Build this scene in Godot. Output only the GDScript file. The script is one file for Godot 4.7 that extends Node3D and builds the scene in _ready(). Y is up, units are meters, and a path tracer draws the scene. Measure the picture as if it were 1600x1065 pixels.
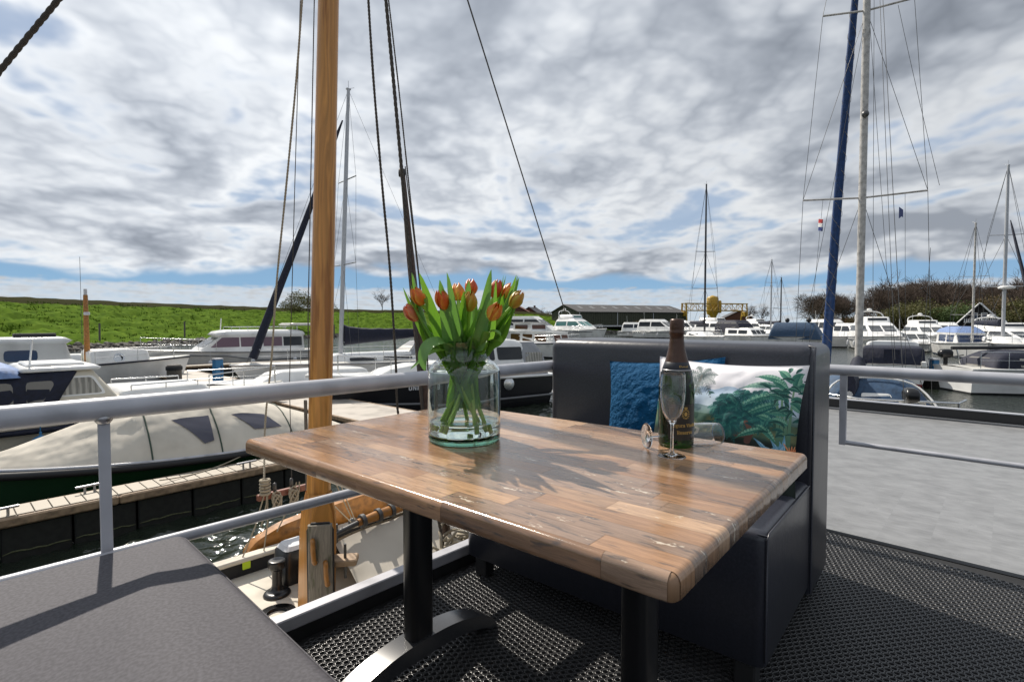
extends Node3D

# ---------------------------------------------------------------- frame: x runs along our railing, -z out over it, y = 0 is our deck
const EYE := Vector3(0, 1.07, 0)
const YAW := 46.55
const PITCH := 2.02
const FOCAL := 818.0            # in pixels of the 1600 wide photograph
const WATER := -1.35
var SUN_AZ := 9.75
var SUN_EL := 47.0

var M := {}
var T := {}
var used := {}
var rng := RandomNumberGenerator.new()

func _ready():
	rng.seed = 7
	set_camera()
	set_light()
	make_textures()
	make_materials()
	print("setting")
	build_water()
	build_land()
	build_our_deck()
	print("big")
	build_barn_and_far()
	build_trees()
	build_marina_left()
	build_marina_mid()
	build_marina_right()
	print("near")
	build_smack()
	build_bench()
	build_sofa()
	build_table()
	build_cushions()
	build_vase()
	build_bottle()
	print("done")

func set_camera():
	var c := Camera3D.new()
	c.name = "camera"
	c.fov = rad_to_deg(2.0 * atan(532.5 / FOCAL))
	c.near = 0.05
	c.far = 3000.0
	add_child(c)
	c.position = EYE
	c.rotation = Vector3(deg_to_rad(-PITCH), deg_to_rad(-YAW), 0)
	c.current = true

func set_light():
	var we := WorldEnvironment.new()
	we.name = "world_environment"
	var e := Environment.new()
	e.background_mode = Environment.BG_SKY
	e.tonemap_mode = Environment.TONE_MAPPER_LINEAR
	e.tonemap_exposure = 1.1
	var sky := Sky.new()
	sky.sky_material = make_sky()
	e.sky = sky
	e.background_energy_multiplier = 1.0
	e.sdfgi_enabled = true
	e.ssao_enabled = true
	e.ssil_enabled = true
	we.environment = e
	add_child(we)
	var s := DirectionalLight3D.new()
	s.name = "sun"
	s.light_energy = 1.6
	s.light_color = Color(1.0, 0.965, 0.915)
	s.light_angular_distance = 0.6
	s.shadow_enabled = true
	add_child(s)
	var d := sun_dir()
	s.look_at_from_position(d * 50.0, Vector3.ZERO, Vector3.UP)

func sun_dir() -> Vector3:
	var a := deg_to_rad(SUN_AZ)
	var el := deg_to_rad(SUN_EL)
	return Vector3(sin(a) * cos(el), sin(el), -cos(a) * cos(el))

func fbm(seed_: int, freq: float, oct: int, kind := FastNoiseLite.TYPE_SIMPLEX_SMOOTH) -> FastNoiseLite:
	var n := FastNoiseLite.new()
	n.seed = seed_
	n.noise_type = kind
	n.frequency = freq
	n.fractal_type = FastNoiseLite.FRACTAL_FBM
	n.fractal_octaves = oct
	return n

func sst(a: float, b: float, x: float) -> float:
	var t := clampf((x - a) / (b - a), 0.0, 1.0)
	return t * t * (3.0 - 2.0 * t)

# broken stratocumulus over a strip of clear sky, thin streaked cloud low down
func make_sky() -> Material:
	var W := 3072
	var H := 1536
	var n1 := fbm(3, 1.05, 6)
	var n2 := fbm(11, 3.4, 4)
	var n3 := fbm(23, 0.42, 3)
	var data := PackedFloat32Array()
	data.resize(W * H * 3)
	var sd := sun_dir()
	var k := 0
	var half := H / 2
	for y in H:
		var el := PI / 2 - PI * (y + 0.5) / H
		var sy := sin(el)
		var cy := cos(el)
		var deg := rad_to_deg(el)
		for x in W:
			var r := 0.20
			var g := 0.21
			var b := 0.20
			if y <= half:
				var a := TAU * (x + 0.5) / W
				var dx := sin(a) * cy
				var dz := -cos(a) * cy
				var q := 1.0 / (sy + 0.16)
				var px := dx * q
				var pz := dz * q
				var cs := dx * sd.x + sy * sd.y + dz * sd.z
				var warp := n3.get_noise_2d(px, pz)
				var fine := absf(n2.get_noise_2d(px, pz + 5.0))
				var big := n1.get_noise_2d(px + warp * 0.8, pz - warp * 0.8)
				var ahead := n1.get_noise_2d(px + warp * 0.8 + sd.x * 0.22, pz - warp * 0.8 + sd.z * 0.22)
				# clear air
				var t := pow(clampf(1.0 - sy, 0.0, 1.0), 6.0)
				r = lerpf(0.15, 0.30, t)
				g = lerpf(0.26, 0.51, t)
				b = lerpf(0.47, 0.70, t)
				# cloud deck: seen against the light, so the thin parts shine and the thick ones are grey
				var dens := 0.61 + big * 1.25 + warp * 0.50 - fine * 0.70
				var cover := lerpf(0.34, 1.0, sst(-0.42, 0.24, dens))
				var edge := 4.9 + 1.6 * warp + 0.9 * big
				cover *= sst(edge - 0.3, edge + 0.45, deg)
				var thick := 1.0 - exp(-1.5 * pow(maxf(dens + 0.08, 0.0), 1.9))
				thick = clampf(thick + (big - ahead) * -0.55, 0.0, 1.0)
				var near_sun := pow(clampf(cs * 0.5 + 0.5, 0.0, 1.0), 5.0)
				var lit := 0.66 + 0.34 * near_sun
				var dark := 0.20 + 0.17 * near_sun
				var c := lerpf(lit, dark, thick)
				r = lerpf(r, c * lerpf(0.97, 0.88, thick), cover)
				g = lerpf(g, c * lerpf(1.0, 0.985, thick), cover)
				b = lerpf(b, c * lerpf(1.03, 1.16, thick), cover)
				# low streaks
				if deg < 6.0:
					var st := n2.get_noise_2d(a * 9.0, deg * 3.1) * 0.6 + n1.get_noise_2d(a * 14.0, deg * 4.0 + 9.0) * 0.6
					var lowc := sst(3.7 + st * 0.5, 3.3 + st * 0.5, deg) * (0.66 + 0.5 * st)
					lowc = clampf(lowc, 0.0, 1.0) * (1.0 - cover)
					var lc := 0.66 - 0.20 * sst(-0.1, 0.5, st) + 0.15 * near_sun
					r = lerpf(r, lc, lowc)
					g = lerpf(g, lc * 1.0, lowc)
					b = lerpf(b, lc * 1.0, lowc)
			data[k] = r
			data[k + 1] = g
			data[k + 2] = b
			k += 3
	var im := Image.create_from_data(W, H, false, Image.FORMAT_RGBF, data.to_byte_array())
	var m := PanoramaSkyMaterial.new()
	m.panorama = ImageTexture.create_from_image(im)
	return m

# ---------------------------------------------------------------- places
func view_ray(px: float, py: float) -> Vector3:
	var y := deg_to_rad(YAW)
	var p := deg_to_rad(PITCH)
	var fw := Vector3(sin(y) * cos(p), -sin(p), -cos(y) * cos(p))
	var rt := Vector3(cos(y), 0, sin(y))
	var up := rt.cross(fw)
	return fw + rt * (px - 800.0) / FOCAL - up * (py - 532.5) / FOCAL

func gp(px: float, py: float, h: float) -> Vector3:      # a point of the level h
	var r := view_ray(px, py)
	return EYE + r * ((h - EYE.y) / r.y)

func dp(px: float, py: float, d: float) -> Vector3:      # a point at a distance
	return EYE + view_ray(px, py) * d

# ---------------------------------------------------------------- things
func numbered(called: String) -> String:
	if not used.has(called):
		used[called] = 0
		return called
	used[called] += 1
	return "%s_%03d" % [called, used[called]]

func tag(o: Node, label: String, category: String, group := "", kind := ""):
	o.set_meta("label", label)
	o.set_meta("category", category)
	if group: o.set_meta("group", group)
	if kind: o.set_meta("kind", kind)

func thing(called: String, label: String, category: String, at := Vector3.ZERO, turn := 0.0, group := "") -> Node3D:
	var o := Node3D.new()
	o.name = numbered(called)
	add_child(o)
	o.position = at
	o.rotation.y = deg_to_rad(turn)
	tag(o, label, category, group)
	return o

func sub(parent: Node, called: String) -> Node3D:
	var o := Node3D.new()
	o.name = called
	parent.add_child(o, true)
	return o

func new_st() -> SurfaceTool:
	var s := SurfaceTool.new()
	s.begin(Mesh.PRIMITIVE_TRIANGLES)
	s.set_smooth_group(0)
	return s

func outward(mesh: ArrayMesh) -> ArrayMesh:               # solid glass needs its faces turned the right way
	var a := mesh.surface_get_arrays(0)
	var v: PackedVector3Array = a[Mesh.ARRAY_VERTEX]
	var ix: PackedInt32Array = a[Mesh.ARRAY_INDEX] if a[Mesh.ARRAY_INDEX] != null else PackedInt32Array(range(v.size()))
	var vol := 0.0
	for i in range(0, ix.size(), 3):
		vol += v[ix[i]].dot(v[ix[i + 1]].cross(v[ix[i + 2]]))
	if vol > 0.0:
		for i in range(0, ix.size(), 3):
			var t := ix[i]
			ix[i] = ix[i + 1]
			ix[i + 1] = t
		var n: PackedVector3Array = a[Mesh.ARRAY_NORMAL]
		for i in n.size(): n[i] = -n[i]
		a[Mesh.ARRAY_NORMAL] = n
	a[Mesh.ARRAY_INDEX] = ix
	var m := ArrayMesh.new()
	m.add_surface_from_arrays(Mesh.PRIMITIVE_TRIANGLES, a)
	return m

func fin(s: SurfaceTool) -> ArrayMesh:
	s.generate_normals()
	return s.commit()

func part(parent: Node, called: String, s: SurfaceTool, m: Material, solid := false) -> MeshInstance3D:
	var mesh := fin(s)
	return put(parent, called, outward(mesh) if solid else mesh, m)

func put(parent: Node, called: String, mesh: Mesh, m: Material) -> MeshInstance3D:
	var o := MeshInstance3D.new()
	o.name = called
	o.mesh = mesh
	if m: o.material_override = m
	parent.add_child(o, true)
	return o

func lone(called: String, s: SurfaceTool, m: Material, label: String, category: String, group := "") -> MeshInstance3D:
	var o := part(self, numbered(called), s, m)
	tag(o, label, category, group)
	return o

func struct(called: String, s: SurfaceTool, m: Material, label: String) -> MeshInstance3D:
	var o := part(self, numbered(called), s, m)
	tag(o, label, called.replace("_", " "), "", "structure")
	return o

# ---------------------------------------------------------------- shapes
func tri(s: SurfaceTool, a: Vector3, b: Vector3, c: Vector3):
	s.add_vertex(a); s.add_vertex(b); s.add_vertex(c)

func quad(s: SurfaceTool, a: Vector3, b: Vector3, c: Vector3, d: Vector3):
	tri(s, a, b, c)
	tri(s, a, c, d)

func uvquad(s: SurfaceTool, p: Array, u: Array):
	for i in [0, 1, 2, 0, 2, 3]:
		s.set_uv(u[i])
		s.add_vertex(p[i])

func loft(s: SurfaceTool, rings: Array, closed := true, cap := true):
	for i in rings.size() - 1:
		var A: Array = rings[i]
		var B: Array = rings[i + 1]
		var n := A.size()
		for j in (n if closed else n - 1):
			var k := (j + 1) % n
			quad(s, A[j], A[k], B[k], B[j])
	if cap:
		s.set_smooth_group(-1)
		fan(s, rings[0], true)
		fan(s, rings[-1], false)
		s.set_smooth_group(0)

func fan(s: SurfaceTool, r: Array, flip: bool):
	var c := Vector3.ZERO
	for p in r: c += p
	c /= r.size()
	for j in r.size():
		var k := (j + 1) % r.size()
		if flip: tri(s, c, r[k], r[j])
		else: tri(s, c, r[j], r[k])

func tube(s: SurfaceTool, pts: Array, rad, seg := 8, cap := true):
	var rings := []
	var up := Vector3.UP
	for i in pts.size():
		var d: Vector3 = (pts[mini(i + 1, pts.size() - 1)] - pts[maxi(i - 1, 0)]).normalized()
		if i == 0 and absf(d.dot(up)) > 0.95: up = Vector3.RIGHT
		var a := d.cross(up).normalized()
		up = a.cross(d).normalized()
		var r: float = rad[i] if rad is Array else rad
		var ring := []
		for j in seg:
			var t := TAU * j / seg
			ring.append(pts[i] + (a * cos(t) + up * sin(t)) * r)
		rings.append(ring)
	loft(s, rings, true, cap)

func rod(s: SurfaceTool, a: Vector3, b: Vector3, r: float, seg := 6):
	tube(s, [a, b], r, seg)

func sag(a: Vector3, b: Vector3, drop: float, n := 10) -> Array:
	var o := []
	for i in n + 1:
		var t := float(i) / n
		o.append(a.lerp(b, t) + Vector3(0, -drop * 4.0 * t * (1.0 - t), 0))
	return o

func smooth_path(p: Array, n := 6) -> Array:
	var o := []
	for i in p.size() - 1:
		var a: Vector3 = p[maxi(i - 1, 0)]
		var d: Vector3 = p[mini(i + 2, p.size() - 1)]
		for j in n:
			o.append(p[i].cubic_interpolate(p[i + 1], a, d, float(j) / n))
	o.append(p[-1])
	return o

func box(s: SurfaceTool, c: Vector3, z: Vector3, b := Basis()):
	s.set_smooth_group(-1)
	var h := z * 0.5
	var p := []
	for i in 8: p.append(c + b * Vector3(h.x if i & 1 else -h.x, h.y if i & 2 else -h.y, h.z if i & 4 else -h.z))
	for f in [[0, 1, 3, 2], [5, 4, 6, 7], [4, 0, 2, 6], [1, 5, 7, 3], [2, 3, 7, 6], [4, 5, 1, 0]]:
		quad(s, p[f[0]], p[f[1]], p[f[2]], p[f[3]])
	s.set_smooth_group(0)

func cbox(s: SurfaceTool, c: Vector3, z: Vector3, ch: float, b := Basis()):     # chamfered box
	var h := z * 0.5
	var rings := []
	for lv in [[-h.y, ch], [-h.y + ch, 0.0], [h.y - ch, 0.0], [h.y, ch]]:
		var i: float = lv[1]
		var ring := []
		for q in [[1, 1], [-1, 1], [-1, -1], [1, -1]]:
			var a := Vector3(q[0] * (h.x - i), lv[0], q[1] * (h.z - i))
			var e1 := a + Vector3(-q[0] * ch * 0.8, 0, 0)
			var e2 := a + Vector3(0, 0, -q[1] * ch * 0.8)
			if q[0] * q[1] > 0:
				ring.append(c + b * e2); ring.append(c + b * e1)
			else:
				ring.append(c + b * e1); ring.append(c + b * e2)
		rings.append(ring)
	s.set_smooth_group(-1)
	loft(s, rings)
	s.set_smooth_group(0)

# rounded quadrilateral ring of a level [y, x0, x1, w0, w1, r]
func lv_ring(l: Array, n := 4) -> Array:
	var c := [Vector2(l[2], l[4]), Vector2(l[1], l[3]), Vector2(l[1], -l[3]), Vector2(l[2], -l[4])]
	var o := []
	for v in rpoly(c, l[5], n): o.append(Vector3(v.x, l[0], v.y))
	return o

func rpoly(c: Array, r: float, n := 4) -> Array:
	var o := []
	for i in c.size():
		var p: Vector2 = c[i]
		var a: Vector2 = c[(i + c.size() - 1) % c.size()]
		var b: Vector2 = c[(i + 1) % c.size()]
		var rr := minf(r, minf(p.distance_to(a), p.distance_to(b)) * 0.48)
		var s := p + (a - p).normalized() * rr
		var e := p + (b - p).normalized() * rr
		for j in n:
			var t := float(j) / (n - 1)
			o.append(s.lerp(p, t).lerp(p.lerp(e, t), t))
	return o

func stack(s: SurfaceTool, levels: Array, n := 4):
	var rings := []
	for l in levels: rings.append(lv_ring(l, n))
	loft(s, rings)

func wall_at(lv: Array, y: float) -> Array:               # [x0, x1, w0, w1] at a height
	for i in lv.size() - 1:
		if y <= lv[i + 1][0] or i == lv.size() - 2:
			var t: float = (y - lv[i][0]) / (lv[i + 1][0] - lv[i][0])
			var o := []
			for k in [1, 2, 3, 4]: o.append(lerpf(lv[i][k], lv[i + 1][k], t))
			return o
	return []

func prism(s: SurfaceTool, pts: Array, ix: PackedInt32Array, depth: Vector3):
	s.set_smooth_group(-1)
	for i in range(0, ix.size(), 3):
		tri(s, pts[ix[i]] + depth, pts[ix[i + 1]] + depth, pts[ix[i + 2]] + depth)
		tri(s, pts[ix[i]], pts[ix[i + 2]], pts[ix[i + 1]])
	for i in pts.size():
		var k := (i + 1) % pts.size()
		quad(s, pts[i], pts[k], pts[k] + depth, pts[i] + depth)
	s.set_smooth_group(0)

func plate(s: SurfaceTool, poly: Array, xf: Transform3D, depth: float):          # polygon in the xy plane of xf, depth along its z
	var pk := PackedVector2Array(poly)
	var ix := Geometry2D.triangulate_polygon(pk)
	var pts := []
	for v in poly: pts.append(xf * Vector3(v.x, v.y, 0))
	prism(s, pts, ix, xf.basis.z * depth)

# a pane lying on the side (side = +-1) or the end (ends = +-1) of a stack
func side_pane(s: SurfaceTool, lv: Array, poly: Array, side: int, off := 0.006, r := 0.04):
	var p := rpoly(poly, r, 3)
	var ix := Geometry2D.triangulate_polygon(PackedVector2Array(p))
	var pts := []
	for v in p:
		var w := wall_at(lv, v.y)
		var z: float = lerpf(w[2], w[3], (v.x - w[0]) / (w[1] - w[0]))
		pts.append(Vector3(v.x, v.y, side * (z - 0.01)))
	prism(s, pts, ix, Vector3(0, 0, side * (0.01 + off)))

func end_pane(s: SurfaceTool, lv: Array, poly: Array, ends: int, off := 0.006, r := 0.04):
	var p := rpoly(poly, r, 3)
	var ix := Geometry2D.triangulate_polygon(PackedVector2Array(p))
	var pts := []
	for v in p:
		var w := wall_at(lv, v.y)
		pts.append(Vector3((w[1] if ends > 0 else w[0]) - ends * 0.01, v.y, v.x))
	prism(s, pts, ix, Vector3(ends * (0.01 + off), 0, 0))

func lathe(s: SurfaceTool, prof: Array, seg := 32, at := Vector3.ZERO, b := Basis()):    # profile of Vector2(r, y), closed on itself when it starts and ends on the axis
	var rings := []
	for p in prof:
		var ring := []
		for j in seg:
			var t := TAU * j / seg
			ring.append(at + b * Vector3(p.x * cos(t), p.y, p.x * sin(t)))
		rings.append(ring)
	loft(s, rings, true, false)

func rect(x0: float, y0: float, x1: float, y1: float) -> Array:
	return [Vector2(x0, y0), Vector2(x1, y0), Vector2(x1, y1), Vector2(x0, y1)]

func ball(s: SurfaceTool, c: Vector3, r: Vector3, seg := 12, rows := 8):
	var prof := []
	for i in rows + 1:
		var t := PI * i / rows - PI / 2
		prof.append(Vector2(maxf(cos(t), 0.0), sin(t)))
	lathe(s, prof, seg, c, Basis.from_scale(r))

# ---------------------------------------------------------------- textures and materials
func noise_tex(n: FastNoiseLite, lo: Color, hi: Color, size := 512, mid = null) -> NoiseTexture2D:
	var t := NoiseTexture2D.new()
	t.width = size
	t.height = size
	t.seamless = true
	t.noise = n
	var g := Gradient.new()
	g.set_color(0, lo)
	g.set_color(1, hi)
	if mid != null: g.add_point(0.5, mid)
	t.color_ramp = g
	return t

func normal_tex(n: FastNoiseLite, bump: float, size := 512) -> NoiseTexture2D:
	var t := NoiseTexture2D.new()
	t.width = size
	t.height = size
	t.seamless = true
	t.as_normal_map = true
	t.bump_strength = bump
	t.noise = n
	return t

func grey(a: float) -> Color:
	return Color(a, a, a)

func lin(r: float, g: float, b: float) -> Color:
	return Color(r, g, b).linear_to_srgb()

func mat(key: String, c: Color, rough := 0.5, metal := 0.0, tex = null, scale := 1.0) -> StandardMaterial3D:
	var m := StandardMaterial3D.new()
	m.resource_name = key
	m.albedo_color = c
	m.roughness = rough
	m.metallic = metal
	if tex != null:
		m.albedo_texture = tex
		m.uv1_triplanar = true
		m.uv1_world_triplanar = true
		m.uv1_scale = Vector3.ONE * scale
	M[key] = m
	return m

func bump(m: StandardMaterial3D, t: Texture2D, strength: float, scale := 0.0):
	m.normal_enabled = true
	m.normal_texture = t
	m.normal_scale = strength
	if scale > 0.0:
		m.uv1_triplanar = true
		m.uv1_world_triplanar = true
		m.uv1_scale = Vector3.ONE * scale

func make_textures():
	T.dirt = noise_tex(fbm(5, 0.006, 5), grey(0.78), grey(1.0), 512, grey(0.95))
	T.wear = noise_tex(fbm(6, 0.02, 5), grey(0.6), grey(1.0), 512, grey(0.86))
	T.grain = noise_tex(fbm(8, 0.12, 3), grey(0.72), grey(1.0))
	var ln := fbm(9, 0.006, 7)
	ln.fractal_gain = 0.62
	T.leather = normal_tex(ln, 9.0, 1024)
	T.fabric = normal_tex(fbm(12, 0.25, 2), 5.0)
	T.folds = normal_tex(fbm(14, 0.008, 3), 9.0)
	T.ripple = normal_tex(fbm(15, 0.012, 5), 10.0, 1024)
	T.grass = noise_tex(fbm(17, 0.02, 5), lin(0.034, 0.066, 0.008), lin(0.125, 0.185, 0.022), 512, lin(0.072, 0.128, 0.012))
	var ci := Image.create(128, 16, false, Image.FORMAT_RGB8)
	var cn := fbm(19, 0.05, 3)
	for x in 128:
		for y in 16:
			var v := 0.80 + 0.16 * sin(x * TAU / 128.0 * 7.0 + 2.0 * cn.get_noise_2d(x * 2.0, y)) + 0.06 * cn.get_noise_2d(x * 3.0, y * 3.0)  # light and dark of the curtain folds painted as stripes
			ci.set_pixel(x, y, grey(clampf(v, 0.0, 1.0)))
	T.pleat_shading = ImageTexture.create_from_image(ci)
	T.crest_shade = noise_tex(fbm(18, 0.03, 5), lin(0.022, 0.024, 0.009), lin(0.050, 0.048, 0.020), 512, lin(0.034, 0.035, 0.014))  # dark olive tones that paint the shaded crest of the dike

func make_materials():
	mat("white", lin(0.86, 0.86, 0.84), 0.25, 0.0, T.dirt, 0.25)
	mat("offwhite", lin(0.70, 0.68, 0.62), 0.35, 0.0, T.dirt, 0.3)
	mat("cream", lin(0.66, 0.61, 0.50), 0.4, 0.0, T.dirt, 0.3)
	mat("greydeck", lin(0.46, 0.42, 0.37), 0.75, 0.0, T.dirt, 0.5)
	mat("teak", lin(0.40, 0.27, 0.16), 0.6, 0.0, T.wear, 0.7)
	mat("tan", lin(0.42, 0.29, 0.18), 0.55, 0.0, T.wear, 0.8)
	mat("pane", lin(0.018, 0.022, 0.026), 0.05)
	mat("tealpane", lin(0.05, 0.16, 0.15), 0.05)
	mat("bluepane", lin(0.03, 0.05, 0.11), 0.06)
	mat("curtain", lin(0.50, 0.48, 0.42), 0.35, 0.0, T.pleat_shading, 1.6)
	mat("brownpane", lin(0.09, 0.035, 0.02), 0.08)
	mat("mauve", lin(0.16, 0.10, 0.13), 0.2)
	mat("clearplastic", lin(0.20, 0.19, 0.17), 0.12)
	mat("navy", lin(0.007, 0.011, 0.034), 0.75, 0.0, T.wear, 0.9)
	mat("blue_canvas", lin(0.045, 0.10, 0.19), 0.75, 0.0, T.wear, 0.9)
	mat("sail_blue", lin(0.016, 0.065, 0.22), 0.6, 0.0, T.wear, 0.9)
	mat("sky_canvas", lin(0.22, 0.33, 0.60), 0.7, 0.0, T.wear, 0.8)
	mat("canvas", lin(0.66, 0.61, 0.52), 0.85, 0.0, T.dirt, 0.5)
	mat("grey_canvas", lin(0.35, 0.36, 0.38), 0.8, 0.0, T.dirt, 0.5)
	for k in ["navy", "blue_canvas", "canvas", "grey_canvas", "sky_canvas"]:
		bump(M[k], T.folds, 0.7)
	mat("blackhull", lin(0.022, 0.022, 0.025), 0.18)
	mat("greyhull", lin(0.16, 0.165, 0.175), 0.25, 0.0, T.dirt, 0.4)
	mat("boot", lin(0.012, 0.013, 0.016), 0.6)
	mat("bootblue", lin(0.02, 0.04, 0.10), 0.5)
	mat("bootred", lin(0.22, 0.015, 0.015), 0.5)
	mat("green_hull", lin(0.008, 0.035, 0.014), 0.25)
	mat("chrome", lin(0.62, 0.63, 0.64), 0.22, 1.0)
	mat("alu", lin(0.50, 0.50, 0.52), 0.38, 1.0, T.dirt, 0.6)
	mat("mastgrey", lin(0.45, 0.46, 0.48), 0.4, 0.3)
	mat("mastwhite", lin(0.62, 0.60, 0.57), 0.4, 0.0, T.wear, 0.8)
	mat("mastdark", lin(0.05, 0.05, 0.055), 0.5)
	mat("wire", lin(0.10, 0.10, 0.10), 0.4, 0.6)
	mat("rubber", lin(0.016, 0.016, 0.017), 0.55)
	mat("plastic_black", lin(0.012, 0.012, 0.013), 0.3)
	mat("rope", lin(0.46, 0.40, 0.30), 0.9, 0.0, T.grain, 9.0)
	mat("rope_dark", lin(0.10, 0.085, 0.07), 0.9, 0.0, T.grain, 9.0)
	mat("fender", lin(0.55, 0.56, 0.58), 0.35)
	mat("bluepaint", lin(0.02, 0.15, 0.33), 0.4)
	mat("yellow", lin(0.60, 0.37, 0.03), 0.5, 0.0, T.wear, 0.3)
	mat("red", lin(0.45, 0.03, 0.03), 0.6)
	mat("flagblue", lin(0.02, 0.04, 0.18), 0.6)
	mat("orangewood", lin(0.50, 0.215, 0.045), 0.3, 0.0, T.wear, 1.2)
	mat("greywood", lin(0.17, 0.155, 0.135), 0.8, 0.0, T.wear, 2.0)
	mat("redwood", lin(0.30, 0.10, 0.06), 0.5, 0.0, T.wear, 2.0)
	mat("floatblack", lin(0.018, 0.019, 0.016), 0.6, 0.0, T.wear, 1.0)
	mat("algae", lin(0.14, 0.15, 0.075), 0.9, 0.0, T.wear, 4.0)
	# painted tube of our railing
	mat("railpaint", lin(0.50, 0.51, 0.55), 0.36, 0.1, T.dirt, 1.4)

# ---------------------------------------------------------------- water and land
func build_water():
	var n := fbm(31, 0.9, 4)
	var m := mat("water", lin(0.016, 0.022, 0.015), 0.05)
	bump(m, T.ripple, 0.75, 0.30)
	m.metallic_specular = 0.5
	var s := new_st()
	# the basin beside us has real ripples, the rest of the harbour lies flat round it
	var x0 := -2.0
	var x1 := 13.0
	var z0 := -15.0
	var z1 := -1.0
	var nx := 250
	var nz := 230
	var h := []
	for i in nx + 1:
		var row := []
		for j in nz + 1:
			var x := lerpf(x0, x1, float(i) / nx)
			var z := lerpf(z0, z1, float(j) / nz)
			var e := minf(minf(i, nx - i), minf(j, nz - j)) / 12.0
			var a := clampf(e, 0.0, 1.0)
			row.append(Vector3(x, WATER + a * (0.060 * n.get_noise_2d(x * 2.2, z * 3.2) + 0.022 * n.get_noise_2d(x * 6.0 + 9.0, z * 8.0)), z))
		h.append(row)
	loft(s, h, false, false)
	for r in [[-600, -700, 800, z0], [-600, z1, 800, 500], [-600, z0, x0, z1], [x1, z0, 800, z1]]:
		s.set_smooth_group(-1)
		quad(s, Vector3(r[0], WATER, r[1]), Vector3(r[2], WATER, r[1]), Vector3(r[2], WATER, r[3]), Vector3(r[0], WATER, r[3]))
	struct("water", s, m, "dark green rippled harbour water between the boats and pontoons")

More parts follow.
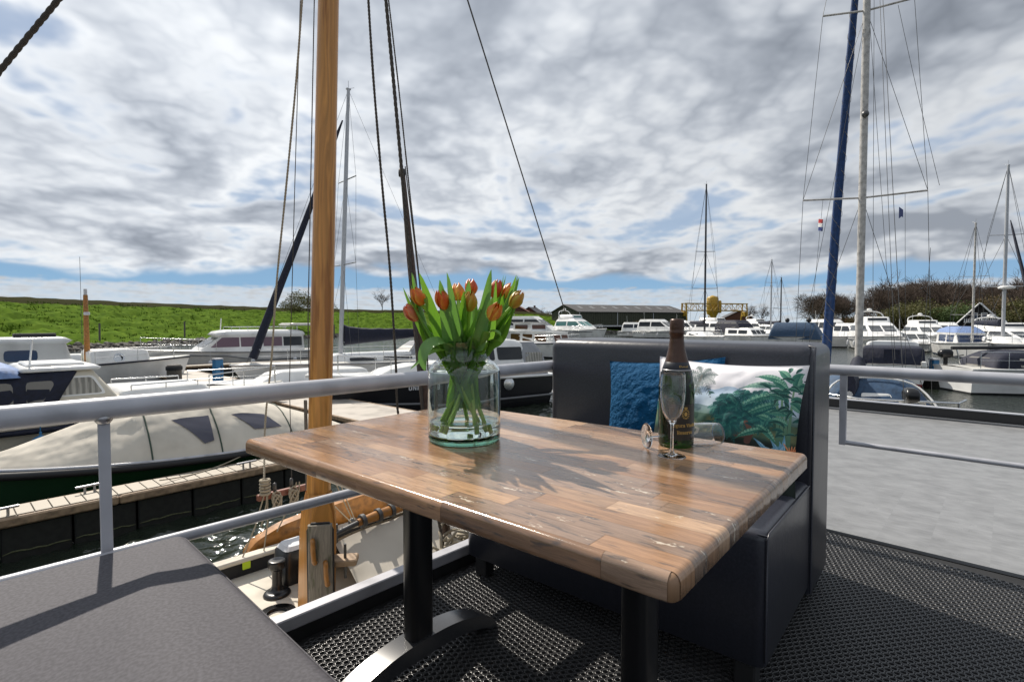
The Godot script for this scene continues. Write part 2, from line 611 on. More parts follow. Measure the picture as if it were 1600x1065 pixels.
var shore := []
func build_land():
	var pts := [Vector2(-150, 60), Vector2(-70, 0), Vector2(-30, -29), Vector2(2, -53), Vector2(8, -57), Vector2(38, -77), Vector2(60, -84), Vector2(84, -77), Vector2(98, -66), Vector2(112, -60), Vector2(147, -33), Vector2(168, 0), Vector2(172, 40), Vector2(160, 120)]
	var c := Curve2D.new()
	for i in pts.size():
		var a: Vector2 = pts[maxi(i - 1, 0)]
		var b: Vector2 = pts[mini(i + 1, pts.size() - 1)]
		var t := (b - a) * 0.16
		c.add_point(pts[i], -t, t)
	var L := c.get_baked_length()
	var n := fbm(41, 0.16, 4)
	var nb := fbm(43, 0.5, 3)
	var tn := fbm(47, 0.5, 3)
	var prof := [[-2.0, -2.2], [0.0, -1.45], [0.5, -1.20], [1.0, -1.02], [1.7, -0.85], [4, -0.35], [7, 0.15], [9, 0.6], [11, 1.05], [13, 1.5], [15, 1.95], [17, 2.35], [19, 2.75], [20.5, 3.05], [21.5, 3.25], [22.3, 3.5], [23.2, 3.85], [24.5, 4.05], [27, 4.1], [40, 2.5], [120, 1.0], [700, 1.0]]
	var rings := []
	var N := 900
	for i in N + 1:
		var d := L * i / N
		var p := c.sample_baked(d)
		var q := c.sample_baked(minf(d + 0.5, L)) - c.sample_baked(maxf(d - 0.5, 0.0))
		q = q.normalized()
		var nrm := Vector2(q.y, -q.x)
		var f := d / L
		var dike := 1.0 - sst(0.545, 0.60, f) * 0.83         # the dike sinks to a low quay towards the sheds
		var row := []
		for k in prof.size():
			var w: Vector2 = p + nrm * float(prof[k][0])
			var y: float = prof[k][1]
			if k > 4 and k < 19: y = -0.55 + (y + 0.55) * dike
			if k >= 19: y = maxf(y * dike, 0.35)
			if k > 3 and k < 19: y += (0.55 if k > 5 and k < 13 else 0.12) * n.get_noise_2d(w.x, w.y * 1.0) + (0.22 if k < 13 else 0.06) * nb.get_noise_2d(w.x, w.y)
			row.append(Vector3(w.x, y, w.y))
		rings.append(row)
	shore = rings
	var g := mat("grass", Color.WHITE, 0.95, 0.0, T.grass, 0.09)
	g.metallic_specular = 0.08
	var bank := mat("bankstone", lin(0.05, 0.047, 0.036), 0.9, 0.0, T.wear, 1.2)  # shadow along the waterline is put into the stone colour
	var br := mat("crest_shade", Color.WHITE, 0.95, 0.0, T.crest_shade, 0.5)  # crest of the dike: its shade is painted into this colour
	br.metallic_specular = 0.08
	var bands := [[0, 4, "bank", bank, "strip of stones with painted shade along the foot of the grassy dike"], [4, 14, "dike", g, "long bright green grassy dike behind the moored boats"], [14, 19, "dike_crest", br, "dark strip of painted shade along the top of the dike"], [19, 22, "field", g, "flat green land behind the dike"]]
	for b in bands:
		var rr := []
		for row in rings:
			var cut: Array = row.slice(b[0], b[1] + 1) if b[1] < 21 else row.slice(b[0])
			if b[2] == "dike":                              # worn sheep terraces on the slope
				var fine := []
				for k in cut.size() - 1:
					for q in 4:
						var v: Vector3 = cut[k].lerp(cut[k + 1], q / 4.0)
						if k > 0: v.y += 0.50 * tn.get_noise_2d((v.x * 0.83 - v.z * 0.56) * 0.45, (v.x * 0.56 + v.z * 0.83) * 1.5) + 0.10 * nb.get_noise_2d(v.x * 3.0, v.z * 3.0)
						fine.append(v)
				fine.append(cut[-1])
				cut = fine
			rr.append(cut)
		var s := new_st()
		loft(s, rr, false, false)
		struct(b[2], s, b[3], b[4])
	# grass tufts and stones
	var blade := new_st()
	var r2 := RandomNumberGenerator.new()
	r2.seed = 4
	for i in 9:
		var a := r2.randf() * TAU
		var o := Vector3(r2.randfn(0, 0.16), 0, r2.randfn(0, 0.16))
		var w := Vector3(cos(a), 0, sin(a)) * 0.045
		var tip := o + Vector3(r2.randfn(0, 0.12), r2.randf_range(0.08, 0.19), r2.randfn(0, 0.12))
		tri(blade, o - w, o + w, tip)
	var bm := mat("tuft", Color.WHITE, 0.85)
	bm.vertex_color_use_as_albedo = true
	bm.backlight_enabled = true
	bm.backlight = lin(0.02, 0.045, 0.003)
	bm.metallic_specular = 0.08
	scatter("grass", fin(blade), bm, 5000, 4, 15, 0.16, 0.66, [Color(0.085, 0.155, 0.012), Color(0.065, 0.115, 0.010), Color(0.12, 0.17, 0.025)], 0.7, 1.6, "short uneven grass growing over the dike slope", "grass")
	var rk := new_st()
	rk.set_smooth_group(-1)
	ball(rk, Vector3.ZERO, Vector3(0.28, 0.18, 0.22), 6, 4)
	var km := mat("stones", Color.WHITE, 0.9)
	km.vertex_color_use_as_albedo = true
	scatter("stones", fin(rk), km, 3500, 1, 4, 0.16, 0.7, [Color(0.09, 0.08, 0.065), Color(0.05, 0.047, 0.04), Color(0.16, 0.15, 0.13)], 0.4, 1.2, "grey stones lying along the waterline of the dike", "gravel")

func scatter(called: String, mesh: Mesh, m: Material, count: int, k0: int, k1: int, f0: float, f1: float, cols: Array, s0: float, s1: float, label: String, cat: String):
	var mm := MultiMesh.new()
	mm.transform_format = MultiMesh.TRANSFORM_3D
	mm.use_colors = true
	mm.mesh = mesh
	mm.instance_count = count
	var r := RandomNumberGenerator.new()
	r.seed = called.hash()
	for i in count:
		var fi := r.randf_range(f0, f1) * (shore.size() - 2)
		var fk := r.randf_range(k0, k1 - 0.001)
		var a := int(fi)
		var b := int(fk)
		var p: Vector3 = shore[a][b].lerp(shore[a + 1][b], fi - a).lerp(shore[a][b + 1].lerp(shore[a + 1][b + 1], fi - a), fk - b)
		var z := r.randf_range(s0, s1)
		mm.set_instance_transform(i, Transform3D(Basis(Vector3.UP, r.randf() * TAU).scaled(Vector3(z, z * r.randf_range(0.7, 1.3), z)), p))
		var c: Color = cols[r.randi() % cols.size()]
		var v := r.randf_range(0.75, 1.25)
		mm.set_instance_color(i, Color(c.r * v, c.g * v, c.b * v))
	var o := MultiMeshInstance3D.new()
	o.name = called
	o.multimesh = mm
	o.material_override = m
	add_child(o)
	tag(o, label, cat, "", "stuff")

# ---------------------------------------------------------------- our own deck
func build_our_deck():
	var dark := mat("deckblack", lin(0.012, 0.012, 0.013), 0.7, 0.0, T.wear, 1.0)
	var s := new_st()
	box(s, Vector3(0.0, -0.08, 0.877), Vector3(6.10, 0.14, 5.28))
	struct("terrace_floor", s, dark, "black floor of the roof terrace under the rubber mat")
	# the lower hull of the houseboat below
	s = new_st()
	box(s, Vector3(2.1, -0.85, 1.1), Vector3(10.7, 1.38, 5.5))
	struct("houseboat_wall", s, dark, "dark side of the houseboat under the terrace")
	# kerb
	var k := thing("deck_kerb", "pale aluminium kerb along the terrace edge above the wooden boat", "kerb", Vector3(0, 0, -1.745))
	s = new_st(); cbox(s, Vector3(0, 0.060, 0), Vector3(6.1, 0.045, 0.055), 0.004)
	part(k, "cap", s, M.alu_kerb if M.has("alu_kerb") else mat("alu_kerb", lin(0.42, 0.42, 0.45), 0.5, 0.2, T.dirt, 1.2))
	s = new_st(); box(s, Vector3(0, 0.013, 0.0), Vector3(6.1, 0.046, 0.045))
	part(k, "riser", s, dark)
	# side railing
	var r := thing("side_railing", "grey painted tube railing along the water side of the terrace", "railing", Vector3(0, 0, -1.735))
	s = new_st(); rod(s, Vector3(-3.0, 0.842, 0), Vector3(2.985, 0.842, 0), 0.030, 20)
	part(r, "top_rail", s, M.railpaint)
	s = new_st(); rod(s, Vector3(-3.0, 0.446, 0.0), Vector3(2.985, 0.446, 0.0), 0.0165, 14)
	part(r, "lower_rail", s, M.railpaint)
	for x in [-1.3, 0.256, 1.575, 2.9]:
		s = new_st(); cbox(s, Vector3(x, 0.447, 0.002), Vector3(0.026, 0.726, 0.012), 0.002)
		var po := part(r, "post", s, M.railpaint)
		s = new_st(); ball(s, Vector3(x, 0.818, 0.004), Vector3(0.021, 0.019, 0.021))
		part(po, "clamp", s, M.alu)
	# end railing
	r = thing("end_railing", "grey tube railing panel across the terrace end beside the sofa", "railing", Vector3(3.03, 0, 0))
	s = new_st(); rod(s, Vector3(0, 0.832, -1.66), Vector3(0, 0.832, 2.4), 0.027, 20)
	part(r, "top_rail", s, M.railpaint)
	s = new_st(); rod(s, Vector3(0, 0.472, -0.585), Vector3(0, 0.472, 2.4), 0.0115, 14)
	part(r, "lower_rail", s, M.railpaint)
	for z in [-0.588, 1.9]:
		s = new_st(); cbox(s, Vector3(0, 0.652, z), Vector3(0.022, 0.385, 0.030), 0.002)
		part(r, "post", s, M.railpaint)
	# grey front deck of wide boards
	var im := Image.create(1024, 512, false, Image.FORMAT_RGB8)
	var n1 := fbm(51, 0.010, 5)
	var n2 := fbm(52, 0.03, 4)
	for x in 1024:
		for y in 512:
			var g := n1.get_noise_2d(x * 0.9, y * 1.3)
			var v := 0.215 + 0.055 * g + 0.035 * n2.get_noise_2d(x * 0.7, y * 2.2)
			var ring := n2.get_noise_2d(x * 0.35, y * 0.9)
			if ring > 0.30: v -= 0.075 * sin(ring * 110.0) * (ring - 0.28) * 3.0
			v = clampf(v, 0.05, 0.9)
			im.set_pixel(x, y, lin(v * 0.98, v, v * 1.02))
	var wm := StandardMaterial3D.new()
	wm.resource_name = "greyboards"
	wm.albedo_texture = ImageTexture.create_from_image(im)
	wm.roughness = 0.42
	var fd := Node3D.new()
	fd.name = "front_deck"
	add_child(fd)
	tag(fd, "weathered grey board deck beyond the terrace railing", "deck", "", "structure")
	s = new_st(); box(s, Vector3(5.25, -0.045, 1.2), Vector3(4.36, 0.05, 5.85)); part(fd, "base", s, dark)
	var xs := [3.075, 4.15, 5.25, 6.36, 7.405]
	for i in 4:
		var zz := -1.70
		var li := 0
		while zz < 4.0:
			var ln := 1.9 if (i + li) % 2 else 1.45
			var z2 := minf(zz + ln, 4.1)
			s = new_st()
			s.set_smooth_group(-1)
			var a0: float = xs[i] + (0.0012 if i == 3 else 0.0)
			var a1: float = xs[i + 1]
			var u0 := rng.randf()
			var v0 := rng.randf()
			var P := [Vector3(a0, 0, zz), Vector3(a1, 0, zz), Vector3(a1, 0, z2), Vector3(a0, 0, z2)]
			var U := []
			for p in P: U.append(Vector2(u0 + (p.z - zz) / 2.2, v0 + (p.x - a0) / 1.1))
			uvquad(s, P, U)
			for e in 4:
				var q: Vector3 = P[e]
				var w: Vector3 = P[(e + 1) % 4]
				var dn := Vector3(0, -0.015, 0)
				uvquad(s, [q, q + dn, w + dn, w], [U[e], U[e], U[e], U[e]])
			part(fd, "board", s, wm)
			zz = z2
			li += 1
	var cm := thing("deck_coaming", "low black coaming with a pale top edge at the end of the grey deck", "coaming", Vector3(7.47, 0, 1.2))
	s = new_st(); cbox(s, Vector3(0, 0.055, 0), Vector3(0.06, 0.13, 5.85), 0.006); part(cm, "board", s, M.rubber)
	s = new_st(); cbox(s, Vector3(0.0, 0.127, 0), Vector3(0.075, 0.014, 5.85), 0.003); part(cm, "capping", s, M.railpaint)
	s = new_st(); cbox(s, Vector3(-0.055, 0.012, 0), Vector3(0.05, 0.022, 5.85), 0.004); part(cm, "skirting", s, M.greyhull)
	# rubber ring mat
	var ring := new_st()
	var seg := 10
	var prof := [Vector2(0.0118, 0.0), Vector2(0.0118, 0.0095), Vector2(0.0110, 0.0105), Vector2(0.0086, 0.0105), Vector2(0.0080, 0.0095), Vector2(0.0080, 0.0)]
	lathe(ring, prof, seg)
	var rm := fin(ring)
	var p := 0.0236
	var B := Basis(Vector3.UP, deg_to_rad(-6.5))
	var O := Vector3(3.026, -0.0105, -0.596)
	var tr := []
	var nx := int(2.75 / (p * 0.866))
	for i in nx:
		for j in 150:
			var l := Vector3(-0.012 - i * p * 0.866, 0, (j - 50 + (0.5 if i % 2 else 0.0)) * p)
			var w := O + B * l
			if w.z < -1.685 or w.z > 1.35 or w.x < 0.30: continue
			if w.z > 0.2 + (w.x - 1.0) * 0.5: continue
			tr.append(Transform3D(Basis(Vector3.UP, rng.randf() * 0.3), w + Vector3(0, rng.randf() * 0.0006, 0)))
	var mm := MultiMesh.new()
	mm.transform_format = MultiMesh.TRANSFORM_3D
	mm.mesh = rm
	mm.instance_count = tr.size()
	for i in tr.size(): mm.set_instance_transform(i, tr[i])
	var mt := thing("rubber_mat", "black rubber ring mat covering the terrace floor under the table", "mat")
	var o := MultiMeshInstance3D.new()
	o.name = "rings"
	o.multimesh = mm
	var rb := mat("matrubber", lin(0.045, 0.045, 0.046), 0.24)
	o.material_override = rb
	o.set_meta("kind", "stuff")
	mt.add_child(o)

# ---------------------------------------------------------------- upholstery
func leather(key: String, c: Color, rough: float) -> StandardMaterial3D:
	var m := mat(key, c, rough, 0.0, T.grain, 3.0)
	bump(m, T.leather, 0.16, 1.6)
	m.metallic_specular = 0.55
	return m

func pad(s: SurfaceTool, lo: Vector3, hi: Vector3, r: float, crown := 0.0, n := 14, worn := false):      # soft block with rounded edges, its top swelling by crown
	var grid := func(u: float, v: float) -> float: return (1.0 - u * u * u * u) * sst(1.0, 0.25, absf(v)) if worn else (1.0 - pow(absf(u), 2.6)) * (1.0 - pow(absf(v), 2.6))
	var rings := []
	var c := (lo + hi) * 0.5
	var h := (hi - lo) * 0.5
	for lv in [[lo.y, r * 0.6], [lo.y + r * 0.4, 0.0], [hi.y - r, 0.0], [hi.y - r * 0.62, r * 0.076], [hi.y - r * 0.29, r * 0.29], [hi.y - r * 0.076, r * 0.62], [hi.y, r]]:
		var poly := rpoly([Vector2(h.x - lv[1], h.z - lv[1]), Vector2(-h.x + lv[1], h.z - lv[1]), Vector2(-h.x + lv[1], -h.z + lv[1]), Vector2(h.x - lv[1], -h.z + lv[1])], maxf(r * 1.2 - lv[1] * 0.6, 0.004), 6)
		var ring := []
		for v in poly: ring.append(Vector3(c.x + v.x, lv[0], c.z + v.y))
		rings.append(ring)
	loft(s, rings, true, false)
	s.set_smooth_group(-1); fan(s, rings[0], true); s.set_smooth_group(0)
	var prev: Array = rings[-1]
	for i in n:
		var k := 1.0 - float(i + 1) / n
		var ring := []
		for p in rings[-1]:
			var u: float = (p.x - c.x) / h.x * k
			var v: float = (p.z - c.z) / h.z * k
			ring.append(Vector3(c.x + (p.x - c.x) * k, hi.y + crown * grid.call(u, v) * (tanh((u - 0.10) * 1.7) if worn else 1.0), c.z + (p.z - c.z) * k))
		loft(s, [prev, ring], true, false)
		prev = ring

func build_bench():
	var m := leather("bench_leather", lin(0.105, 0.101, 0.114), 0.70)
	var o := thing("grey_bench", "grey leatherette bench with a padded seat beside the railing", "bench")
	var s := new_st()
	pad(s, Vector3(-0.22, 0.36, -1.695), Vector3(0.425, 0.472, -0.30), 0.022, 0.034, 30, true)
	m.metallic_specular = 0.32
	part(o, "seat", s, m)
	s = new_st(); cbox(s, Vector3(0.10, 0.165, -1.0), Vector3(0.58, 0.385, 1.32), 0.01)
	part(o, "base", s, M.rubber)
	s = new_st()
	var e := []
	for p in rpoly([Vector2(0.424, -0.301), Vector2(-0.219, -0.301), Vector2(-0.219, -1.694), Vector2(0.424, -1.694)], 0.03, 5): e.append(Vector3(p.x, 0.459, p.y))
	e.append(e[0])
	tube(s, e, 0.0028, 6)
	part(o, "piping", s, m)

func build_sofa():
	var m := leather("sofa_leather", lin(0.046, 0.049, 0.066), 0.34)
	var o := thing("grey_sofa", "dark grey leatherette sofa with a tall straight back beside the table", "sofa", Vector3(1.542, 0, -0.477), 3.8)
	var s := new_st()
	pad(s, Vector3(0, 0.075, -1.185), Vector3(0.63, 0.478, 0.0), 0.028, 0.012)
	part(o, "seat", s, m)
	s = new_st()
	pad(s, Vector3(0.612, 0.03, -1.187), Vector3(1.01, 0.986, 0.004), 0.042, 0.004)
	part(o, "backrest", s, m)
	s = new_st()
	tube(s, [Vector3(0.616, 0.06, 0.006), Vector3(0.616, 0.944, 0.006), Vector3(0.64, 0.976, 0.004), Vector3(0.66, 0.982, -0.02)], 0.004, 6)
	tube(s, [Vector3(0.012, 0.10, 0.0), Vector3(0.012, 0.455, 0.0), Vector3(0.03, 0.468, 0.0), Vector3(0.60, 0.468, 0.0)], 0.0032, 6)
	tube(s, [Vector3(0.010, 0.466, 0.0), Vector3(0.010, 0.466, -1.18)], 0.0032, 6)
	part(o, "seam", s, m)
	for q in [[0.05, -0.06], [0.05, -1.12], [0.93, -0.06], [0.93, -1.12]]:
		s = new_st(); cbox(s, Vector3(q[0], 0.037, q[1]), Vector3(0.06, 0.074, 0.06), 0.006)
		part(o, "leg", s, M.rubber)

# ---------------------------------------------------------------- table of wooden staves
func stave_textures() -> Array:
	var out := []
	var base := [[0.33, 0.185, 0.095], [0.42, 0.26, 0.145], [0.23, 0.125, 0.065], [0.29, 0.165, 0.088], [0.21, 0.150, 0.11], [0.25, 0.175, 0.125], [0.38, 0.22, 0.115], [0.18, 0.105, 0.062], [0.31, 0.195, 0.115], [0.47, 0.31, 0.19]]
	var n := fbm(61, 0.02, 5)
	var n2 := fbm(62, 0.05, 4)
	var n3 := fbm(63, 0.012, 5)
	for t in base.size():
		var W := 512
		var H := 72
		var im := Image.create(W, H, false, Image.FORMAT_RGB8)
		var o := t * 913.0
		var paint := 0.50 if t in [4, 5, 9] else 0.80
		var stain := 0.16 if t in [4, 5, 7] else 0.34
		for x in W:
			for y in H:
				var w := n.get_noise_2d(x * 0.35 + o, y * 1.2) * 9.0
				var g := n2.get_noise_2d(x * 0.22 + o, (y + w) * 5.0)
				var l := n.get_noise_2d(x * 0.30 + o, (y + w) * 2.2 + 50.0)
				var f := 1.0 + 0.26 * g + 0.34 * l
				var c := Vector3(base[t][0], base[t][1], base[t][2]).lerp(Vector3(0.40, 0.235, 0.14), 0.22) * f
				var k := n3.get_noise_2d(x * 0.9 + o, y * 3.6 + 400.0)
				c = c.lerp(Vector3(0.065, 0.058, 0.056), sst(stain, stain + 0.40, k) * 0.75)
				var p := n3.get_noise_2d(x * 0.75 - o, y * 2.6 + 900.0) + 0.35 * n2.get_noise_2d(x * 1.6 + o, y * 3.0)
				c = c.lerp(Vector3(0.62, 0.54, 0.43), sst(paint, paint + 0.10, p) * 0.85)
				im.set_pixel(x, y, lin(clampf(c.x, 0.01, 0.9), clampf(c.y, 0.01, 0.9), clampf(c.z, 0.01, 0.9)))
		out.append(im)
	return out

func build_table():
	var o := thing("dining_table", "wooden block table with black column legs in front of the sofa", "table", Vector3(0.977, 0, -0.933), 3.8)
	var LX := 0.816
	var LZ := 1.227
	var TOP := 0.75
	var TH := 0.038
	var R := 0.013
	var mats := []
	for im in stave_textures():
		var m := StandardMaterial3D.new()
		m.resource_name = "stave_%d" % mats.size()
		m.albedo_texture = ImageTexture.create_from_image(im)
		m.roughness = 0.15
		m.metallic_specular = 0.62
		bump(m, T.fabric, 0.05)
		mats.append(m)
	var core := mat("stave_core", lin(0.10, 0.06, 0.035), 0.5)
	var s := new_st()
	var tp := sub(o, "tabletop")
	var e := 0.0009
	var hx := LX / 2 - e
	var hz := LZ / 2 - e
	var rings := []
	for lv in [[TOP - TH, 0.004], [TOP - TH + 0.004, 0.0], [TOP - R, 0.0], [TOP - R * 0.45, R * 0.16], [TOP - R * 0.12, R * 0.5], [TOP - e, R]]:
		var ring := []
		for v in rpoly([Vector2(hx - lv[1], hz - lv[1]), Vector2(-hx + lv[1], hz - lv[1]), Vector2(-hx + lv[1], -hz + lv[1]), Vector2(hx - lv[1], -hz + lv[1])], 0.012, 5): ring.append(Vector3(v.x, lv[0], v.y))
		rings.append(ring)
	loft(s, rings)
	part(tp, "core", s, core)
	core.albedo_color = lin(0.27, 0.16, 0.09)
	var r := RandomNumberGenerator.new()
	r.seed = 21
	# profile that runs over the rounded edge: [distance in from the edge, height]
	var over := []
	for i in 6:
		var a := PI / 2 * i / 5.0
		over.append(Vector2(R * (1.0 - sin(a)), TOP - R * (1.0 - cos(a))))
	over.append(Vector2(0.0, TOP - TH + 0.004))
	over.append(Vector2(0.004, TOP - TH))
	var rows := 16
	var fl := LX - 2 * R
	var last := -1
	for i in rows:
		var xa := -fl / 2 + fl * i / rows + 0.00025
		var xb := -fl / 2 + fl * (i + 1) / rows - 0.00025
		var z := -LZ / 2
		var first := true
		while z < LZ / 2 - 0.001:
			var ln := r.randf_range(0.20, 0.52)
			if first: ln *= r.randf_range(0.3, 1.0)
			var z2 := z + ln
			if LZ / 2 - z2 < 0.10: z2 = LZ / 2
			var path := []
			if first:
				for k in range(over.size() - 1, -1, -1): path.append(Vector2(z + over[k].x, over[k].y))
			else: path.append(Vector2(z + 0.0003, TOP))
			if z2 > LZ / 2 - 0.001:
				for k in over.size(): path.append(Vector2(z2 - over[k].x, over[k].y))
			else: path.append(Vector2(z2 - 0.0003, TOP))
			var mi := r.randi() % mats.size()
			if mi == last: mi = (mi + 3) % mats.size()
			last = mi
			ribbon(tp, path, xa, xb, mats[mi], r, false)
			first = false
			z = z2
	for side in [-1, 1]:                                     # boards on the long edges
		var z := -LZ / 2 + 0.012
		while z < LZ / 2 - 0.013:
			var z2 := z + r.randf_range(0.16, 0.42)
			if LZ / 2 - z2 < 0.08: z2 = LZ / 2 - 0.012
			var path := []
			for k in over.size(): path.append(Vector2(side * (LX / 2 - over[k].x), over[k].y))
			var mi: int = [0, 2, 3, 6, 7, 5][r.randi() % 6]
			ribbon(tp, path, z + 0.0003, z2 - 0.0003, mats[mi], r, true)
			z = z2
	# frame
	var blk := mat("legblack", lin(0.012, 0.012, 0.013), 0.28)
	for zz in [-LZ / 2 + 0.245, LZ / 2 - 0.245]:
		var q := new_st()
		var ring := []
		for lvl in [0.085, TOP - TH - 0.002]:
			var rg := []
			for v in rpoly(rect(-0.042, -0.03, 0.042, 0.03), 0.02, 4): rg.append(Vector3(v.x, lvl, zz + v.y))
			ring.append(rg)
		loft(q, ring)
		part(o, "column", q, blk)
		q = new_st()                                          # arched foot along the width
		var up := []
		var dn := []
		for i in 25:
			var t := -1.0 + i / 12.0
			var x := t * 0.325
			var yt := 0.108 - 0.072 * pow(absf(t), 2.4)
			if absf(t) > 0.9: yt -= (absf(t) - 0.9) * 0.30
			up.append(Vector3(x, yt, 0))
			dn.append(Vector3(x, maxf(yt - 0.055 + 0.012 * absf(t), 0.001), 0))
		var rr := []
		for i in 25:
			var w := 0.038
			rr.append([up[i] + Vector3(0, 0, zz - w), up[i] + Vector3(0, 0, zz + w), dn[i] + Vector3(0, 0, zz + w), dn[i] + Vector3(0, 0, zz - w)])
		for face in 4:
			q.set_smooth_group(face + 1)
			for i in 24: quad(q, rr[i][face], rr[i][(face + 1) % 4], rr[i + 1][(face + 1) % 4], rr[i + 1][face])
		q.set_smooth_group(-1)
		fan(q, rr[0], true); fan(q, rr[24], false)
		var fm := part(o, "foot", q, M.footsteel if M.has("footsteel") else brushed())
		q = new_st()
		for f in [-1, 1]:
			q = new_st(); cbox(q, Vector3(f * 0.28, 0.004, zz), Vector3(0.05, 0.012, 0.05), 0.003)
			part(fm, "glide", q, blk)
	for zz in [-LZ / 2 + 0.245, LZ / 2 - 0.245]:
		var q2 := new_st()
		cbox(q2, Vector3(0, TOP - TH - 0.008, zz), Vector3(0.5, 0.012, 0.06), 0.003)
		part(o, "mounting_bar", q2, blk)

func brushed() -> StandardMaterial3D:
	var m := mat("footsteel", lin(0.055, 0.056, 0.060), 0.26, 0.0, T.grain, 8.0)
	m.metallic_specular = 0.8
	return m

func ribbon(parent: Node, path: Array, a: float, b: float, m: Material, r: RandomNumberGenerator, side: bool):
	var s := new_st()
	var u0 := r.randf()
	var v0 := r.randf() * 0.2
	var flip := r.randf() < 0.5
	var d := 0.0
	for i in path.size() - 1:
		var p: Vector2 = path[i]
		var q: Vector2 = path[i + 1]
		var l := p.distance_to(q)
		var P := []
		var U := []
		if side:
			P = [Vector3(p.x, p.y, a), Vector3(p.x, p.y, b), Vector3(q.x, q.y, b), Vector3(q.x, q.y, a)]
			U = [Vector2(u0, v0 + d / 0.05), Vector2(u0 + (b - a) / 0.5, v0 + d / 0.05), Vector2(u0 + (b - a) / 0.5, v0 + (d + l) / 0.05), Vector2(u0, v0 + (d + l) / 0.05)]
		else:
			P = [Vector3(a, p.y, p.x), Vector3(b, p.y, p.x), Vector3(b, q.y, q.x), Vector3(a, q.y, q.x)]
			U = [Vector2(u0 + d / 0.5, 0), Vector2(u0 + d / 0.5, 0.9), Vector2(u0 + (d + l) / 0.5, 0.9), Vector2(u0 + (d + l) / 0.5, 0)]
		if flip:
			for k in 4: U[k] = Vector2(-U[k].x, U[k].y)
		uvquad(s, P, U)
		d += l
	part(parent, "stave", s, m)

# ---------------------------------------------------------------- cushions
func pillow(w: float, h: float, t: float, seed_: int) -> ArrayMesh:
	var s := new_st()
	var n := 34
	var nz := fbm(seed_, 3.2, 3)
	for side in [1, -1]:
		var g := []
		for i in n + 1:
			var row := []
			for j in n + 1:
				var u := -1.0 + 2.0 * i / n
				var v := -1.0 + 2.0 * j / n
				var puff := pow(maxf(0.0, 1.0 - u * u), 0.55) * pow(maxf(0.0, 1.0 - v * v), 0.55)
				var pinch := 1.0 - 0.085 * (1.0 - u * u) * v * v - 0.085 * (1.0 - v * v) * u * u
				var x := u * w * 0.5 * (1.0 - 0.07 * (1.0 - v * v) * u * u * u * u)
				var y := v * h * 0.5 * (1.0 - 0.07 * (1.0 - u * u) * v * v * v * v)
				var z: float = side * (t * 0.5 * puff * pinch + 0.010 * nz.get_noise_2d(u * 1.3 + side * 7.0, v * 1.3) * puff)
				row.append([Vector3(x, y, z), Vector2((u + 1.0) * 0.5, (1.0 - v) * 0.5)])
			g.append(row)
		for i in n:
			for j in n:
				var q := [g[i][j], g[i + 1][j], g[i + 1][j + 1], g[i][j + 1]]
				uvquad(s, [q[0][0], q[1][0], q[2][0], q[3][0]], [q[0][1], q[1][1], q[2][1], q[3][1]])
	return fin(s)

func stroke(im: Image, pts: Array, w0: float, w1: float, c0: Color, c1: Color):
	var W := im.get_width()
	var H := im.get_height()
	for i in pts.size() - 1:
		var a: Vector2 = pts[i]
		var b: Vector2 = pts[i + 1]
		var st := maxi(2, int(a.distance_to(b)))
		for k in st:
			var t := (i + float(k) / st) / (pts.size() - 1)
			var p := a.lerp(b, float(k) / st)
			var w := lerpf(w0, w1, t)
			var c := c0.lerp(c1, t)
			for y in range(int(p.y - w), int(p.y + w) + 1):
				for x in range(int(p.x - w), int(p.x + w) + 1):
					if x >= 0 and y >= 0 and x < W and y < H and Vector2(x - p.x, y - p.y).length() <= w + 0.3: im.set_pixel(x, y, c)

func frond(im: Image, o: Vector2, ang: float, l: float, c: Color, c2: Color, leaf: float, droop: float, r: RandomNumberGenerator):
	var pts := []
	for i in 10:
		var t := i / 9.0
		pts.append(o + Vector2(cos(ang), sin(ang)) * l * t + Vector2(0, droop * l * t * t))
	for i in range(1, 10):
		var d: Vector2 = (pts[i] - pts[i - 1]).normalized()
		for sd in [-1, 1]:
			var q: Vector2 = d.rotated(sd * 0.9)
			var ll := leaf * sin(PI * (0.12 + 0.85 * i / 9.0)) * r.randf_range(0.8, 1.1)
			stroke(im, [pts[i], pts[i] + q * ll * 0.5, pts[i] + q * ll + Vector2(0, ll * 0.3)], leaf * 0.11, 0.6, c.lerp(c2, r.randf()), c2)
	stroke(im, pts, 1.6, 0.7, c2, c)

func big_leaf(im: Image, o: Vector2, ang: float, l: float, w: float, c: Color, c2: Color, droop: float):
	var prev := o
	for i in range(1, 40):
		var t := i / 39.0
		var p := o + Vector2(cos(ang), sin(ang)) * l * t + Vector2(0, droop * l * t * t)
		var d := (p - prev).normalized()
		var n := Vector2(-d.y, d.x)
		var ww := w * sin(PI * minf(1.0, 0.05 + t * 0.97))
		stroke(im, [p, p + n * ww], 1.6, 1.2, c, c.lerp(c2, 0.5 + 0.5 * sin(i * 1.7)))
		stroke(im, [p, p - n * ww], 1.6, 1.2, c2, c2.lerp(c, 0.4 + 0.3 * sin(i * 2.3)))
		prev = p

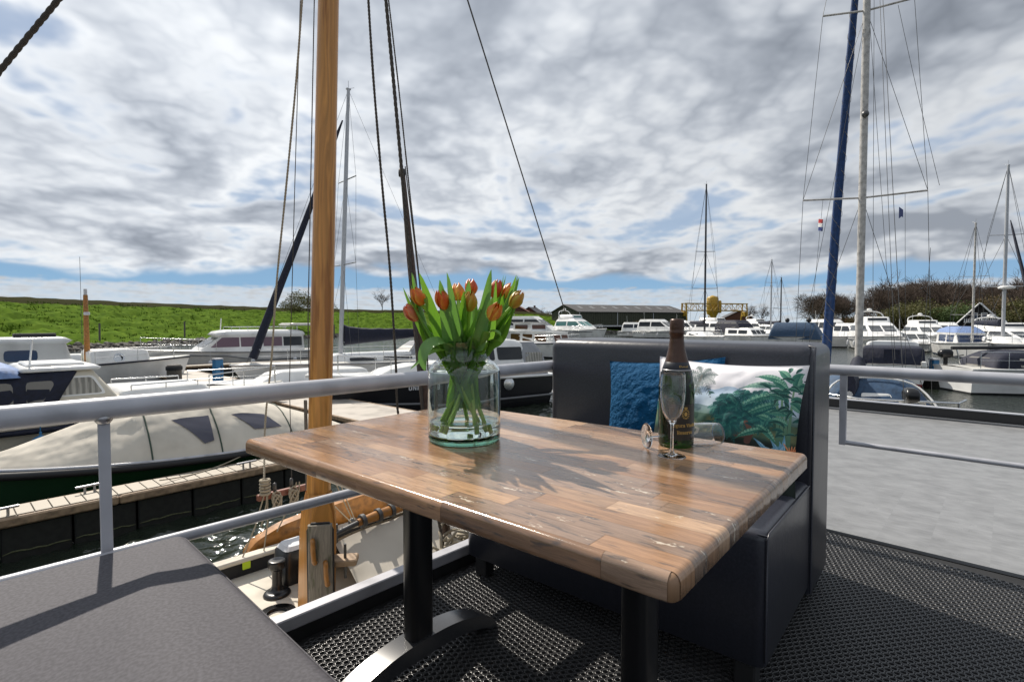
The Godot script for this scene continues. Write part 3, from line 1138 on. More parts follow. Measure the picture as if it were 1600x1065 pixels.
# jungle print: grey palms, blue hills, dark green palms, banana plants, a crane by the water
func jungle() -> Image:
	var W := 640
	var H := 600
	var im := Image.create(W, H, false, Image.FORMAT_RGB8)
	var n := fbm(71, 0.008, 4)
	var r := RandomNumberGenerator.new()
	r.seed = 5
	for y in H:
		for x in W:
			var v := float(y) / (H * 0.64)
			var c := Color(0.93, 0.92, 0.93)
			var m := n.get_noise_2d(x, y)
			var hill := 0.44 - 0.10 * exp(-pow((x - 380.0) / 70.0, 2.0)) - 0.06 * exp(-pow((x - 250.0) / 50.0, 2.0)) + 0.02 * n.get_noise_1d(x * 2.0)
			if v > hill: c = Color(0.70, 0.78, 0.86).lerp(Color(0.80, 0.86, 0.90), sst(hill, hill + 0.2, v) + m * 0.5)
			if v > 0.60 + 0.02 * m: c = Color(0.52, 0.62, 0.62).lerp(Color(0.30, 0.42, 0.38), sst(0.60, 0.72, v) + m * 0.4)
			if v > 0.70 + 0.03 * m: c = Color(0.20, 0.34, 0.28).lerp(Color(0.42, 0.44, 0.30), clampf(0.5 + m * 1.6, 0, 1))
			if v > 0.86: c = c.lerp(Color(0.06, 0.12, 0.09), sst(0.86, 0.95, v))
			im.set_pixel(x, y, c)
	for p in [[120, 95], [235, 88], [180, 140]]:                       # pale grey palms
		for i in 9: frond(im, Vector2(p[0], p[1]), TAU * i / 9.0 + 0.2, r.randf_range(65, 90), Color(0.55, 0.58, 0.58), Color(0.36, 0.42, 0.42), 24, 0.35, r)
		stroke(im, [Vector2(p[0], p[1]), Vector2(p[0] - 20, p[1] + 110)], 4, 5, Color(0.5, 0.5, 0.48), Color(0.3, 0.33, 0.3))
	for i in 30:                                                          # tree on the left
		var o := Vector2(r.randf_range(-10, 165), r.randf_range(150, 285))
		frond(im, o, r.randf_range(-0.9, 0.9), r.randf_range(40, 75), Color(0.04, 0.28, 0.27), Color(0.16, 0.46, 0.42), 20, 0.25, r)
	stroke(im, [Vector2(150, 158), Vector2(158, 162)], 8, 5, Color(0.88, 0.36, 0.36), Color(0.9, 0.5, 0.45))
	for p in [[360, 190], [425, 165], [490, 162], [340, 230], [400, 220], [465, 215], [520, 215], [360, 270], [430, 262], [500, 262], [385, 300]]:   # dark palms
		stroke(im, [Vector2(p[0], p[1]), Vector2(430 + (p[0] - 430) * 0.25, 345)], 3, 4, Color(0.30, 0.33, 0.27), Color(0.36, 0.27, 0.22))
		for i in 11: frond(im, Vector2(p[0], p[1]), TAU * i / 11.0, r.randf_range(38, 56), Color(0.03, 0.29, 0.30), Color(0.22, 0.52, 0.46) if i % 3 == 0 else Color(0.05, 0.36, 0.35), 17, 0.45, r)
	stroke(im, [Vector2(445, 280), Vector2(470, 318), Vector2(455, 360)], 8, 12, Color(0.45, 0.32, 0.26), Color(0.36, 0.24, 0.20))
	stroke(im, [Vector2(470, 318), Vector2(510, 295)], 7, 4, Color(0.42, 0.30, 0.25), Color(0.40, 0.30, 0.25))
	for i in 4: stroke(im, [Vector2(570 + i * 14, 390), Vector2(560 + i * 16, 240), Vector2(540 + i * 22, 120)], 8, 3, Color(0.26, 0.42, 0.34), Color(0.52, 0.66, 0.50))
	for l in [[560, 110, -2.95, 160, 15], [575, 95, -2.6, 140, 16], [590, 88, -2.1, 110, 16], [590, 90, -1.1, 90, 17], [570, 140, 3.0, 170, 16], [600, 110, -0.5, 80, 17], [590, 130, -2.3, 110, 16], [610, 125, -1.5, 110, 17], [600, 160, -0.2, 60, 16], [560, 185, 2.95, 130, 14], [600, 175, 0.3, 60, 16], [590, 160, -2.9, 120, 15], [540, 260, -2.6, 70, 12], [520, 300, 3.0, 110, 13], [560, 350, -2.2, 140, 14], [600, 270, -2.6, 80, 15], [610, 230, -2.8, 110, 15]]:
		big_leaf(im, Vector2(l[0], l[1]), l[2], l[3], l[4], Color(0.55, 0.74, 0.62), Color(0.14, 0.42, 0.36), 0.35)
	for i in 34:
		var o := Vector2(r.randf_range(520, 640), r.randf_range(40, 330))
		big_leaf(im, o, r.randf_range(-2.9, -0.3), r.randf_range(40, 85), r.randf_range(5, 10), Color(0.50, 0.70, 0.58).lerp(Color(0.20, 0.46, 0.40), r.randf()), Color(0.12, 0.38, 0.34).lerp(Color(0.04, 0.20, 0.20), r.randf()), 0.5)
	for i in 26:
		var o := Vector2(r.randf_range(300, 540), r.randf_range(150, 300))
		frond(im, o, r.randf() * TAU, r.randf_range(24, 40), Color(0.02, 0.22, 0.24), Color(0.30, 0.58, 0.50) if i % 4 == 0 else Color(0.04, 0.32, 0.32), 11, 0.5, r)
	for i in 9: big_leaf(im, Vector2(560 + r.randf_range(-40, 40), 400), -PI / 2 + (i - 4) * 0.26, r.randf_range(60, 100), 7, Color(0.72, 0.84, 0.92), Color(0.32, 0.56, 0.68), 0.1)
	for i in 6: stroke(im, [Vector2(625, 390), Vector2(625 + (i - 3) * 11, 345 + r.randf() * 14)], 4, 1.5, Color(0.86, 0.36, 0.16), Color(0.93, 0.62, 0.42))
	stroke(im, [Vector2(186, 340), Vector2(215, 318), Vector2(232, 316)], 1.5, 8, Color(0.1, 0.08, 0.08), Color(0.30, 0.12, 0.10))
	stroke(im, [Vector2(236, 316), Vector2(252, 326), Vector2(246, 352), Vector2(220, 368)], 5, 8, Color(0.80, 0.76, 0.68), Color(0.66, 0.60, 0.50))
	return im

func build_cushions():
	# blue quilted velvet
	var o := thing("blue_cushion", "blue quilted velvet cushion leaning on the sofa back behind the bottle", "cushion")
	var bm := mat("blue_velvet", lin(0.004, 0.068, 0.165), 0.8)
	bm.rim_enabled = true
	bm.rim = 0.12
	bm.rim_tint = 0.6
	var c := FastNoiseLite.new()
	c.seed = 9
	c.noise_type = FastNoiseLite.TYPE_CELLULAR
	c.frequency = 0.03
	c.cellular_return_type = FastNoiseLite.RETURN_DISTANCE
	c.domain_warp_enabled = true
	c.domain_warp_amplitude = 18.0
	c.domain_warp_frequency = 0.012
	bm.normal_enabled = true
	bm.normal_texture = normal_tex(c, 14.0, 512)
	bm.normal_scale = 0.9
	bm.metallic_specular = 0.25
	bm.uv1_scale = Vector3(1.3, 1.3, 1.3)
	var b := put(o, "cover", pillow(0.52, 0.46, 0.15, 5), bm)
	place_cushion(o, Vector3(2.035, 0.690, -1.055), 14.0, 4.5)
	b.position = Vector3.ZERO
	# printed one
	o = thing("printed_cushion", "white cushion with a green jungle print in the sofa corner", "cushion")
	var pm := StandardMaterial3D.new()
	pm.resource_name = "jungle_print"
	pm.albedo_texture = ImageTexture.create_from_image(jungle())
	pm.roughness = 0.7
	put(o, "cover", pillow(0.56, 0.50, 0.17, 8), pm)
	place_cushion(o, Vector3(1.985, 0.682, -0.785), 15.0, -1.0)

func place_cushion(o: Node3D, at: Vector3, lean: float, roll: float):
	var b := Basis(Vector3.UP, deg_to_rad(-90.0 + 3.8)) * Basis(Vector3.RIGHT, deg_to_rad(-lean)) * Basis(Vector3.BACK, deg_to_rad(roll))
	o.transform = Transform3D(b, at)

# ---------------------------------------------------------------- vase and tulips
func glass_mat(key: String, c: Color, scale := 0.05) -> StandardMaterial3D:
	var m := StandardMaterial3D.new()
	m.resource_name = key
	m.albedo_color = Color(c.r, c.g, c.b, 0.0)
	m.roughness = 0.0
	m.refraction_enabled = true
	m.refraction_scale = scale
	m.transparency = BaseMaterial3D.TRANSPARENCY_ALPHA
	M[key] = m
	return m

func spline2(p: Array, n := 6) -> Array:
	var o := []
	for i in p.size() - 1:
		var a: Vector2 = p[maxi(i - 1, 0)]
		var d: Vector2 = p[mini(i + 2, p.size() - 1)]
		for j in n: o.append(p[i].cubic_interpolate(p[i + 1], a, d, float(j) / n))
	o.append(p[-1])
	return o

func build_vase():
	var at := Vector3(0.945, 0.7502, -1.075)
	var v := thing("glass_vase", "clear glass jar vase holding orange tulips on the table", "vase", at)
	var gm := glass_mat("vase_glass", Color(0.97, 0.995, 0.985))
	var out := spline2([Vector2(0.0, 0.0), Vector2(0.086, 0.0), Vector2(0.0965, 0.007), Vector2(0.0985, 0.02), Vector2(0.0985, 0.10), Vector2(0.0985, 0.176), Vector2(0.095, 0.196), Vector2(0.082, 0.211), Vector2(0.0705, 0.220), Vector2(0.0670, 0.235), Vector2(0.0680, 0.255), Vector2(0.0735, 0.268)], 5)
	var inn := spline2([Vector2(0.0715, 0.2682), Vector2(0.0655, 0.254), Vector2(0.0645, 0.235), Vector2(0.0685, 0.2175), Vector2(0.081, 0.2080), Vector2(0.0930, 0.194), Vector2(0.0958, 0.176), Vector2(0.0958, 0.10), Vector2(0.0958, 0.024), Vector2(0.090, 0.014), Vector2(0.05, 0.017), Vector2(0.0, 0.020)], 5)
	var s := new_st()
	lathe(s, [Vector2(0.0962, 0.0148)] + out.slice(15) + [Vector2(0.0725, 0.2695)] + inn.slice(0, inn.size() - 15) + [Vector2(0.0962, 0.0148)], 56)
	part(v, "glass", s, gm, true)
	s = new_st()
	lathe(s, spline2([Vector2(0.0, 0.0004), Vector2(0.086, 0.0), Vector2(0.0962, 0.006), Vector2(0.0978, 0.012), Vector2(0.092, 0.0138), Vector2(0.05, 0.0165), Vector2(0.0, 0.0195)], 4), 48)
	part(v, "thick_base", s, glass_mat("base_glass", Color(0.62, 0.93, 0.84)), true)
	var wm := glass_mat("vase_water", Color(0.965, 0.99, 0.975), 0.033)
	s = new_st()
	lathe(s, spline2([Vector2(0.0, 0.0206), Vector2(0.05, 0.0176), Vector2(0.0893, 0.0147), Vector2(0.0952, 0.026), Vector2(0.0952, 0.053)], 4) + [Vector2(0.090, 0.0522), Vector2(0.0, 0.052)], 48)
	part(v, "water", s, wm, true)
	# tulips: foot in the water, head (pixel, distance), lean of the blossom, colour
	var leafm := mat("tulip_leaf", lin(0.10, 0.235, 0.035), 0.45, 0.0)
	leafm.backlight_enabled = true
	leafm.backlight = lin(0.14, 0.30, 0.02)
	var leaf2 := mat("tulip_leaf_pale", lin(0.12, 0.25, 0.075), 0.5, 0.0)
	leaf2.backlight_enabled = true
	leaf2.backlight = lin(0.10, 0.22, 0.03)
	var stem := mat("tulip_stem", lin(0.32, 0.50, 0.075), 0.4)
	stem.backlight_enabled = true
	stem.backlight = lin(0.20, 0.34, 0.03)
	var petal := mat("tulip_petal", Color.WHITE, 0.4)
	petal.vertex_color_use_as_albedo = true
	petal.backlight_enabled = true
	petal.backlight = lin(0.30, 0.06, 0.01)
	var heads := [
		[660, 468, 1.36, "orange tulip leaning outwards highest on the left of the vase", 0],
		[653, 491, 1.38, "pink tulip low on the left of the bouquet, below an orange one", 1],
		[695, 474, 1.33, "bright red orange tulip facing forward, left of the bouquet centre", 2],
		[716, 461, 1.50, "yellow edged orange tulip half hidden behind a dark leaf", 3],
		[733, 477, 1.36, "green and orange closed tulip in the middle of the bouquet", 4],
		[735, 453, 1.52, "dark red tulip far back in the middle of the bouquet", 5],
		[771, 457, 1.42, "deep red tulip standing tallest right of the bouquet centre", 5],
		[767, 490, 1.31, "orange and yellow tulip lowest at the front, right of centre", 3],
		[788, 461, 1.48, "orange tulip behind the rightmost blossom of the bouquet", 0],
		[799, 472, 1.42, "orange green tulip, rightmost blossom of the bouquet", 4],
		[790, 466, 1.56, "small orange tulip at the back right of the bouquet", 2]]
	var pal := [[Color(0.62, 0.12, 0.015), Color(0.78, 0.42, 0.05)], [Color(0.58, 0.13, 0.07), Color(0.70, 0.38, 0.14)], [Color(0.66, 0.075, 0.012), Color(0.80, 0.30, 0.03)], [Color(0.66, 0.17, 0.02), Color(0.84, 0.56, 0.08)], [Color(0.50, 0.20, 0.02), Color(0.52, 0.48, 0.06)], [Color(0.50, 0.04, 0.015), Color(0.70, 0.22, 0.03)]]
	var r := RandomNumberGenerator.new()
	r.seed = 12
	var petals := {}
	for i in heads.size():
		var h: Array = heads[i]
		var head := dp(h[0], h[1] + 8, h[2])
		var c := at + Vector3(0, 0, 0)
		var dirv := Vector3(head.x - c.x, 0, head.z - c.z)
		var fo := -Vector2(dirv.x, dirv.z).normalized().rotated(r.randf_range(-0.9, 0.9)) * r.randf_range(0.030, 0.080)
		var foot := c + Vector3(fo.x, 0.026, fo.y)
		var nk := Vector2(dirv.x, dirv.z) * 0.42
		if nk.length() > 0.042: nk = nk.normalized() * 0.042
		var neck := c + Vector3(nk.x, 0.238, nk.y)
		var path := smooth_path([foot, foot.lerp(neck, 0.5) + Vector3(r.randf_range(-0.008, 0.008), 0, r.randf_range(-0.008, 0.008)), neck, neck.lerp(head, 0.55) + Vector3(0, 0.012, 0), head], 5)
		var o := thing("tulip", h[3], "tulip", Vector3.ZERO, 0.0, "tulips in the glass vase")
		s = new_st()
		tube(s, path, 0.0056, 8)
		part(o, "stem", s, stem)
		var axis: Vector3 = (path[-1] - path[-4]).normalized()
		axis = (axis + Vector3(0, 0.35, 0)).normalized()
		var side := axis.cross(Vector3(0.3, 0.1, 0.9)).normalized()
		var b := sub(o, "blossom")
		b.transform = Transform3D(Basis(side, axis, side.cross(axis)), head)
		if not petals.has(h[4]): petals[h[4]] = petal_mesh(pal[h[4]][0], pal[h[4]][1])
		for k in 6:
			var pm := put(b, "petal", petals[h[4]], petal)
			var op := r.randf_range(0.90, 1.0) * (0.90 if k % 2 else 1.0)
			pm.transform = Transform3D(Basis(Vector3.UP, TAU * k / 6.0 + r.randf_range(-0.08, 0.08)).scaled(Vector3(op, r.randf_range(0.95, 1.08), op)), Vector3.ZERO)
		# two leaves on each stem
		for k in 3:
			var t0: int = 3 + k * 2
			var p0: Vector3 = path[t0]
			var a := r.randf() * TAU
			var outw := (Vector3(dirv.x, 0, dirv.z).normalized() * 0.9 + Vector3(cos(a), 0, sin(a))).normalized()
			var len := r.randf_range(0.15, 0.215)
			var q := [p0, neck.lerp(head, 0.15) + outw * 0.010, neck.lerp(head, 0.5) + outw * r.randf_range(0.008, 0.024), neck + Vector3(dirv.x * 0.75, len, dirv.z * 0.75) + outw * r.randf_range(0.005, 0.03)]
			s = new_st()
			leaf_patch(s, smooth_path(q, 6), r.randf_range(0.017, 0.027), outw)
			part(o, "leaf", s, leafm if r.randf() < 0.7 else leaf2)
	# the drooping leaf on the left and the curled one on the right
	var dl: Node = get_node("tulip_001")
	s = new_st()
	leaf_patch(s, smooth_path([dp(706, 545, 1.38), dp(692, 534, 1.33), dp(670, 540, 1.30), dp(661, 560, 1.29), dp(664, 579, 1.29)], 6), 0.017, Vector3(-0.5, 0.6, 0.4))
	part(dl, "leaf", s, leaf2)
	s = new_st()
	leaf_patch(s, smooth_path([dp(700, 548, 1.38), dp(684, 548, 1.34), dp(666, 556, 1.33), dp(650, 570, 1.33), dp(641, 577, 1.33)], 6), 0.009, Vector3(-0.2, 0.9, 0.3))
	part(dl, "leaf", s, leafm)
	var dr: Node = get_node("tulip_007")
	s = new_st()
	leaf_patch(s, smooth_path([dp(745, 545, 1.36), dp(757, 526, 1.32), dp(770, 518, 1.31), dp(781, 524, 1.31), dp(780, 533, 1.32), dp(770, 530, 1.33)], 6), 0.013, Vector3(0.3, 0.7, 0.6))
	part(dr, "leaf", s, leafm)

func petal_mesh(a: Color, b: Color) -> ArrayMesh:
	var s := new_st()
	var n := 10
	var m := 8
	var g := []
	for i in n + 1:
		var t := float(i) / n
		var rad := 0.0198 * pow(sin(PI * (0.11 + 0.80 * t)), 0.75)
		var wid := 0.85 * pow(sin(PI * (0.12 + 0.83 * t)), 0.45)
		var row := []
		for j in m + 1:
			var u := -1.0 + 2.0 * j / m
			var ang := u * wid
			var rr := rad * (1.0 + 0.06 * u * u)
			var y := 0.051 * t - 0.010 * u * u * t * t
			var c := a.lerp(b, clampf(pow(absf(u), 2.0) * 0.9 + (1.0 - t) * 0.35, 0, 1))
			row.append([Vector3(rr * cos(ang), y, rr * sin(ang)), c])
		g.append(row)
	for i in n:
		for j in m:
			for q in [g[i][j], g[i][j + 1], g[i + 1][j + 1], g[i][j], g[i + 1][j + 1], g[i + 1][j]]:
				s.set_color(q[1])
				s.add_vertex(q[0])
	return fin(s)

func leaf_patch(s: SurfaceTool, path: Array, w: float, face: Vector3):
	var n := path.size()
	var rows := []
	for i in n:
		var t := float(i) / (n - 1)
		var d: Vector3 = (path[mini(i + 1, n - 1)] - path[maxi(i - 1, 0)]).normalized()
		var a := d.cross(face).normalized()
		var nn := a.cross(d)
		var ww := w * pow(sin(PI * (0.13 + 0.865 * t)), 0.8)
		rows.append([path[i] - a * ww + nn * ww * 0.35, path[i] - a * ww * 0.5 + nn * ww * 0.06, path[i], path[i] + a * ww * 0.5 + nn * ww * 0.06, path[i] + a * ww + nn * ww * 0.35])
	loft(s, rows, false, false)

# ---------------------------------------------------------------- bottle and flutes
func bent(txt: String, size: float, R: float, y: float, ang: float, serif := true) -> ArrayMesh:
	var tm := TextMesh.new()
	var f := SystemFont.new()
	f.font_names = PackedStringArray(["Droid Serif" if serif else "Droid Sans"])
	tm.font = f
	tm.font_size = 64
	tm.text = txt
	tm.pixel_size = size / 64.0
	tm.depth = 0.0008
	tm.curve_step = 2.0
	var a := tm.get_mesh_arrays()
	var v: PackedVector3Array = a[Mesh.ARRAY_VERTEX]
	var nn: PackedVector3Array = a[Mesh.ARRAY_NORMAL]
	for i in v.size():
		var t := ang - v[i].x / R
		var rr := R + v[i].z
		v[i] = Vector3(rr * cos(t), y + v[i].y, rr * sin(t))
		nn[i] = Vector3(cos(t), 0, sin(t))
	a[Mesh.ARRAY_VERTEX] = v
	a[Mesh.ARRAY_NORMAL] = nn
	a[Mesh.ARRAY_TANGENT] = null
	var m := ArrayMesh.new()
	m.add_surface_from_arrays(Mesh.PRIMITIVE_TRIANGLES, a)
	return m

func build_bottle():
	var at := gp(1056, 695, 0.75) + Vector3(0, 0.0005, 0)
	var v := thing("wine_bottle", "dark green sparkling wine bottle with brown foil and gold lettering", "bottle", at)
	var to_eye := atan2(EYE.z - at.z, EYE.x - at.x)
	var gm := glass_mat("bottle_glass", Color(0.10, 0.22, 0.035))
	var R := 0.0445
	var out := spline2([Vector2(0.0, 0.012), Vector2(0.025, 0.004), Vector2(0.040, 0.0), Vector2(R - 0.001, 0.006), Vector2(R, 0.014), Vector2(R, 0.09), Vector2(R, 0.150), Vector2(0.0425, 0.172), Vector2(0.036, 0.197), Vector2(0.0275, 0.222), Vector2(0.0205, 0.25), Vector2(0.0165, 0.275)], 5) + [Vector2(0.0160, 0.318), Vector2(0.0, 0.318)]
	var s := new_st()
	lathe(s, out, 48)
	part(v, "glass", s, gm, true)
	var foil := mat("foil", lin(0.070, 0.036, 0.024), 0.34, 0.3)
	bump(foil, T.folds, 0.6, 14.0)
	s = new_st()
	lathe(s, [Vector2(0.0296, 0.218), Vector2(0.0252, 0.235), Vector2(0.0212, 0.252), Vector2(0.0180, 0.274), Vector2(0.0172, 0.288), Vector2(0.0190, 0.2895), Vector2(0.0192, 0.296), Vector2(0.0178, 0.299), Vector2(0.0180, 0.303), Vector2(0.0186, 0.312), Vector2(0.0180, 0.324), Vector2(0.0158, 0.3285), Vector2(0.0, 0.3295)], 40)
	part(v, "foil_capsule", s, foil)
	s = new_st()
	lathe(s, [Vector2(0.0364, 0.1975), Vector2(0.0366, 0.198), Vector2(0.0298, 0.2178), Vector2(0.0292, 0.2182)], 40)
	var nl := part(v, "neck_label", s, mat("neck_label", lin(0.012, 0.014, 0.022), 0.4))
	s = new_st()
	lathe(s, [Vector2(0.0364, 0.1962), Vector2(0.0372, 0.197), Vector2(0.0369, 0.1985), Vector2(0.0362, 0.199)], 40)
	part(nl, "silver_edge", s, M.alu)
	var gold := mat("gold_print", lin(0.62, 0.40, 0.12), 0.35, 0.6)
	put(nl, "lettering", bent("Brut", 0.0125, 0.0338, 0.2055, to_eye - 0.55), gold)
	# main label, brown black, three quarters round towards the right
	s = new_st()
	var rows := []
	for i in 31:
		var t := to_eye - 0.62 + (-1.05 + 2.1 * i / 30.0)
		var rr := R + 0.0004
		rows.append([Vector3(rr * cos(t), 0.022, rr * sin(t)), Vector3(rr * cos(t), 0.112, rr * sin(t))])
	loft(s, rows, false, false)
	var lb := part(v, "label", s, mat("bottle_label", lin(0.020, 0.015, 0.010), 0.35))
	put(lb, "lettering", bent("Segura Viudas", 0.0110, R + 0.0008, 0.0590, to_eye - 0.55), gold)
	put(lb, "lettering", bent("Reserva", 0.0118, R + 0.0008, 0.0410, to_eye - 0.55), gold)
	# gold crest
	s = new_st()
	var ca := to_eye - 0.55
	var add := func(pts: Array):
		var ix := Geometry2D.triangulate_polygon(PackedVector2Array(pts))
		for k in range(0, ix.size(), 3):
			for j in 3:
				var p: Vector2 = pts[ix[k + j]]
				var t := ca - p.x / R
				s.add_vertex(Vector3((R + 0.0012) * cos(t), 0.088 + p.y, (R + 0.0012) * sin(t)))
	var oval := []
	for k in 20: oval.append(Vector2(0.0042 * cos(TAU * k / 20), 0.0056 * sin(TAU * k / 20)))
	add.call(oval)
	for k in 14:
		var a := TAU * k / 14.0
		var c := Vector2(0.0088 * cos(a), 0.0110 * sin(a))
		var leafp := []
		for j in 9:
			var b := TAU * j / 9.0
			leafp.append(c + Vector2(0.0026 * cos(b), 0.0012 * sin(b)).rotated(a))
		add.call(leafp)
	add.call([Vector2(-0.004, 0.013), Vector2(0.004, 0.013), Vector2(0.005, 0.0185), Vector2(0.002, 0.0155), Vector2(0, 0.0195), Vector2(-0.002, 0.0155), Vector2(-0.005, 0.0185)])
	part(lb, "crest", s, gold)
	# flutes
	var fg := glass_mat("flute_glass", Color(0.99, 0.995, 0.995))
	var g := thing("champagne_flute", "clear champagne flute standing upright in front of the bottle", "glass", gp(1050, 713, 0.75) + Vector3(0, 0.0004, 0), 0.0, "champagne flutes")
	part(g, "glass", flute(), fg, true)
	var a0 := gp(1010, 700, 0.75)
	var a1 := gp(1135, 694, 0.75)
	g = thing("champagne_flute", "clear champagne flute lying on its side beside the bottle", "glass", a0 + Vector3(0, 0.0312, 0), 0.0, "champagne flutes")
	var ax := (a1 - a0)
	ax.y = 0.0
	ax = ax.normalized()
	ax = (ax * 0.17 + Vector3(0, -0.0016, 0)).normalized()
	var sd := ax.cross(Vector3.UP).normalized()
	g.basis = Basis(sd.cross(ax) * -1.0, ax, sd) if false else Basis(ax.cross(sd), ax, sd)
	part(g, "glass", flute(), fg, true)

func flute() -> SurfaceTool:
	var s := new_st()
	var out := spline2([Vector2(0.0, 0.0), Vector2(0.030, 0.0), Vector2(0.0312, 0.0012), Vector2(0.029, 0.0030), Vector2(0.012, 0.0060), Vector2(0.0048, 0.012), Vector2(0.0037, 0.03), Vector2(0.0036, 0.066), Vector2(0.0052, 0.078), Vector2(0.0160, 0.092), Vector2(0.0245, 0.112), Vector2(0.0292, 0.14), Vector2(0.0300, 0.165), Vector2(0.0280, 0.202)], 4)
	var inn := spline2([Vector2(0.0270, 0.2023), Vector2(0.0289, 0.165), Vector2(0.0281, 0.14), Vector2(0.0233, 0.113), Vector2(0.0145, 0.0945), Vector2(0.0045, 0.0850), Vector2(0.0, 0.0838)], 4)
	lathe(s, out + [Vector2(0.0275, 0.2028)] + inn, 40)
	return s

# ---------------------------------------------------------------- boats: x forward, y up from the waterline
# p: L, B, fb (bow freeboard), fs (stern freeboard), tw (transom width 0..1), rake, hull, boot, deck, rub
func half_beam(p: Dictionary, t: float) -> float:
	var a := lerpf(p.get("tw", 0.8), 1.0, sst(0.0, 0.45, t))
	return p.B * 0.5 * a * (1.0 - pow(clampf((t - 0.4) / 0.6, 0.0, 1.0), p.get("fine", 2.3)))

func sheer(p: Dictionary, t: float) -> float:
	return p.fs + (p.fb - p.fs) * t * t

func hull(o: Node, p: Dictionary):
	var n := 26
	var top := []
	var low := []
	var left := []
	var right := []
	for i in n + 1:
		var t := float(i) / n
		var y1 := sheer(p, t)
		var w := maxf(half_beam(p, t), 0.012)
		var bt: float = p.get("bt", 0.10)
		var ys := [-0.40, -0.05, bt, lerpf(bt, y1, 0.33), lerpf(bt, y1, 0.66), y1]
		var ring := []
		for k in ys.size():
			var q := clampf((ys[k] + 0.40) / (y1 + 0.40), 0.0, 1.0)
			var ww := w * pow(q, lerpf(0.16, 0.55, t * t)) if k else 0.0
			var x: float = (t - 0.5) * p.L + p.get("rake", 0.5) * (q - 0.45) * pow(t, 5.0) - p.get("srake", 0.12) * (1.0 - q) * pow(1.0 - t, 5.0) * -1.0
			ring.append(Vector3(x, ys[k], ww))
		var lo := [ring[0], ring[1], ring[2]]
		var hi := [ring[2], ring[3], ring[4], ring[5]]
		var m := func(v): return Vector3(v.x, v.y, -v.z)
		low.append([m.call(ring[2]), m.call(ring[1]), ring[0], ring[1], ring[2]])
		left.append(hi)
		right.append([m.call(ring[5]), m.call(ring[4]), m.call(ring[3]), m.call(ring[2])])
		top.append([ring[5], Vector3(ring[5].x, ring[5].y + 0.03 * p.B * 0.5, 0), m.call(ring[5])])
	var s := new_st()
	loft(s, left, false, false)
	loft(s, right, false, false)
	var tr := []
	for v in left[0]: tr.append(v)
	for v in right[0]: tr.append(v)
	s.set_smooth_group(-1)
	fan(s, tr, true)
	part(o, "hull", s, p.hull)
	s = new_st()
	loft(s, low, false, false)
	s.set_smooth_group(-1); fan(s, low[0], true)
	part(o, "boot_stripe", s, p.boot)
	s = new_st()
	loft(s, top, false, false)
	part(o, "deck", s, p.get("deck", M.white))
	if p.get("rub") != null:
		s = new_st()
		var e := []
		for i in n + 1: e.append(top[i][0] + Vector3(0, -0.03, 0.01))
		for i in range(n, -1, -1): e.append(top[i][2] + Vector3(0, -0.03, -0.01))
		tube(s, e, p.get("rubr", 0.03), 6)
		part(o, "rub_rail", s, p.rub)

func edge_pt(p: Dictionary, x: float, side: float, inset := 0.08) -> Vector3:
	var t: float = clampf(x / p.L + 0.5, 0.0, 1.0)
	return Vector3(x, sheer(p, t), side * maxf(half_beam(p, t) - inset, 0.02))

func guard_rail(o: Node, p: Dictionary, x0: float, x1: float, h: float, step := 0.9, wires := 2):
	var s := new_st()
	var n := maxi(2, int((x1 - x0) / step))
	for side in [-1.0, 1.0]:
		for w in wires:
			var pts := []
			for i in n + 1: pts.append(edge_pt(p, lerpf(x0, x1, float(i) / n), side) + Vector3(0, h * (1.0 - 0.5 * w), 0))
			tube(s, pts, 0.012 if w == 0 else 0.006, 5)
		for i in n + 1:
			var b := edge_pt(p, lerpf(x0, x1, float(i) / n), side)
			rod(s, b, b + Vector3(0, h, 0), 0.011, 5)
	if x1 > p.L * 0.46: rod(s, edge_pt(p, x1, -1) + Vector3(0, h, 0), edge_pt(p, x1, 1) + Vector3(0, h, 0), 0.012, 5)
	part(o, "guard_rail", s, M.chrome)

# c: lv, mat, side [[poly, mat]], front [[poly, mat]], back [[poly, mat]], name
func cabin(o: Node, c: Dictionary) -> Node:
	var s := new_st()
	stack(s, c.lv, c.get("n", 4))
	var b := part(o, c.get("name", "cabin"), s, c.mat)
	for w in c.get("side", []):
		for sd in [-1, 1]:
			if c.has("only") and c.only != sd: continue
			s = new_st()
			side_pane(s, c.lv, w[0], sd, 0.008, w[2] if w.size() > 2 else 0.05)
			part(b, "window", s, w[1])
	for w in c.get("front", []):
		s = new_st()
		end_pane(s, c.lv, w[0], 1, 0.008, w[2] if w.size() > 2 else 0.04)
		part(b, "windscreen", s, w[1])
	for w in c.get("back", []):
		s = new_st()
		end_pane(s, c.lv, w[0], -1, 0.008, w[2] if w.size() > 2 else 0.04)
		part(b, "window", s, w[1])
	return b

func fender(o: Node, at: Vector3, m: Material, r := 0.10, l := 0.5):
	var s := new_st()
	lathe(s, spline2([Vector2(0.0, -l * 0.5), Vector2(r * 0.8, -l * 0.42), Vector2(r, -l * 0.25), Vector2(r, l * 0.25), Vector2(r * 0.7, l * 0.42), Vector2(0.02, l * 0.5), Vector2(0.02, l * 0.6), Vector2(0.0, l * 0.6)], 3), 10, at)
	rod(s, at + Vector3(0, l * 0.55, 0), at + Vector3(0, l * 0.55 + 0.45, 0), 0.008, 4)
	part(o, "fender", s, m)

func flag_pole(o: Node, at: Vector3, h: float, lean: Vector3):
	var s := new_st()
	rod(s, at, at + Vector3(0, h, 0) + lean, 0.015, 5)
	part(o, "antenna", s, M.white)

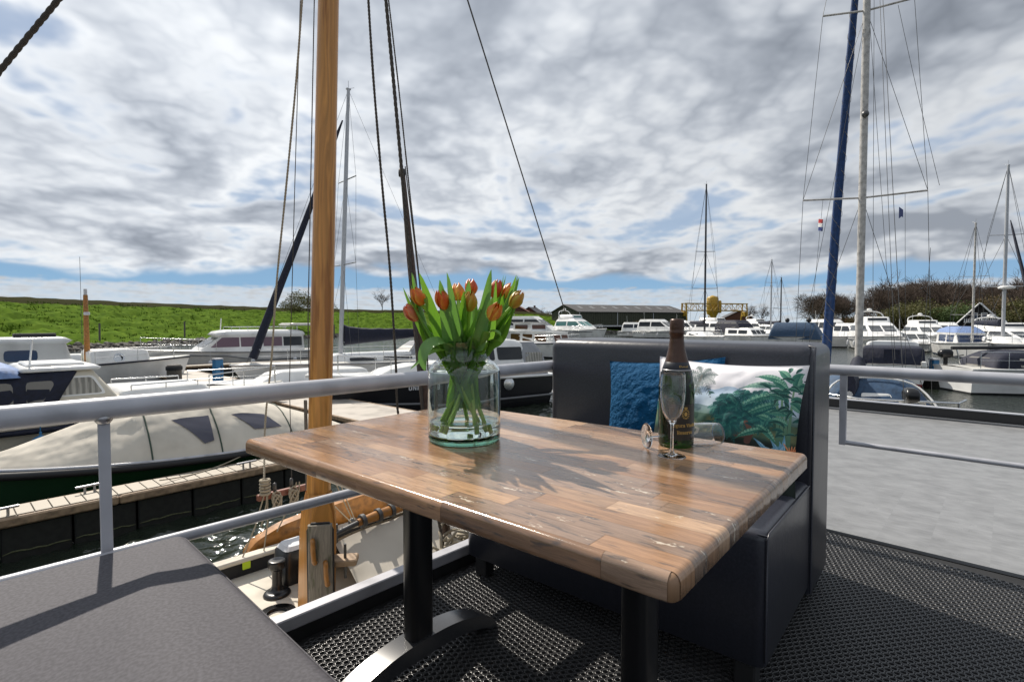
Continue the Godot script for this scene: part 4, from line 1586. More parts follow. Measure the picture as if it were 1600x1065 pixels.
func rig(o: Node, p: Dictionary, at: Vector3, h: float, r: float, m: Material, spreaders: Array, bow: Vector3, stern: Vector3, side_w: float, tilt := Vector3.ZERO):
	var s := new_st()
	var tip := at + Vector3(0, h, 0) + tilt
	tube(s, [at, at.lerp(tip, 0.6), tip], [r, r, r * 0.72], 10)
	part(o, "mast", s, m)
	for sp in spreaders:
		s = new_st()
		var c: Vector3 = at.lerp(tip, sp[0])
		tube(s, [c + Vector3(-0.05, 0.03, -sp[1]), c, c + Vector3(-0.05, 0.03, sp[1])], r * 0.28, 6)
		part(o, "spreader", s, m)
	s = new_st()
	var wr: float = p.get("wire", 0.006)
	rod(s, tip, bow, wr, 4)
	rod(s, tip, stern, wr, 4)
	for sd in [-1.0, 1.0]:
		var foot := Vector3(at.x - 0.15, at.y, sd * side_w)
		var pts := [foot]
		for sp in spreaders: pts.append(at.lerp(tip, sp[0]) + Vector3(-0.05, 0.03, sd * sp[1]))
		pts.append(tip)
		for i in pts.size() - 1: rod(s, pts[i], pts[i + 1], wr, 4)
		if spreaders.size():
			rod(s, foot + Vector3(0.3, 0, 0), at.lerp(tip, spreaders[0][0]), wr, 4)
			if spreaders.size() > 1: rod(s, pts[1], at.lerp(tip, spreaders[1][0]), wr, 4)
	part(o, "stays", s, M.wire)
	s = new_st()
	rod(s, tip, tip + Vector3(0, 0.35, 0), 0.01, 4)
	rod(s, tip + Vector3(0, 0.05, 0), tip + Vector3(-0.3, 0.2, 0.1), 0.008, 4)
	cbox(s, tip + Vector3(0, 0.03, 0), Vector3(0.18, 0.06, 0.10), 0.01)
	part(o, "masthead", s, m)

func sail_roll(o: Node, a: Vector3, b: Vector3, r: float, m: Material, called := "furled_sail"):
	var s := new_st()
	var pts := []
	var rs := []
	for i in 15:
		var t := i / 14.0
		pts.append(a.lerp(b, t) + Vector3(sin(t * 9.0), 0, cos(t * 7.0)) * r * 0.10)
		rs.append(r * (0.35 + 0.75 * pow(1.0 - t, 0.7)) if t < 0.97 else r * 0.2)
	tube(s, pts, rs, 9)
	part(o, called, s, m)

func boom_cover(o: Node, a: Vector3, b: Vector3, h0: float, h1: float, w: float, m: Material):
	var s := new_st()
	rod(s, a, b, 0.05, 8)
	part(o, "boom", s, M.mastgrey)
	s = new_st()
	var n := fbm(5, 1.3, 3)
	var d := (b - a).normalized()
	var sd := d.cross(Vector3.UP).normalized()
	var rings := []
	for i in 21:
		var t := i / 20.0
		var h := lerpf(h0, h1, pow(t, 0.55)) * (1.0 + 0.10 * n.get_noise_1d(t * 5.0))
		var c := a.lerp(b, 0.0 + t * 0.96)
		var ww := w * (1.0 - 0.45 * t)
		var ring := []
		for k in 10:
			var ang := TAU * k / 10.0
			var e := Vector2(sin(ang), cos(ang))
			ring.append(c + sd * e.x * ww * (1.0 + 0.15 * n.get_noise_2d(t * 9.0, k)) + Vector3(0, h * 0.42 + e.y * h * 0.58, 0))
		rings.append(ring)
	loft(s, rings)
	part(o, "sail_cover", s, m)

func cleat(parent: Node, at: Vector3, turn := 0.0, k := 1.0) -> void:
	var s := new_st()
	var b := Basis(Vector3.UP, deg_to_rad(turn)).scaled(Vector3.ONE * k)
	rod(s, at + b * Vector3(-0.13, 0.075, 0), at + b * Vector3(0.13, 0.075, 0), 0.014 * k, 8)
	for x in [-0.045, 0.045]: rod(s, at + b * Vector3(x, 0, 0), at + b * Vector3(x, 0.075, 0), 0.013 * k, 8)
	part(parent, "cleat", s, M.alu)

func outboard(o: Node, at: Vector3):
	var s := new_st()
	stack(s, [[0.0, -0.16, 0.10, 0.08, 0.09, 0.05], [0.06, -0.24, 0.16, 0.12, 0.13, 0.07], [0.20, -0.26, 0.17, 0.13, 0.14, 0.08], [0.28, -0.20, 0.14, 0.11, 0.11, 0.08], [0.31, -0.10, 0.08, 0.06, 0.06, 0.04]])
	var m := part(o, "outboard_motor", s, M.plastic_black)
	m.position = at
	s = new_st()
	cbox(s, Vector3(-0.03, -0.35, 0), Vector3(0.11, 0.7, 0.08), 0.01)
	rod(s, Vector3(0.1, 0.02, 0), Vector3(0.55, 0.10, 0.02), 0.018, 6)
	part(m, "shaft", s, M.plastic_black)

# ---------------------------------------------------------------- harbour beside us
func pontoon(label: String, a: Vector3, b: Vector3, w: float, floats: bool, group := "floating pontoons"):
	# a, b: middle of the near edge on the top; the deck reaches w to its left
	var d := (b - a)
	var L := d.length()
	var turn := rad_to_deg(atan2(-d.z, d.x))
	var o := thing("pontoon", label, "pontoon", a, turn, group)
	var s := new_st()
	cbox(s, Vector3(L / 2, -0.03, -w / 2), Vector3(L, 0.05, w - 0.10), 0.006)
	part(o, "frame", s, M.greydeck)
	var n := int(L / 0.14) if floats else 0
	if n > 0 and n < 200:
		for i in n:
			s = new_st()
			cbox(s, Vector3((i + 0.5) * L / n, 0.004, -w / 2), Vector3(L / n - 0.008, 0.018, w - 0.12), 0.003)
			part(o, "deck_board", s, M.gridboard)
	for z in [-0.028, -w + 0.028]:
		s = new_st()
		var k := 0.0
		while k < L:
			var k2 := minf(k + 3.1, L)
			cbox(s, Vector3((k + k2) / 2, -0.045, z), Vector3(k2 - k - 0.006, 0.10, 0.055), 0.016)
			k = k2
			part(o, "fender_board", s, M.tan)
			s = new_st()
	var fl := 0.0
	while fl < L and floats:
		var f2 := minf(fl + 0.58, L)
		s = new_st()
		cbox(s, Vector3((fl + f2) / 2, -0.33, -w / 2), Vector3(f2 - fl - 0.02, 0.46, w - 0.13), 0.02)
		var f := part(o, "float", s, M.floatblack)
		s = new_st()
		var q := []
		var r2 := RandomNumberGenerator.new()
		r2.seed = int(fl * 100.0)
		for i in 9: q.append(Vector3(lerpf(fl + 0.02, f2 - 0.02, i / 8.0), -0.375 + r2.randf_range(-0.012, 0.012), -0.062))
		tube(s, q, [0.004, 0.008, 0.010, 0.007, 0.011, 0.009, 0.007, 0.010, 0.004], 5)
		part(f, "algae_line", s, M.algae)
		fl = f2
	if not floats:
		s = new_st()
		box(s, Vector3(L / 2, -0.30, -w / 2), Vector3(L, 0.44, w - 0.2))
		part(o, "float", s, M.floatblack)
	return o

func build_marina_left():
	var gb := mat("gridboard", lin(0.40, 0.36, 0.30), 0.6, 0.0, T.grain, 6.0)
	gb.metallic = 0.2
	var p1: Node = pontoon("narrow finger pontoon with tan fender boards beside the canvas covered boat", Vector3(-5.0, -0.9, -7.10), Vector3(3.45, -0.9, -7.33), 0.50, true)
	for x in [5.25, 7.62, 6.0]:
		cleat(p1, Vector3(x, 0.013, -0.10 if x != 6.0 else -0.40), 3.0)
	pontoon("long main jetty with a blue service post among the boats", Vector3(4.9, -0.85, -24.0), Vector3(5.3, -0.85, -9.2), 1.5, false)
	pontoon("pontoon running behind the black hulled cruiser towards the mast", Vector3(6.4, -0.87, -17.2), Vector3(15.0, -0.87, -17.4), 0.6, false)
	pontoon("short pontoon at the bow of the white motor yacht", Vector3(4.2, -0.85, -26.2), Vector3(16.2, -0.85, -26.0), 0.7, false)
	# open sloop under a cream canvas cover
	var p := {"L": 4.95, "B": 1.95, "fb": 0.70, "fs": 0.56, "tw": 0.6, "rake": 0.4, "hull": M.green_hull, "boot": M.boot, "deck": M.greyhull, "rub": M.boot, "rubr": 0.05}
	var o := thing("covered_sloop", "dark green sloop under a cream canvas cover along the near pontoon", "boat", Vector3(2.25, WATER, -8.82), 180.0)
	hull(o, p)
	var s := new_st()
	for sd in [-1.0, 1.0]:
		var e := []
		for i in 27: e.append(edge_pt(p, lerpf(-2.4, 2.4, i / 26.0), sd, -0.01) + Vector3(0, 0.02, 0))
		s = new_st()
		tube(s, e, 0.022, 6)
		part(o, "grey_gunwale", s, M.railpaint)
	# cover: ridge heights along the boat, bow = +x
	var st := [[2.35, 0.05, 0.0], [1.9, 0.17, 0.05], [1.3, 0.40, 0.15], [0.75, 0.62, 0.30], [0.58, 0.67, 0.50], [0.2, 0.675, 0.62], [-0.22, 0.675, 0.62], [-0.6, 0.65, 0.6], [-1.2, 0.50, 0.5], [-1.8, 0.28, 0.4], [-2.35, 0.05, 0.3]]
	var nz := fbm(91, 1.1, 3)
	var surf := func(x: float, u: float) -> Vector3:
		var k := 0
		while k < st.size() - 2 and x < st[k + 1][0]: k += 1
		var f: float = clampf((st[k][0] - x) / (st[k][0] - st[k + 1][0]), 0.0, 1.0)
		var h: float = lerpf(st[k][1], st[k + 1][1], f)
		var fl: float = lerpf(st[k][2], st[k + 1][2], f)
		var w := edge_pt(p, x, 1.0, 0.02)
		var sh := pow(maxf(0.0, 1.0 - pow(absf(u), lerpf(1.1, 2.5, fl))), 0.85)
		var crease: float = nz.get_noise_2d(x * 0.9 + absf(u) * 2.2, u * 6.0 - x * 0.9) * (0.10 if x > 0.6 else 0.03) * h * (1.0 - absf(u)) * absf(u) * 3.0
		return Vector3(x, w.y + 0.03 + h * sh + crease, w.z * u)
	var rows := []
	for i in 81:
		var row := []
		for j in 31: row.append(surf.call(lerpf(2.35, -2.35, i / 80.0), -1.0 + j / 15.0))
		rows.append(row)
	s = new_st()
	loft(s, rows, false, false)
	var cv := part(o, "canvas_cover", s, M.canvas)
	var pg := mat("piping_green", lin(0.02, 0.05, 0.03), 0.6)
	var wn := mat("sloop_window", lin(0.060, 0.060, 0.085), 0.10)
	for x in [0.58, -0.22, -1.3]:
		s = new_st()
		var arc := []
		for j in 31: arc.append(surf.call(x, -1.0 + j / 15.0) + Vector3(0, 0.006, 0))
		tube(s, arc, 0.010, 5)
		part(cv, "piping", s, pg)
	for w in [[[0.30, 0.60], [-0.16, 0.58], [-0.14, 0.90], [-0.02, 0.92]], [[-0.46, 0.58], [-0.95, 0.56], [-1.16, 0.80], [-0.72, 0.82]]]:
		for sd in [-1.0, 1.0]:
			s = new_st()
			var patch := []
			for a in 9:
				var row := []
				for b in 7:
					var t0: float = a / 8.0
					var t1: float = b / 6.0
					var xx := lerpf(lerpf(w[0][0], w[1][0], t0), lerpf(w[3][0], w[2][0], t0), t1)
					var uu := lerpf(lerpf(w[0][1], w[1][1], t0), lerpf(w[3][1], w[2][1], t0), t1)
					var v: Vector3 = surf.call(xx, uu * sd)
					row.append(v + Vector3(0, 0.008, 0.012 * sd))
				patch.append(row)
			loft(s, patch, false, false)
			part(cv, "window", s, wn)
	# mooring line
	s = new_st()
	tube(s, sag(Vector3(2.75, -0.80, -7.84), Vector3(1.62, -0.84, -7.42), 0.06), 0.008, 5)
	lone("mooring_line", s, M.rope, "thin pale mooring line from the covered sloop to the near pontoon", "rope")

	# cream cruiser with navy canvas
	p = {"L": 8.4, "B": 2.6, "fb": 0.95, "fs": 0.82, "tw": 0.8, "hull": M.cream, "boot": M.bootblue, "deck": M.offwhite, "rub": M.white, "rubr": 0.04, "bt": 0.3}
	o = thing("cabin_cruiser", "cream cabin cruiser with a navy canvas cockpit behind the covered sloop", "boat", Vector3(1.0, WATER, -12.9), 2.0)
	hull(o, p)
	var lv := [[0.75, -0.9, 1.10, 1.02, 0.95, 0.1], [1.02, -0.9, 1.0, 1.0, 0.93, 0.12], [1.52, -0.9, 0.66, 0.92, 0.86, 0.12], [1.58, -0.9, 0.60, 0.88, 0.80, 0.12]]
	var c := cabin(o, {"lv": lv, "mat": M.cream, "side": [[[Vector2(0.10, 1.12), Vector2(0.80, 1.12), Vector2(0.62, 1.47), Vector2(0.24, 1.47)], M.white, 0.06], [[Vector2(0.145, 1.15), Vector2(0.745, 1.15), Vector2(0.59, 1.44), Vector2(0.265, 1.44)], M.curtain, 0.05]], "front": [[rect(-0.74, 1.12, -0.05, 1.46), M.pane], [rect(0.05, 1.12, 0.74, 1.46), M.pane]]})
	for w in c.get_children():
		if w.name.begins_with("window") and w.material_override == M.curtain: w.scale.z = 1.004
	s = new_st(); stack(s, [[1.575, -0.35, 0.72, 0.98, 0.90, 0.10], [1.61, -0.38, 0.75, 1.0, 0.92, 0.10], [1.65, -0.3, 0.68, 0.9, 0.82, 0.1]])
	part(c, "roof", s, M.white)
	s = new_st(); cbox(s, Vector3(0.15, 1.67, 0.0), Vector3(0.8, 0.05, 1.2), 0.02); part(c, "roof_hatch", s, M.white)
	var lv2 := [[0.8, -3.9, 0.00, 1.08, 1.06, 0.10], [1.2, -3.85, 0.20, 1.05, 1.02, 0.10], [1.55, -3.6, 0.40, 0.98, 0.94, 0.12], [1.60, -3.4, 0.30, 0.85, 0.85, 0.15]]
	var cv2 := cabin(o, {"name": "navy_canvas", "lv": lv2, "mat": M.navy, "side": [[[Vector2(-0.30, 0.92), Vector2(-0.18, 0.92), Vector2(0.06, 1.35), Vector2(0.04, 1.42), Vector2(-0.30, 1.42)], M.clearplastic, 0.06], [rect(-1.1, 0.92, -0.46, 1.42), M.clearplastic, 0.08], [rect(-2.6, 0.92, -1.3, 1.42), M.clearplastic, 0.08]]})
	s = new_st(); stack(s, [[1.50, -3.7, -0.30, 1.02, 1.02, 0.2], [1.62, -3.6, -0.35, 0.96, 0.97, 0.25], [1.70, -3.3, -0.5, 0.7, 0.75, 0.3]])
	part(cv2, "pale_blue_roof", s, M.sky_canvas)
	s = new_st(); stack(s, [[0.85, 0.95, 2.75, 0.90, 0.66, 0.12], [1.10, 1.0, 2.6, 0.86, 0.62, 0.14], [1.14, 1.1, 2.5, 0.78, 0.55, 0.14]])
	part(o, "fore_cabin", s, M.white)
	for sd in [-1.0, 1.0]:
		s = new_st()
		tube(s, [Vector3(1.2, 1.22, sd * 0.80), Vector3(2.4, 1.22, sd * 0.62)], 0.014, 6)
		for x in [1.2, 1.8, 2.4]: rod(s, Vector3(x, 1.10, sd * lerpf(0.80, 0.62, (x - 1.2) / 1.2)), Vector3(x, 1.22, sd * lerpf(0.80, 0.62, (x - 1.2) / 1.2)), 0.011, 5)
		part(o, "hand_rail", s, M.chrome)
	var band := new_st()
	for sd in [-1.0, 1.0]: tube(band, [edge_pt(p, -4.3, sd, -0.02) + Vector3(0, -0.22, 0), edge_pt(p, 0, sd, -0.03) + Vector3(0, -0.22, 0), edge_pt(p, 3.0, sd, 0.02) + Vector3(0, -0.22, 0)], 0.05, 6)
	part(o, "navy_band", band, M.navy)
	guard_rail(o, p, 2.6, 4.3, 0.4)
	flag_pole(o, Vector3(-0.2, 1.62, 0.5), 0.5, Vector3(0.05, 0, 0))
	fender(o, Vector3(-2.6, 0.35, 1.55), M.bluepaint, 0.13, 0.5)
	fender(o, Vector3(-0.2, 0.35, 1.58), M.bluepaint, 0.13, 0.5)

	# white cabin boat with wooden mast
	p = {"L": 11.5, "B": 3.2, "fb": 1.15, "fs": 0.95, "tw": 0.7, "hull": M.white, "boot": M.boot, "deck": M.offwhite, "rub": M.navy}
	o = thing("old_cabin_boat", "long white cabin boat with a varnished mast and navy curtained windows", "boat", Vector3(0.0, WATER, -22.6), 1.0)
	hull(o, p)
	lv = [[0.9, -5.4, 2.5, 1.2, 1.1, 0.1], [1.75, -5.4, 2.3, 1.15, 1.05, 0.12], [1.85, -5.5, 2.45, 1.2, 1.1, 0.12], [1.95, -5.4, 2.3, 1.0, 0.9, 0.12]]
	var sw := []
	for k in 5: sw.append([rect(-3.75 + k * 1.15, 1.24, -3.00 + k * 1.15, 1.58), M.bluepane, 0.10])
	cabin(o, {"lv": lv, "mat": M.white, "side": sw})
	lv = [[1.0, 2.9, 4.7, 0.92, 0.45, 0.1], [1.42, 2.9, 4.6, 0.88, 0.42, 0.1], [1.48, 3.0, 4.5, 0.8, 0.36, 0.1]]
	cabin(o, {"name": "fore_cabin", "lv": lv, "mat": M.white, "side": [[circle2(3.7, 1.22, 0.17), M.chrome, 0.02], [circle2(3.7, 1.22, 0.12), M.pane, 0.02]]})
	s = new_st(); tube(s, [Vector3(2.95, 1.0, 0), Vector3(2.95, 3.35, 0)], [0.09, 0.065], 10); part(o, "mast", s, M.orangewood)
	s = new_st(); cbox(s, Vector3(2.95, 2.72, 0.14), Vector3(0.16, 0.10, 0.16), 0.02); rod(s, Vector3(2.95, 3.35, 0), Vector3(2.95, 3.55, 0), 0.05, 8); part(o, "masthead_lamp", s, M.fender)
	s = new_st(); rod(s, Vector3(2.8, 1.0, 0.2), Vector3(2.8, 4.6, 0.2), 0.006, 4); part(o, "antenna", s, M.wire)
	s = new_st(); cbox(s, Vector3(1.6, 2.02, 0.5), Vector3(1.0, 0.12, 0.3), 0.02); part(o, "roof_box", s, M.boot)
	s = new_st()
	for k in 4: cbox(s, Vector3(-4.2 + k * 1.3, 1.98, 1.0), Vector3(0.3, 0.06, 0.08), 0.01)
	var kk := 0
	part(o, "roof_vents", s, M.redwood)
	guard_rail(o, p, 3.0, 5.5, 0.4)
	flag_pole(o, Vector3(0.6, 1.95, 0.6), 1.2, Vector3(0.15, 0, 0))
	flag_pole(o, Vector3(-4.0, 1.95, 0.8), 0.6, Vector3(0.0, 0, 0))
	# grey dinghy and a small cabin boat far left
	p = {"L": 4.2, "B": 1.7, "fb": 0.75, "fs": 0.5, "tw": 0.8, "hull": M.greyhull, "boot": M.boot, "deck": M.white, "rub": M.navy}
	o = thing("small_speedboat", "small grey speedboat with a tubular frame below the grassy bank", "boat", Vector3(3.6, WATER, -30.5), -15.0)
	hull(o, p)
	cabin(o, {"lv": [[0.6, -0.6, 1.0, 0.65, 0.5, 0.1], [0.95, -0.4, 0.3, 0.5, 0.45, 0.12], [1.0, -0.3, 0.2, 0.4, 0.4, 0.1]], "mat": M.white, "front": [[rect(-0.4, 0.65, 0.4, 0.9), M.pane]]})
	s = new_st(); tube(s, smooth_path([Vector3(-1.2, 0.55, 0.7), Vector3(-1.0, 1.5, 0.65), Vector3(-1.0, 1.6, 0), Vector3(-1.0, 1.5, -0.65), Vector3(-1.2, 0.55, -0.7)], 5), 0.02, 6); part(o, "frame", s, M.chrome)
	outboard(o, Vector3(-2.15, 0.7, 0))
	p = {"L": 9.0, "B": 3.0, "fb": 1.2, "fs": 1.0, "tw": 0.8, "hull": M.white, "boot": M.boot, "deck": M.white, "rub": M.boot}
	o = thing("white_motorboat", "white motorboat with a grey canvas top at the left end of the bank", "boat", Vector3(-4.0, WATER, -29.5), 0.0)
	hull(o, p)
	cabin(o, {"lv": [[1.0, -3.5, 1.6, 1.15, 1.0, 0.1], [1.7, -3.4, 1.0, 1.1, 0.95, 0.15], [2.15, -3.2, 0.4, 0.95, 0.8, 0.2]], "mat": M.white, "side": [[rect(-3.0, 1.25, -1.2, 1.62), M.pane], [rect(-1.0, 1.25, 0.6, 1.62), M.pane]], "front": [[rect(-0.8, 1.3, 0.8, 1.65), M.pane]]})
	cabin(o, {"name": "canvas_top", "lv": [[2.1, -3.3, -0.6, 0.9, 0.8, 0.1], [2.6, -2.9, -1.3, 0.75, 0.6, 0.2], [2.66, -2.6, -1.5, 0.5, 0.4, 0.2]], "mat": M.grey_canvas})
	guard_rail(o, p, 0.8, 4.2, 0.5)
	# service post and mooring pile
	o = thing("service_post", "bright blue service post standing on the main jetty", "post", Vector3(5.55, -0.85, -18.0), 10.0, "blue service posts")
	s = new_st(); cbox(s, Vector3(0, 0.38, 0), Vector3(0.24, 0.76, 0.22), 0.015); part(o, "housing", s, M.bluepaint)
	s = new_st(); cbox(s, Vector3(0, 0.78, 0), Vector3(0.26, 0.04, 0.24), 0.01); part(o, "cap", s, M.railpaint)
	for k in 4:
		s = new_st(); rod(s, Vector3(0.05, 0.18 + k * 0.12, 0.108), Vector3(0.05, 0.18 + k * 0.12, 0.125), 0.035, 10); part(o, "socket", s, M.bluepane)
	o = thing("mooring_pile", "weathered wooden mooring pile beside the motor yacht's bow", "pile", Vector3(4.75, WATER - 0.4, -19.6))
	s = new_st(); lathe(s, [Vector2(0.22, 0.0), Vector2(0.22, 1.0), Vector2(0.21, 1.35), Vector2(0.22, 1.36), Vector2(0.20, 1.45), Vector2(0.0, 1.45)], 14); part(o, "post", s, M.greywood)
	s = new_st(); lathe(s, [Vector2(0.235, 1.28), Vector2(0.24, 1.30), Vector2(0.24, 1.38), Vector2(0.235, 1.40)], 14); part(o, "collar", s, M.boot)

	# white motor yacht, bow to the left
	p = {"L": 10.0, "B": 3.3, "fb": 1.35, "fs": 1.05, "tw": 0.85, "rake": 1.0, "hull": M.white, "boot": M.boot, "deck": M.offwhite, "rub": M.greyhull, "rubr": 0.035}
	o = thing("white_motor_yacht", "white motor yacht with mauve tinted windows moored below the dike", "boat", Vector3(10.0, WATER, -28.9), 176.0)
	o.scale = Vector3.ONE * 0.86
	hull(o, p)
	lv = [[1.0, -3.4, 2.6, 1.35, 1.15, 0.2], [1.35, -3.4, 2.3, 1.32, 1.12, 0.25], [2.0, -3.4, 1.35, 1.24, 1.05, 0.3], [2.1, -3.5, 1.6, 1.3, 1.1, 0.35], [2.28, -3.4, 1.4, 1.2, 1.0, 0.35], [2.38, -3.1, 0.9, 0.9, 0.7, 0.3]]
	cabin(o, {"lv": lv, "mat": M.white, "side": [[rect(-3.2, 1.40, -2.1, 1.95), M.pane, 0.03], [rect(-2.02, 1.40, -0.95, 1.95), M.mauve, 0.03], [rect(-0.87, 1.40, 0.28, 1.95), M.mauve, 0.03], [[Vector2(0.36, 1.40), Vector2(1.85, 1.40), Vector2(1.25, 1.95), Vector2(0.36, 1.95)], M.mauve, 0.03]], "front": [[rect(-0.95, 1.42, -0.04, 1.95), M.pane], [rect(0.04, 1.42, 0.95, 1.95), M.pane]]})
	s = new_st(); stack(s, [[2.62, -5.0, -2.6, 1.15, 1.15, 0.3], [2.70, -5.05, -2.55, 1.2, 1.2, 0.3], [2.78, -4.8, -2.7, 1.0, 1.0, 0.3]]); part(o, "aft_bimini", s, M.offwhite)
	s = new_st()
	for x in [-4.7, -3.0]:
		for z in [-1.05, 1.05]: rod(s, Vector3(x, 1.05, z), Vector3(x, 2.65, z), 0.025, 6)
	part(o, "bimini_frame", s, M.chrome)
	s = new_st()
	for z in [-0.9, 0.9]:
		tube(s, [Vector3(-3.0, 2.55, z), Vector3(0.7, 2.55, z * 0.85)], 0.018, 5)
		for x in [-2.8, -1.5, -0.2, 0.7]: rod(s, Vector3(x, 2.3, z * 0.93), Vector3(x, 2.55, z * 0.93), 0.014, 5)
	part(o, "roof_rail", s, M.chrome)
	s = new_st(); tube(s, [Vector3(-4.6, 0.62, -1.43), Vector3(-0.5, 0.62, -1.66), Vector3(1.2, 0.92, -1.62), Vector3(3.4, 1.02, -0.95)], 0.03, 5)
	tube(s, [Vector3(-4.6, 0.62, 1.43), Vector3(-0.5, 0.62, 1.66), Vector3(1.2, 0.92, 1.62), Vector3(3.4, 1.02, 0.95)], 0.03, 5)
	part(o, "grey_stripe", s, M.greyhull)
	s = new_st()
	tube(s, smooth_path([Vector3(1.0, 1.3, 0.6), Vector3(0.95, 3.05, 0.3)], 2), 0.03, 6); part(o, "antenna_mast", s, M.white)
	guard_rail(o, p, 1.6, 4.95, 0.65, 0.8, 3)
	for x in [-2.6, -0.2, 2.0]: fender(o, Vector3(x, 0.45, -1.72), M.fender, 0.12, 0.55)

	# sailing yacht with the tall grey mast
	p = {"L": 9.6, "B": 2.9, "fb": 0.98, "fs": 0.85, "tw": 0.6, "rake": 0.9, "hull": M.white, "boot": M.bootblue, "deck": M.offwhite, "rub": M.alu, "rubr": 0.025, "fine": 1.9}
	o = thing("sailing_yacht", "white sailing yacht with grey mast and navy boom cover left of the vase", "boat", Vector3(11.6, WATER, -19.0), 177.0)
	hull(o, p)
	cabin(o, {"lv": [[0.8, -2.0, 2.6, 0.85, 0.55, 0.2], [1.12, -2.0, 2.0, 0.78, 0.46, 0.2], [1.2, -1.9, 1.7, 0.65, 0.36, 0.2]], "mat": M.white, "side": [[rect(-1.5, 0.92, -0.2, 1.06), M.pane], [rect(0.1, 0.92, 1.2, 1.05), M.pane]]})
	cabin(o, {"name": "spray_hood", "lv": [[1.1, -3.0, -1.4, 0.88, 0.8, 0.2], [1.45, -2.9, -1.9, 0.8, 0.68, 0.25], [1.62, -2.7, -2.1, 0.55, 0.45, 0.2]], "mat": M.grey_canvas, "side": [[rect(-2.7, 1.17, -2.0, 1.42), M.curtain]], "front": [[rect(-0.55, 1.18, 0.55, 1.42), M.curtain]]})
	rig(o, p, Vector3(1.30, 1.15, 0), 10.4, 0.085, M.mastgrey, [[0.34, 0.95], [0.66, 0.75]], Vector3(4.75, 1.0, 0), Vector3(-4.7, 0.9, 0), 1.25, Vector3(-0.45, 0, 0))
	sail_roll(o, Vector3(4.55, 1.15, 0), Vector3(1.10, 10.3, 0), 0.14, M.navy, "furled_jib")
	boom_cover(o, Vector3(1.15, 1.62, 0), Vector3(-2.9, 1.86, 0), 0.72, 0.30, 0.14, M.navy)
	guard_rail(o, p, -4.3, 4.6, 0.5, 1.3)
	put(o, "hull_lettering", flat_text("All", 0.30), M.boot).transform = Transform3D(Basis(Vector3.UP, PI) * Basis(Vector3.RIGHT, 0.0), Vector3(2.75, 0.45, -1.02))
	# white yacht's neighbour: inflatable tender on the water
	# black hulled cruiser
	p = {"L": 6.2, "B": 2.4, "fb": 1.15, "fs": 0.90, "tw": 0.9, "rake": 1.2, "hull": M.blackhull, "boot": M.boot, "deck": M.white, "rub": M.white, "rubr": 0.04, "bt": 0.16, "fine": 2.0}
	o = thing("black_hulled_cruiser", "black hulled cruiser with a white cabin and grey canvas behind the vase", "boat", Vector3(9.45, WATER, -11.55), 167.0)
	hull(o, p)
	s = new_st()
	for sd in [-1.0, 1.0]:
		var q := []
		for i in 14: q.append(edge_pt(p, lerpf(-3.05, 2.7, i / 13.0), sd, -0.012 + 0.05 * i / 13.0) * Vector3(1, 0.30, 1) + Vector3(0, 0.02, 0))
		tube(s, q, 0.035, 6)
	part(o, "chine_stripe", s, M.greyhull)
	lv = [[0.95, -2.1, 2.4, 1.02, 0.40, 0.2], [1.2, -2.1, 1.9, 0.95, 0.38, 0.25], [1.30, -2.1, 1.2, 0.9, 0.45, 0.25]]
	cabin(o, {"name": "fore_deck", "lv": lv, "mat": M.white})
	lv = [[1.05, -2.3, 0.7, 1.0, 0.86, 0.2], [1.34, -2.25, 0.4, 0.96, 0.82, 0.2], [1.80, -2.15, -0.4, 0.86, 0.72, 0.25], [1.92, -2.0, -0.6, 0.72, 0.58, 0.25]]
	cabin(o, {"lv": lv, "mat": M.white, "side": [[[Vector2(-1.1, 1.36), Vector2(0.22, 1.36), Vector2(-0.35, 1.74), Vector2(-1.1, 1.74)], M.pane], [rect(-2.0, 1.36, -1.2, 1.72), M.pane]], "front": [[rect(-0.7, 1.38, 0.7, 1.76), M.pane]]})
	lv = [[0.9, -2.95, -1.9, 1.02, 1.0, 0.15], [1.5, -2.8, -1.9, 0.96, 0.94, 0.2], [1.85, -2.6, -2.0, 0.8, 0.8, 0.25]]
	cabin(o, {"name": "aft_canvas", "lv": lv, "mat": M.grey_canvas, "back": [[rect(-0.6, 1.1, 0.6, 1.7), M.curtain]], "side": [[rect(-2.7, 1.15, -2.1, 1.55), M.curtain]]})
	s = new_st(); cbox(s, Vector3(-3.3, 0.28, 0), Vector3(0.7, 0.08, 2.0), 0.02); part(o, "swim_platform", s, M.white)
	guard_rail(o, p, -0.5, 3.0, 0.45, 0.9, 1)
	for k in 2:
		var zz := -1.30 + 0.09 * k
		s = new_st(); lathe(s, [Vector2(0.0, -0.012), Vector2(0.17, -0.012), Vector2(0.18, 0.0), Vector2(0.17, 0.012), Vector2(0.0, 0.012)], 16, Vector3(0.5 - k * 1.9, 0.70, -1.155 + 0.005 * k), Basis(Vector3.RIGHT, PI / 2).scaled(Vector3(1.0, 1.0, 0.45)))
		part(o, "porthole", s, M.chrome)
	put(o, "hull_lettering", flat_text("UNITED", 0.16), M.fender).transform = Transform3D(Basis(Vector3.UP, PI + 0.10), Vector3(1.3, 0.78, -1.12))
	# upturned tender at the end of the near pontoon
	p = {"L": 2.9, "B": 1.35, "fb": 0.52, "fs": 0.42, "tw": 0.7, "rake": 0.3, "hull": M.white, "boot": M.boot, "deck": M.white, "rub": M.boot, "rubr": 0.035}
	o = thing("white_dinghy", "small white dinghy with a black rim at the end of the near pontoon", "dinghy", Vector3(4.35, WATER + 0.02, -8.55), 4.0)
	hull(o, p)
	# another sloop between
	p = {"L": 6.8, "B": 2.3, "fb": 0.95, "fs": 0.7, "tw": 0.7, "rake": 0.6, "hull": M.offwhite, "boot": M.boot, "deck": M.white, "rub": M.boot, "rubr": 0.03}
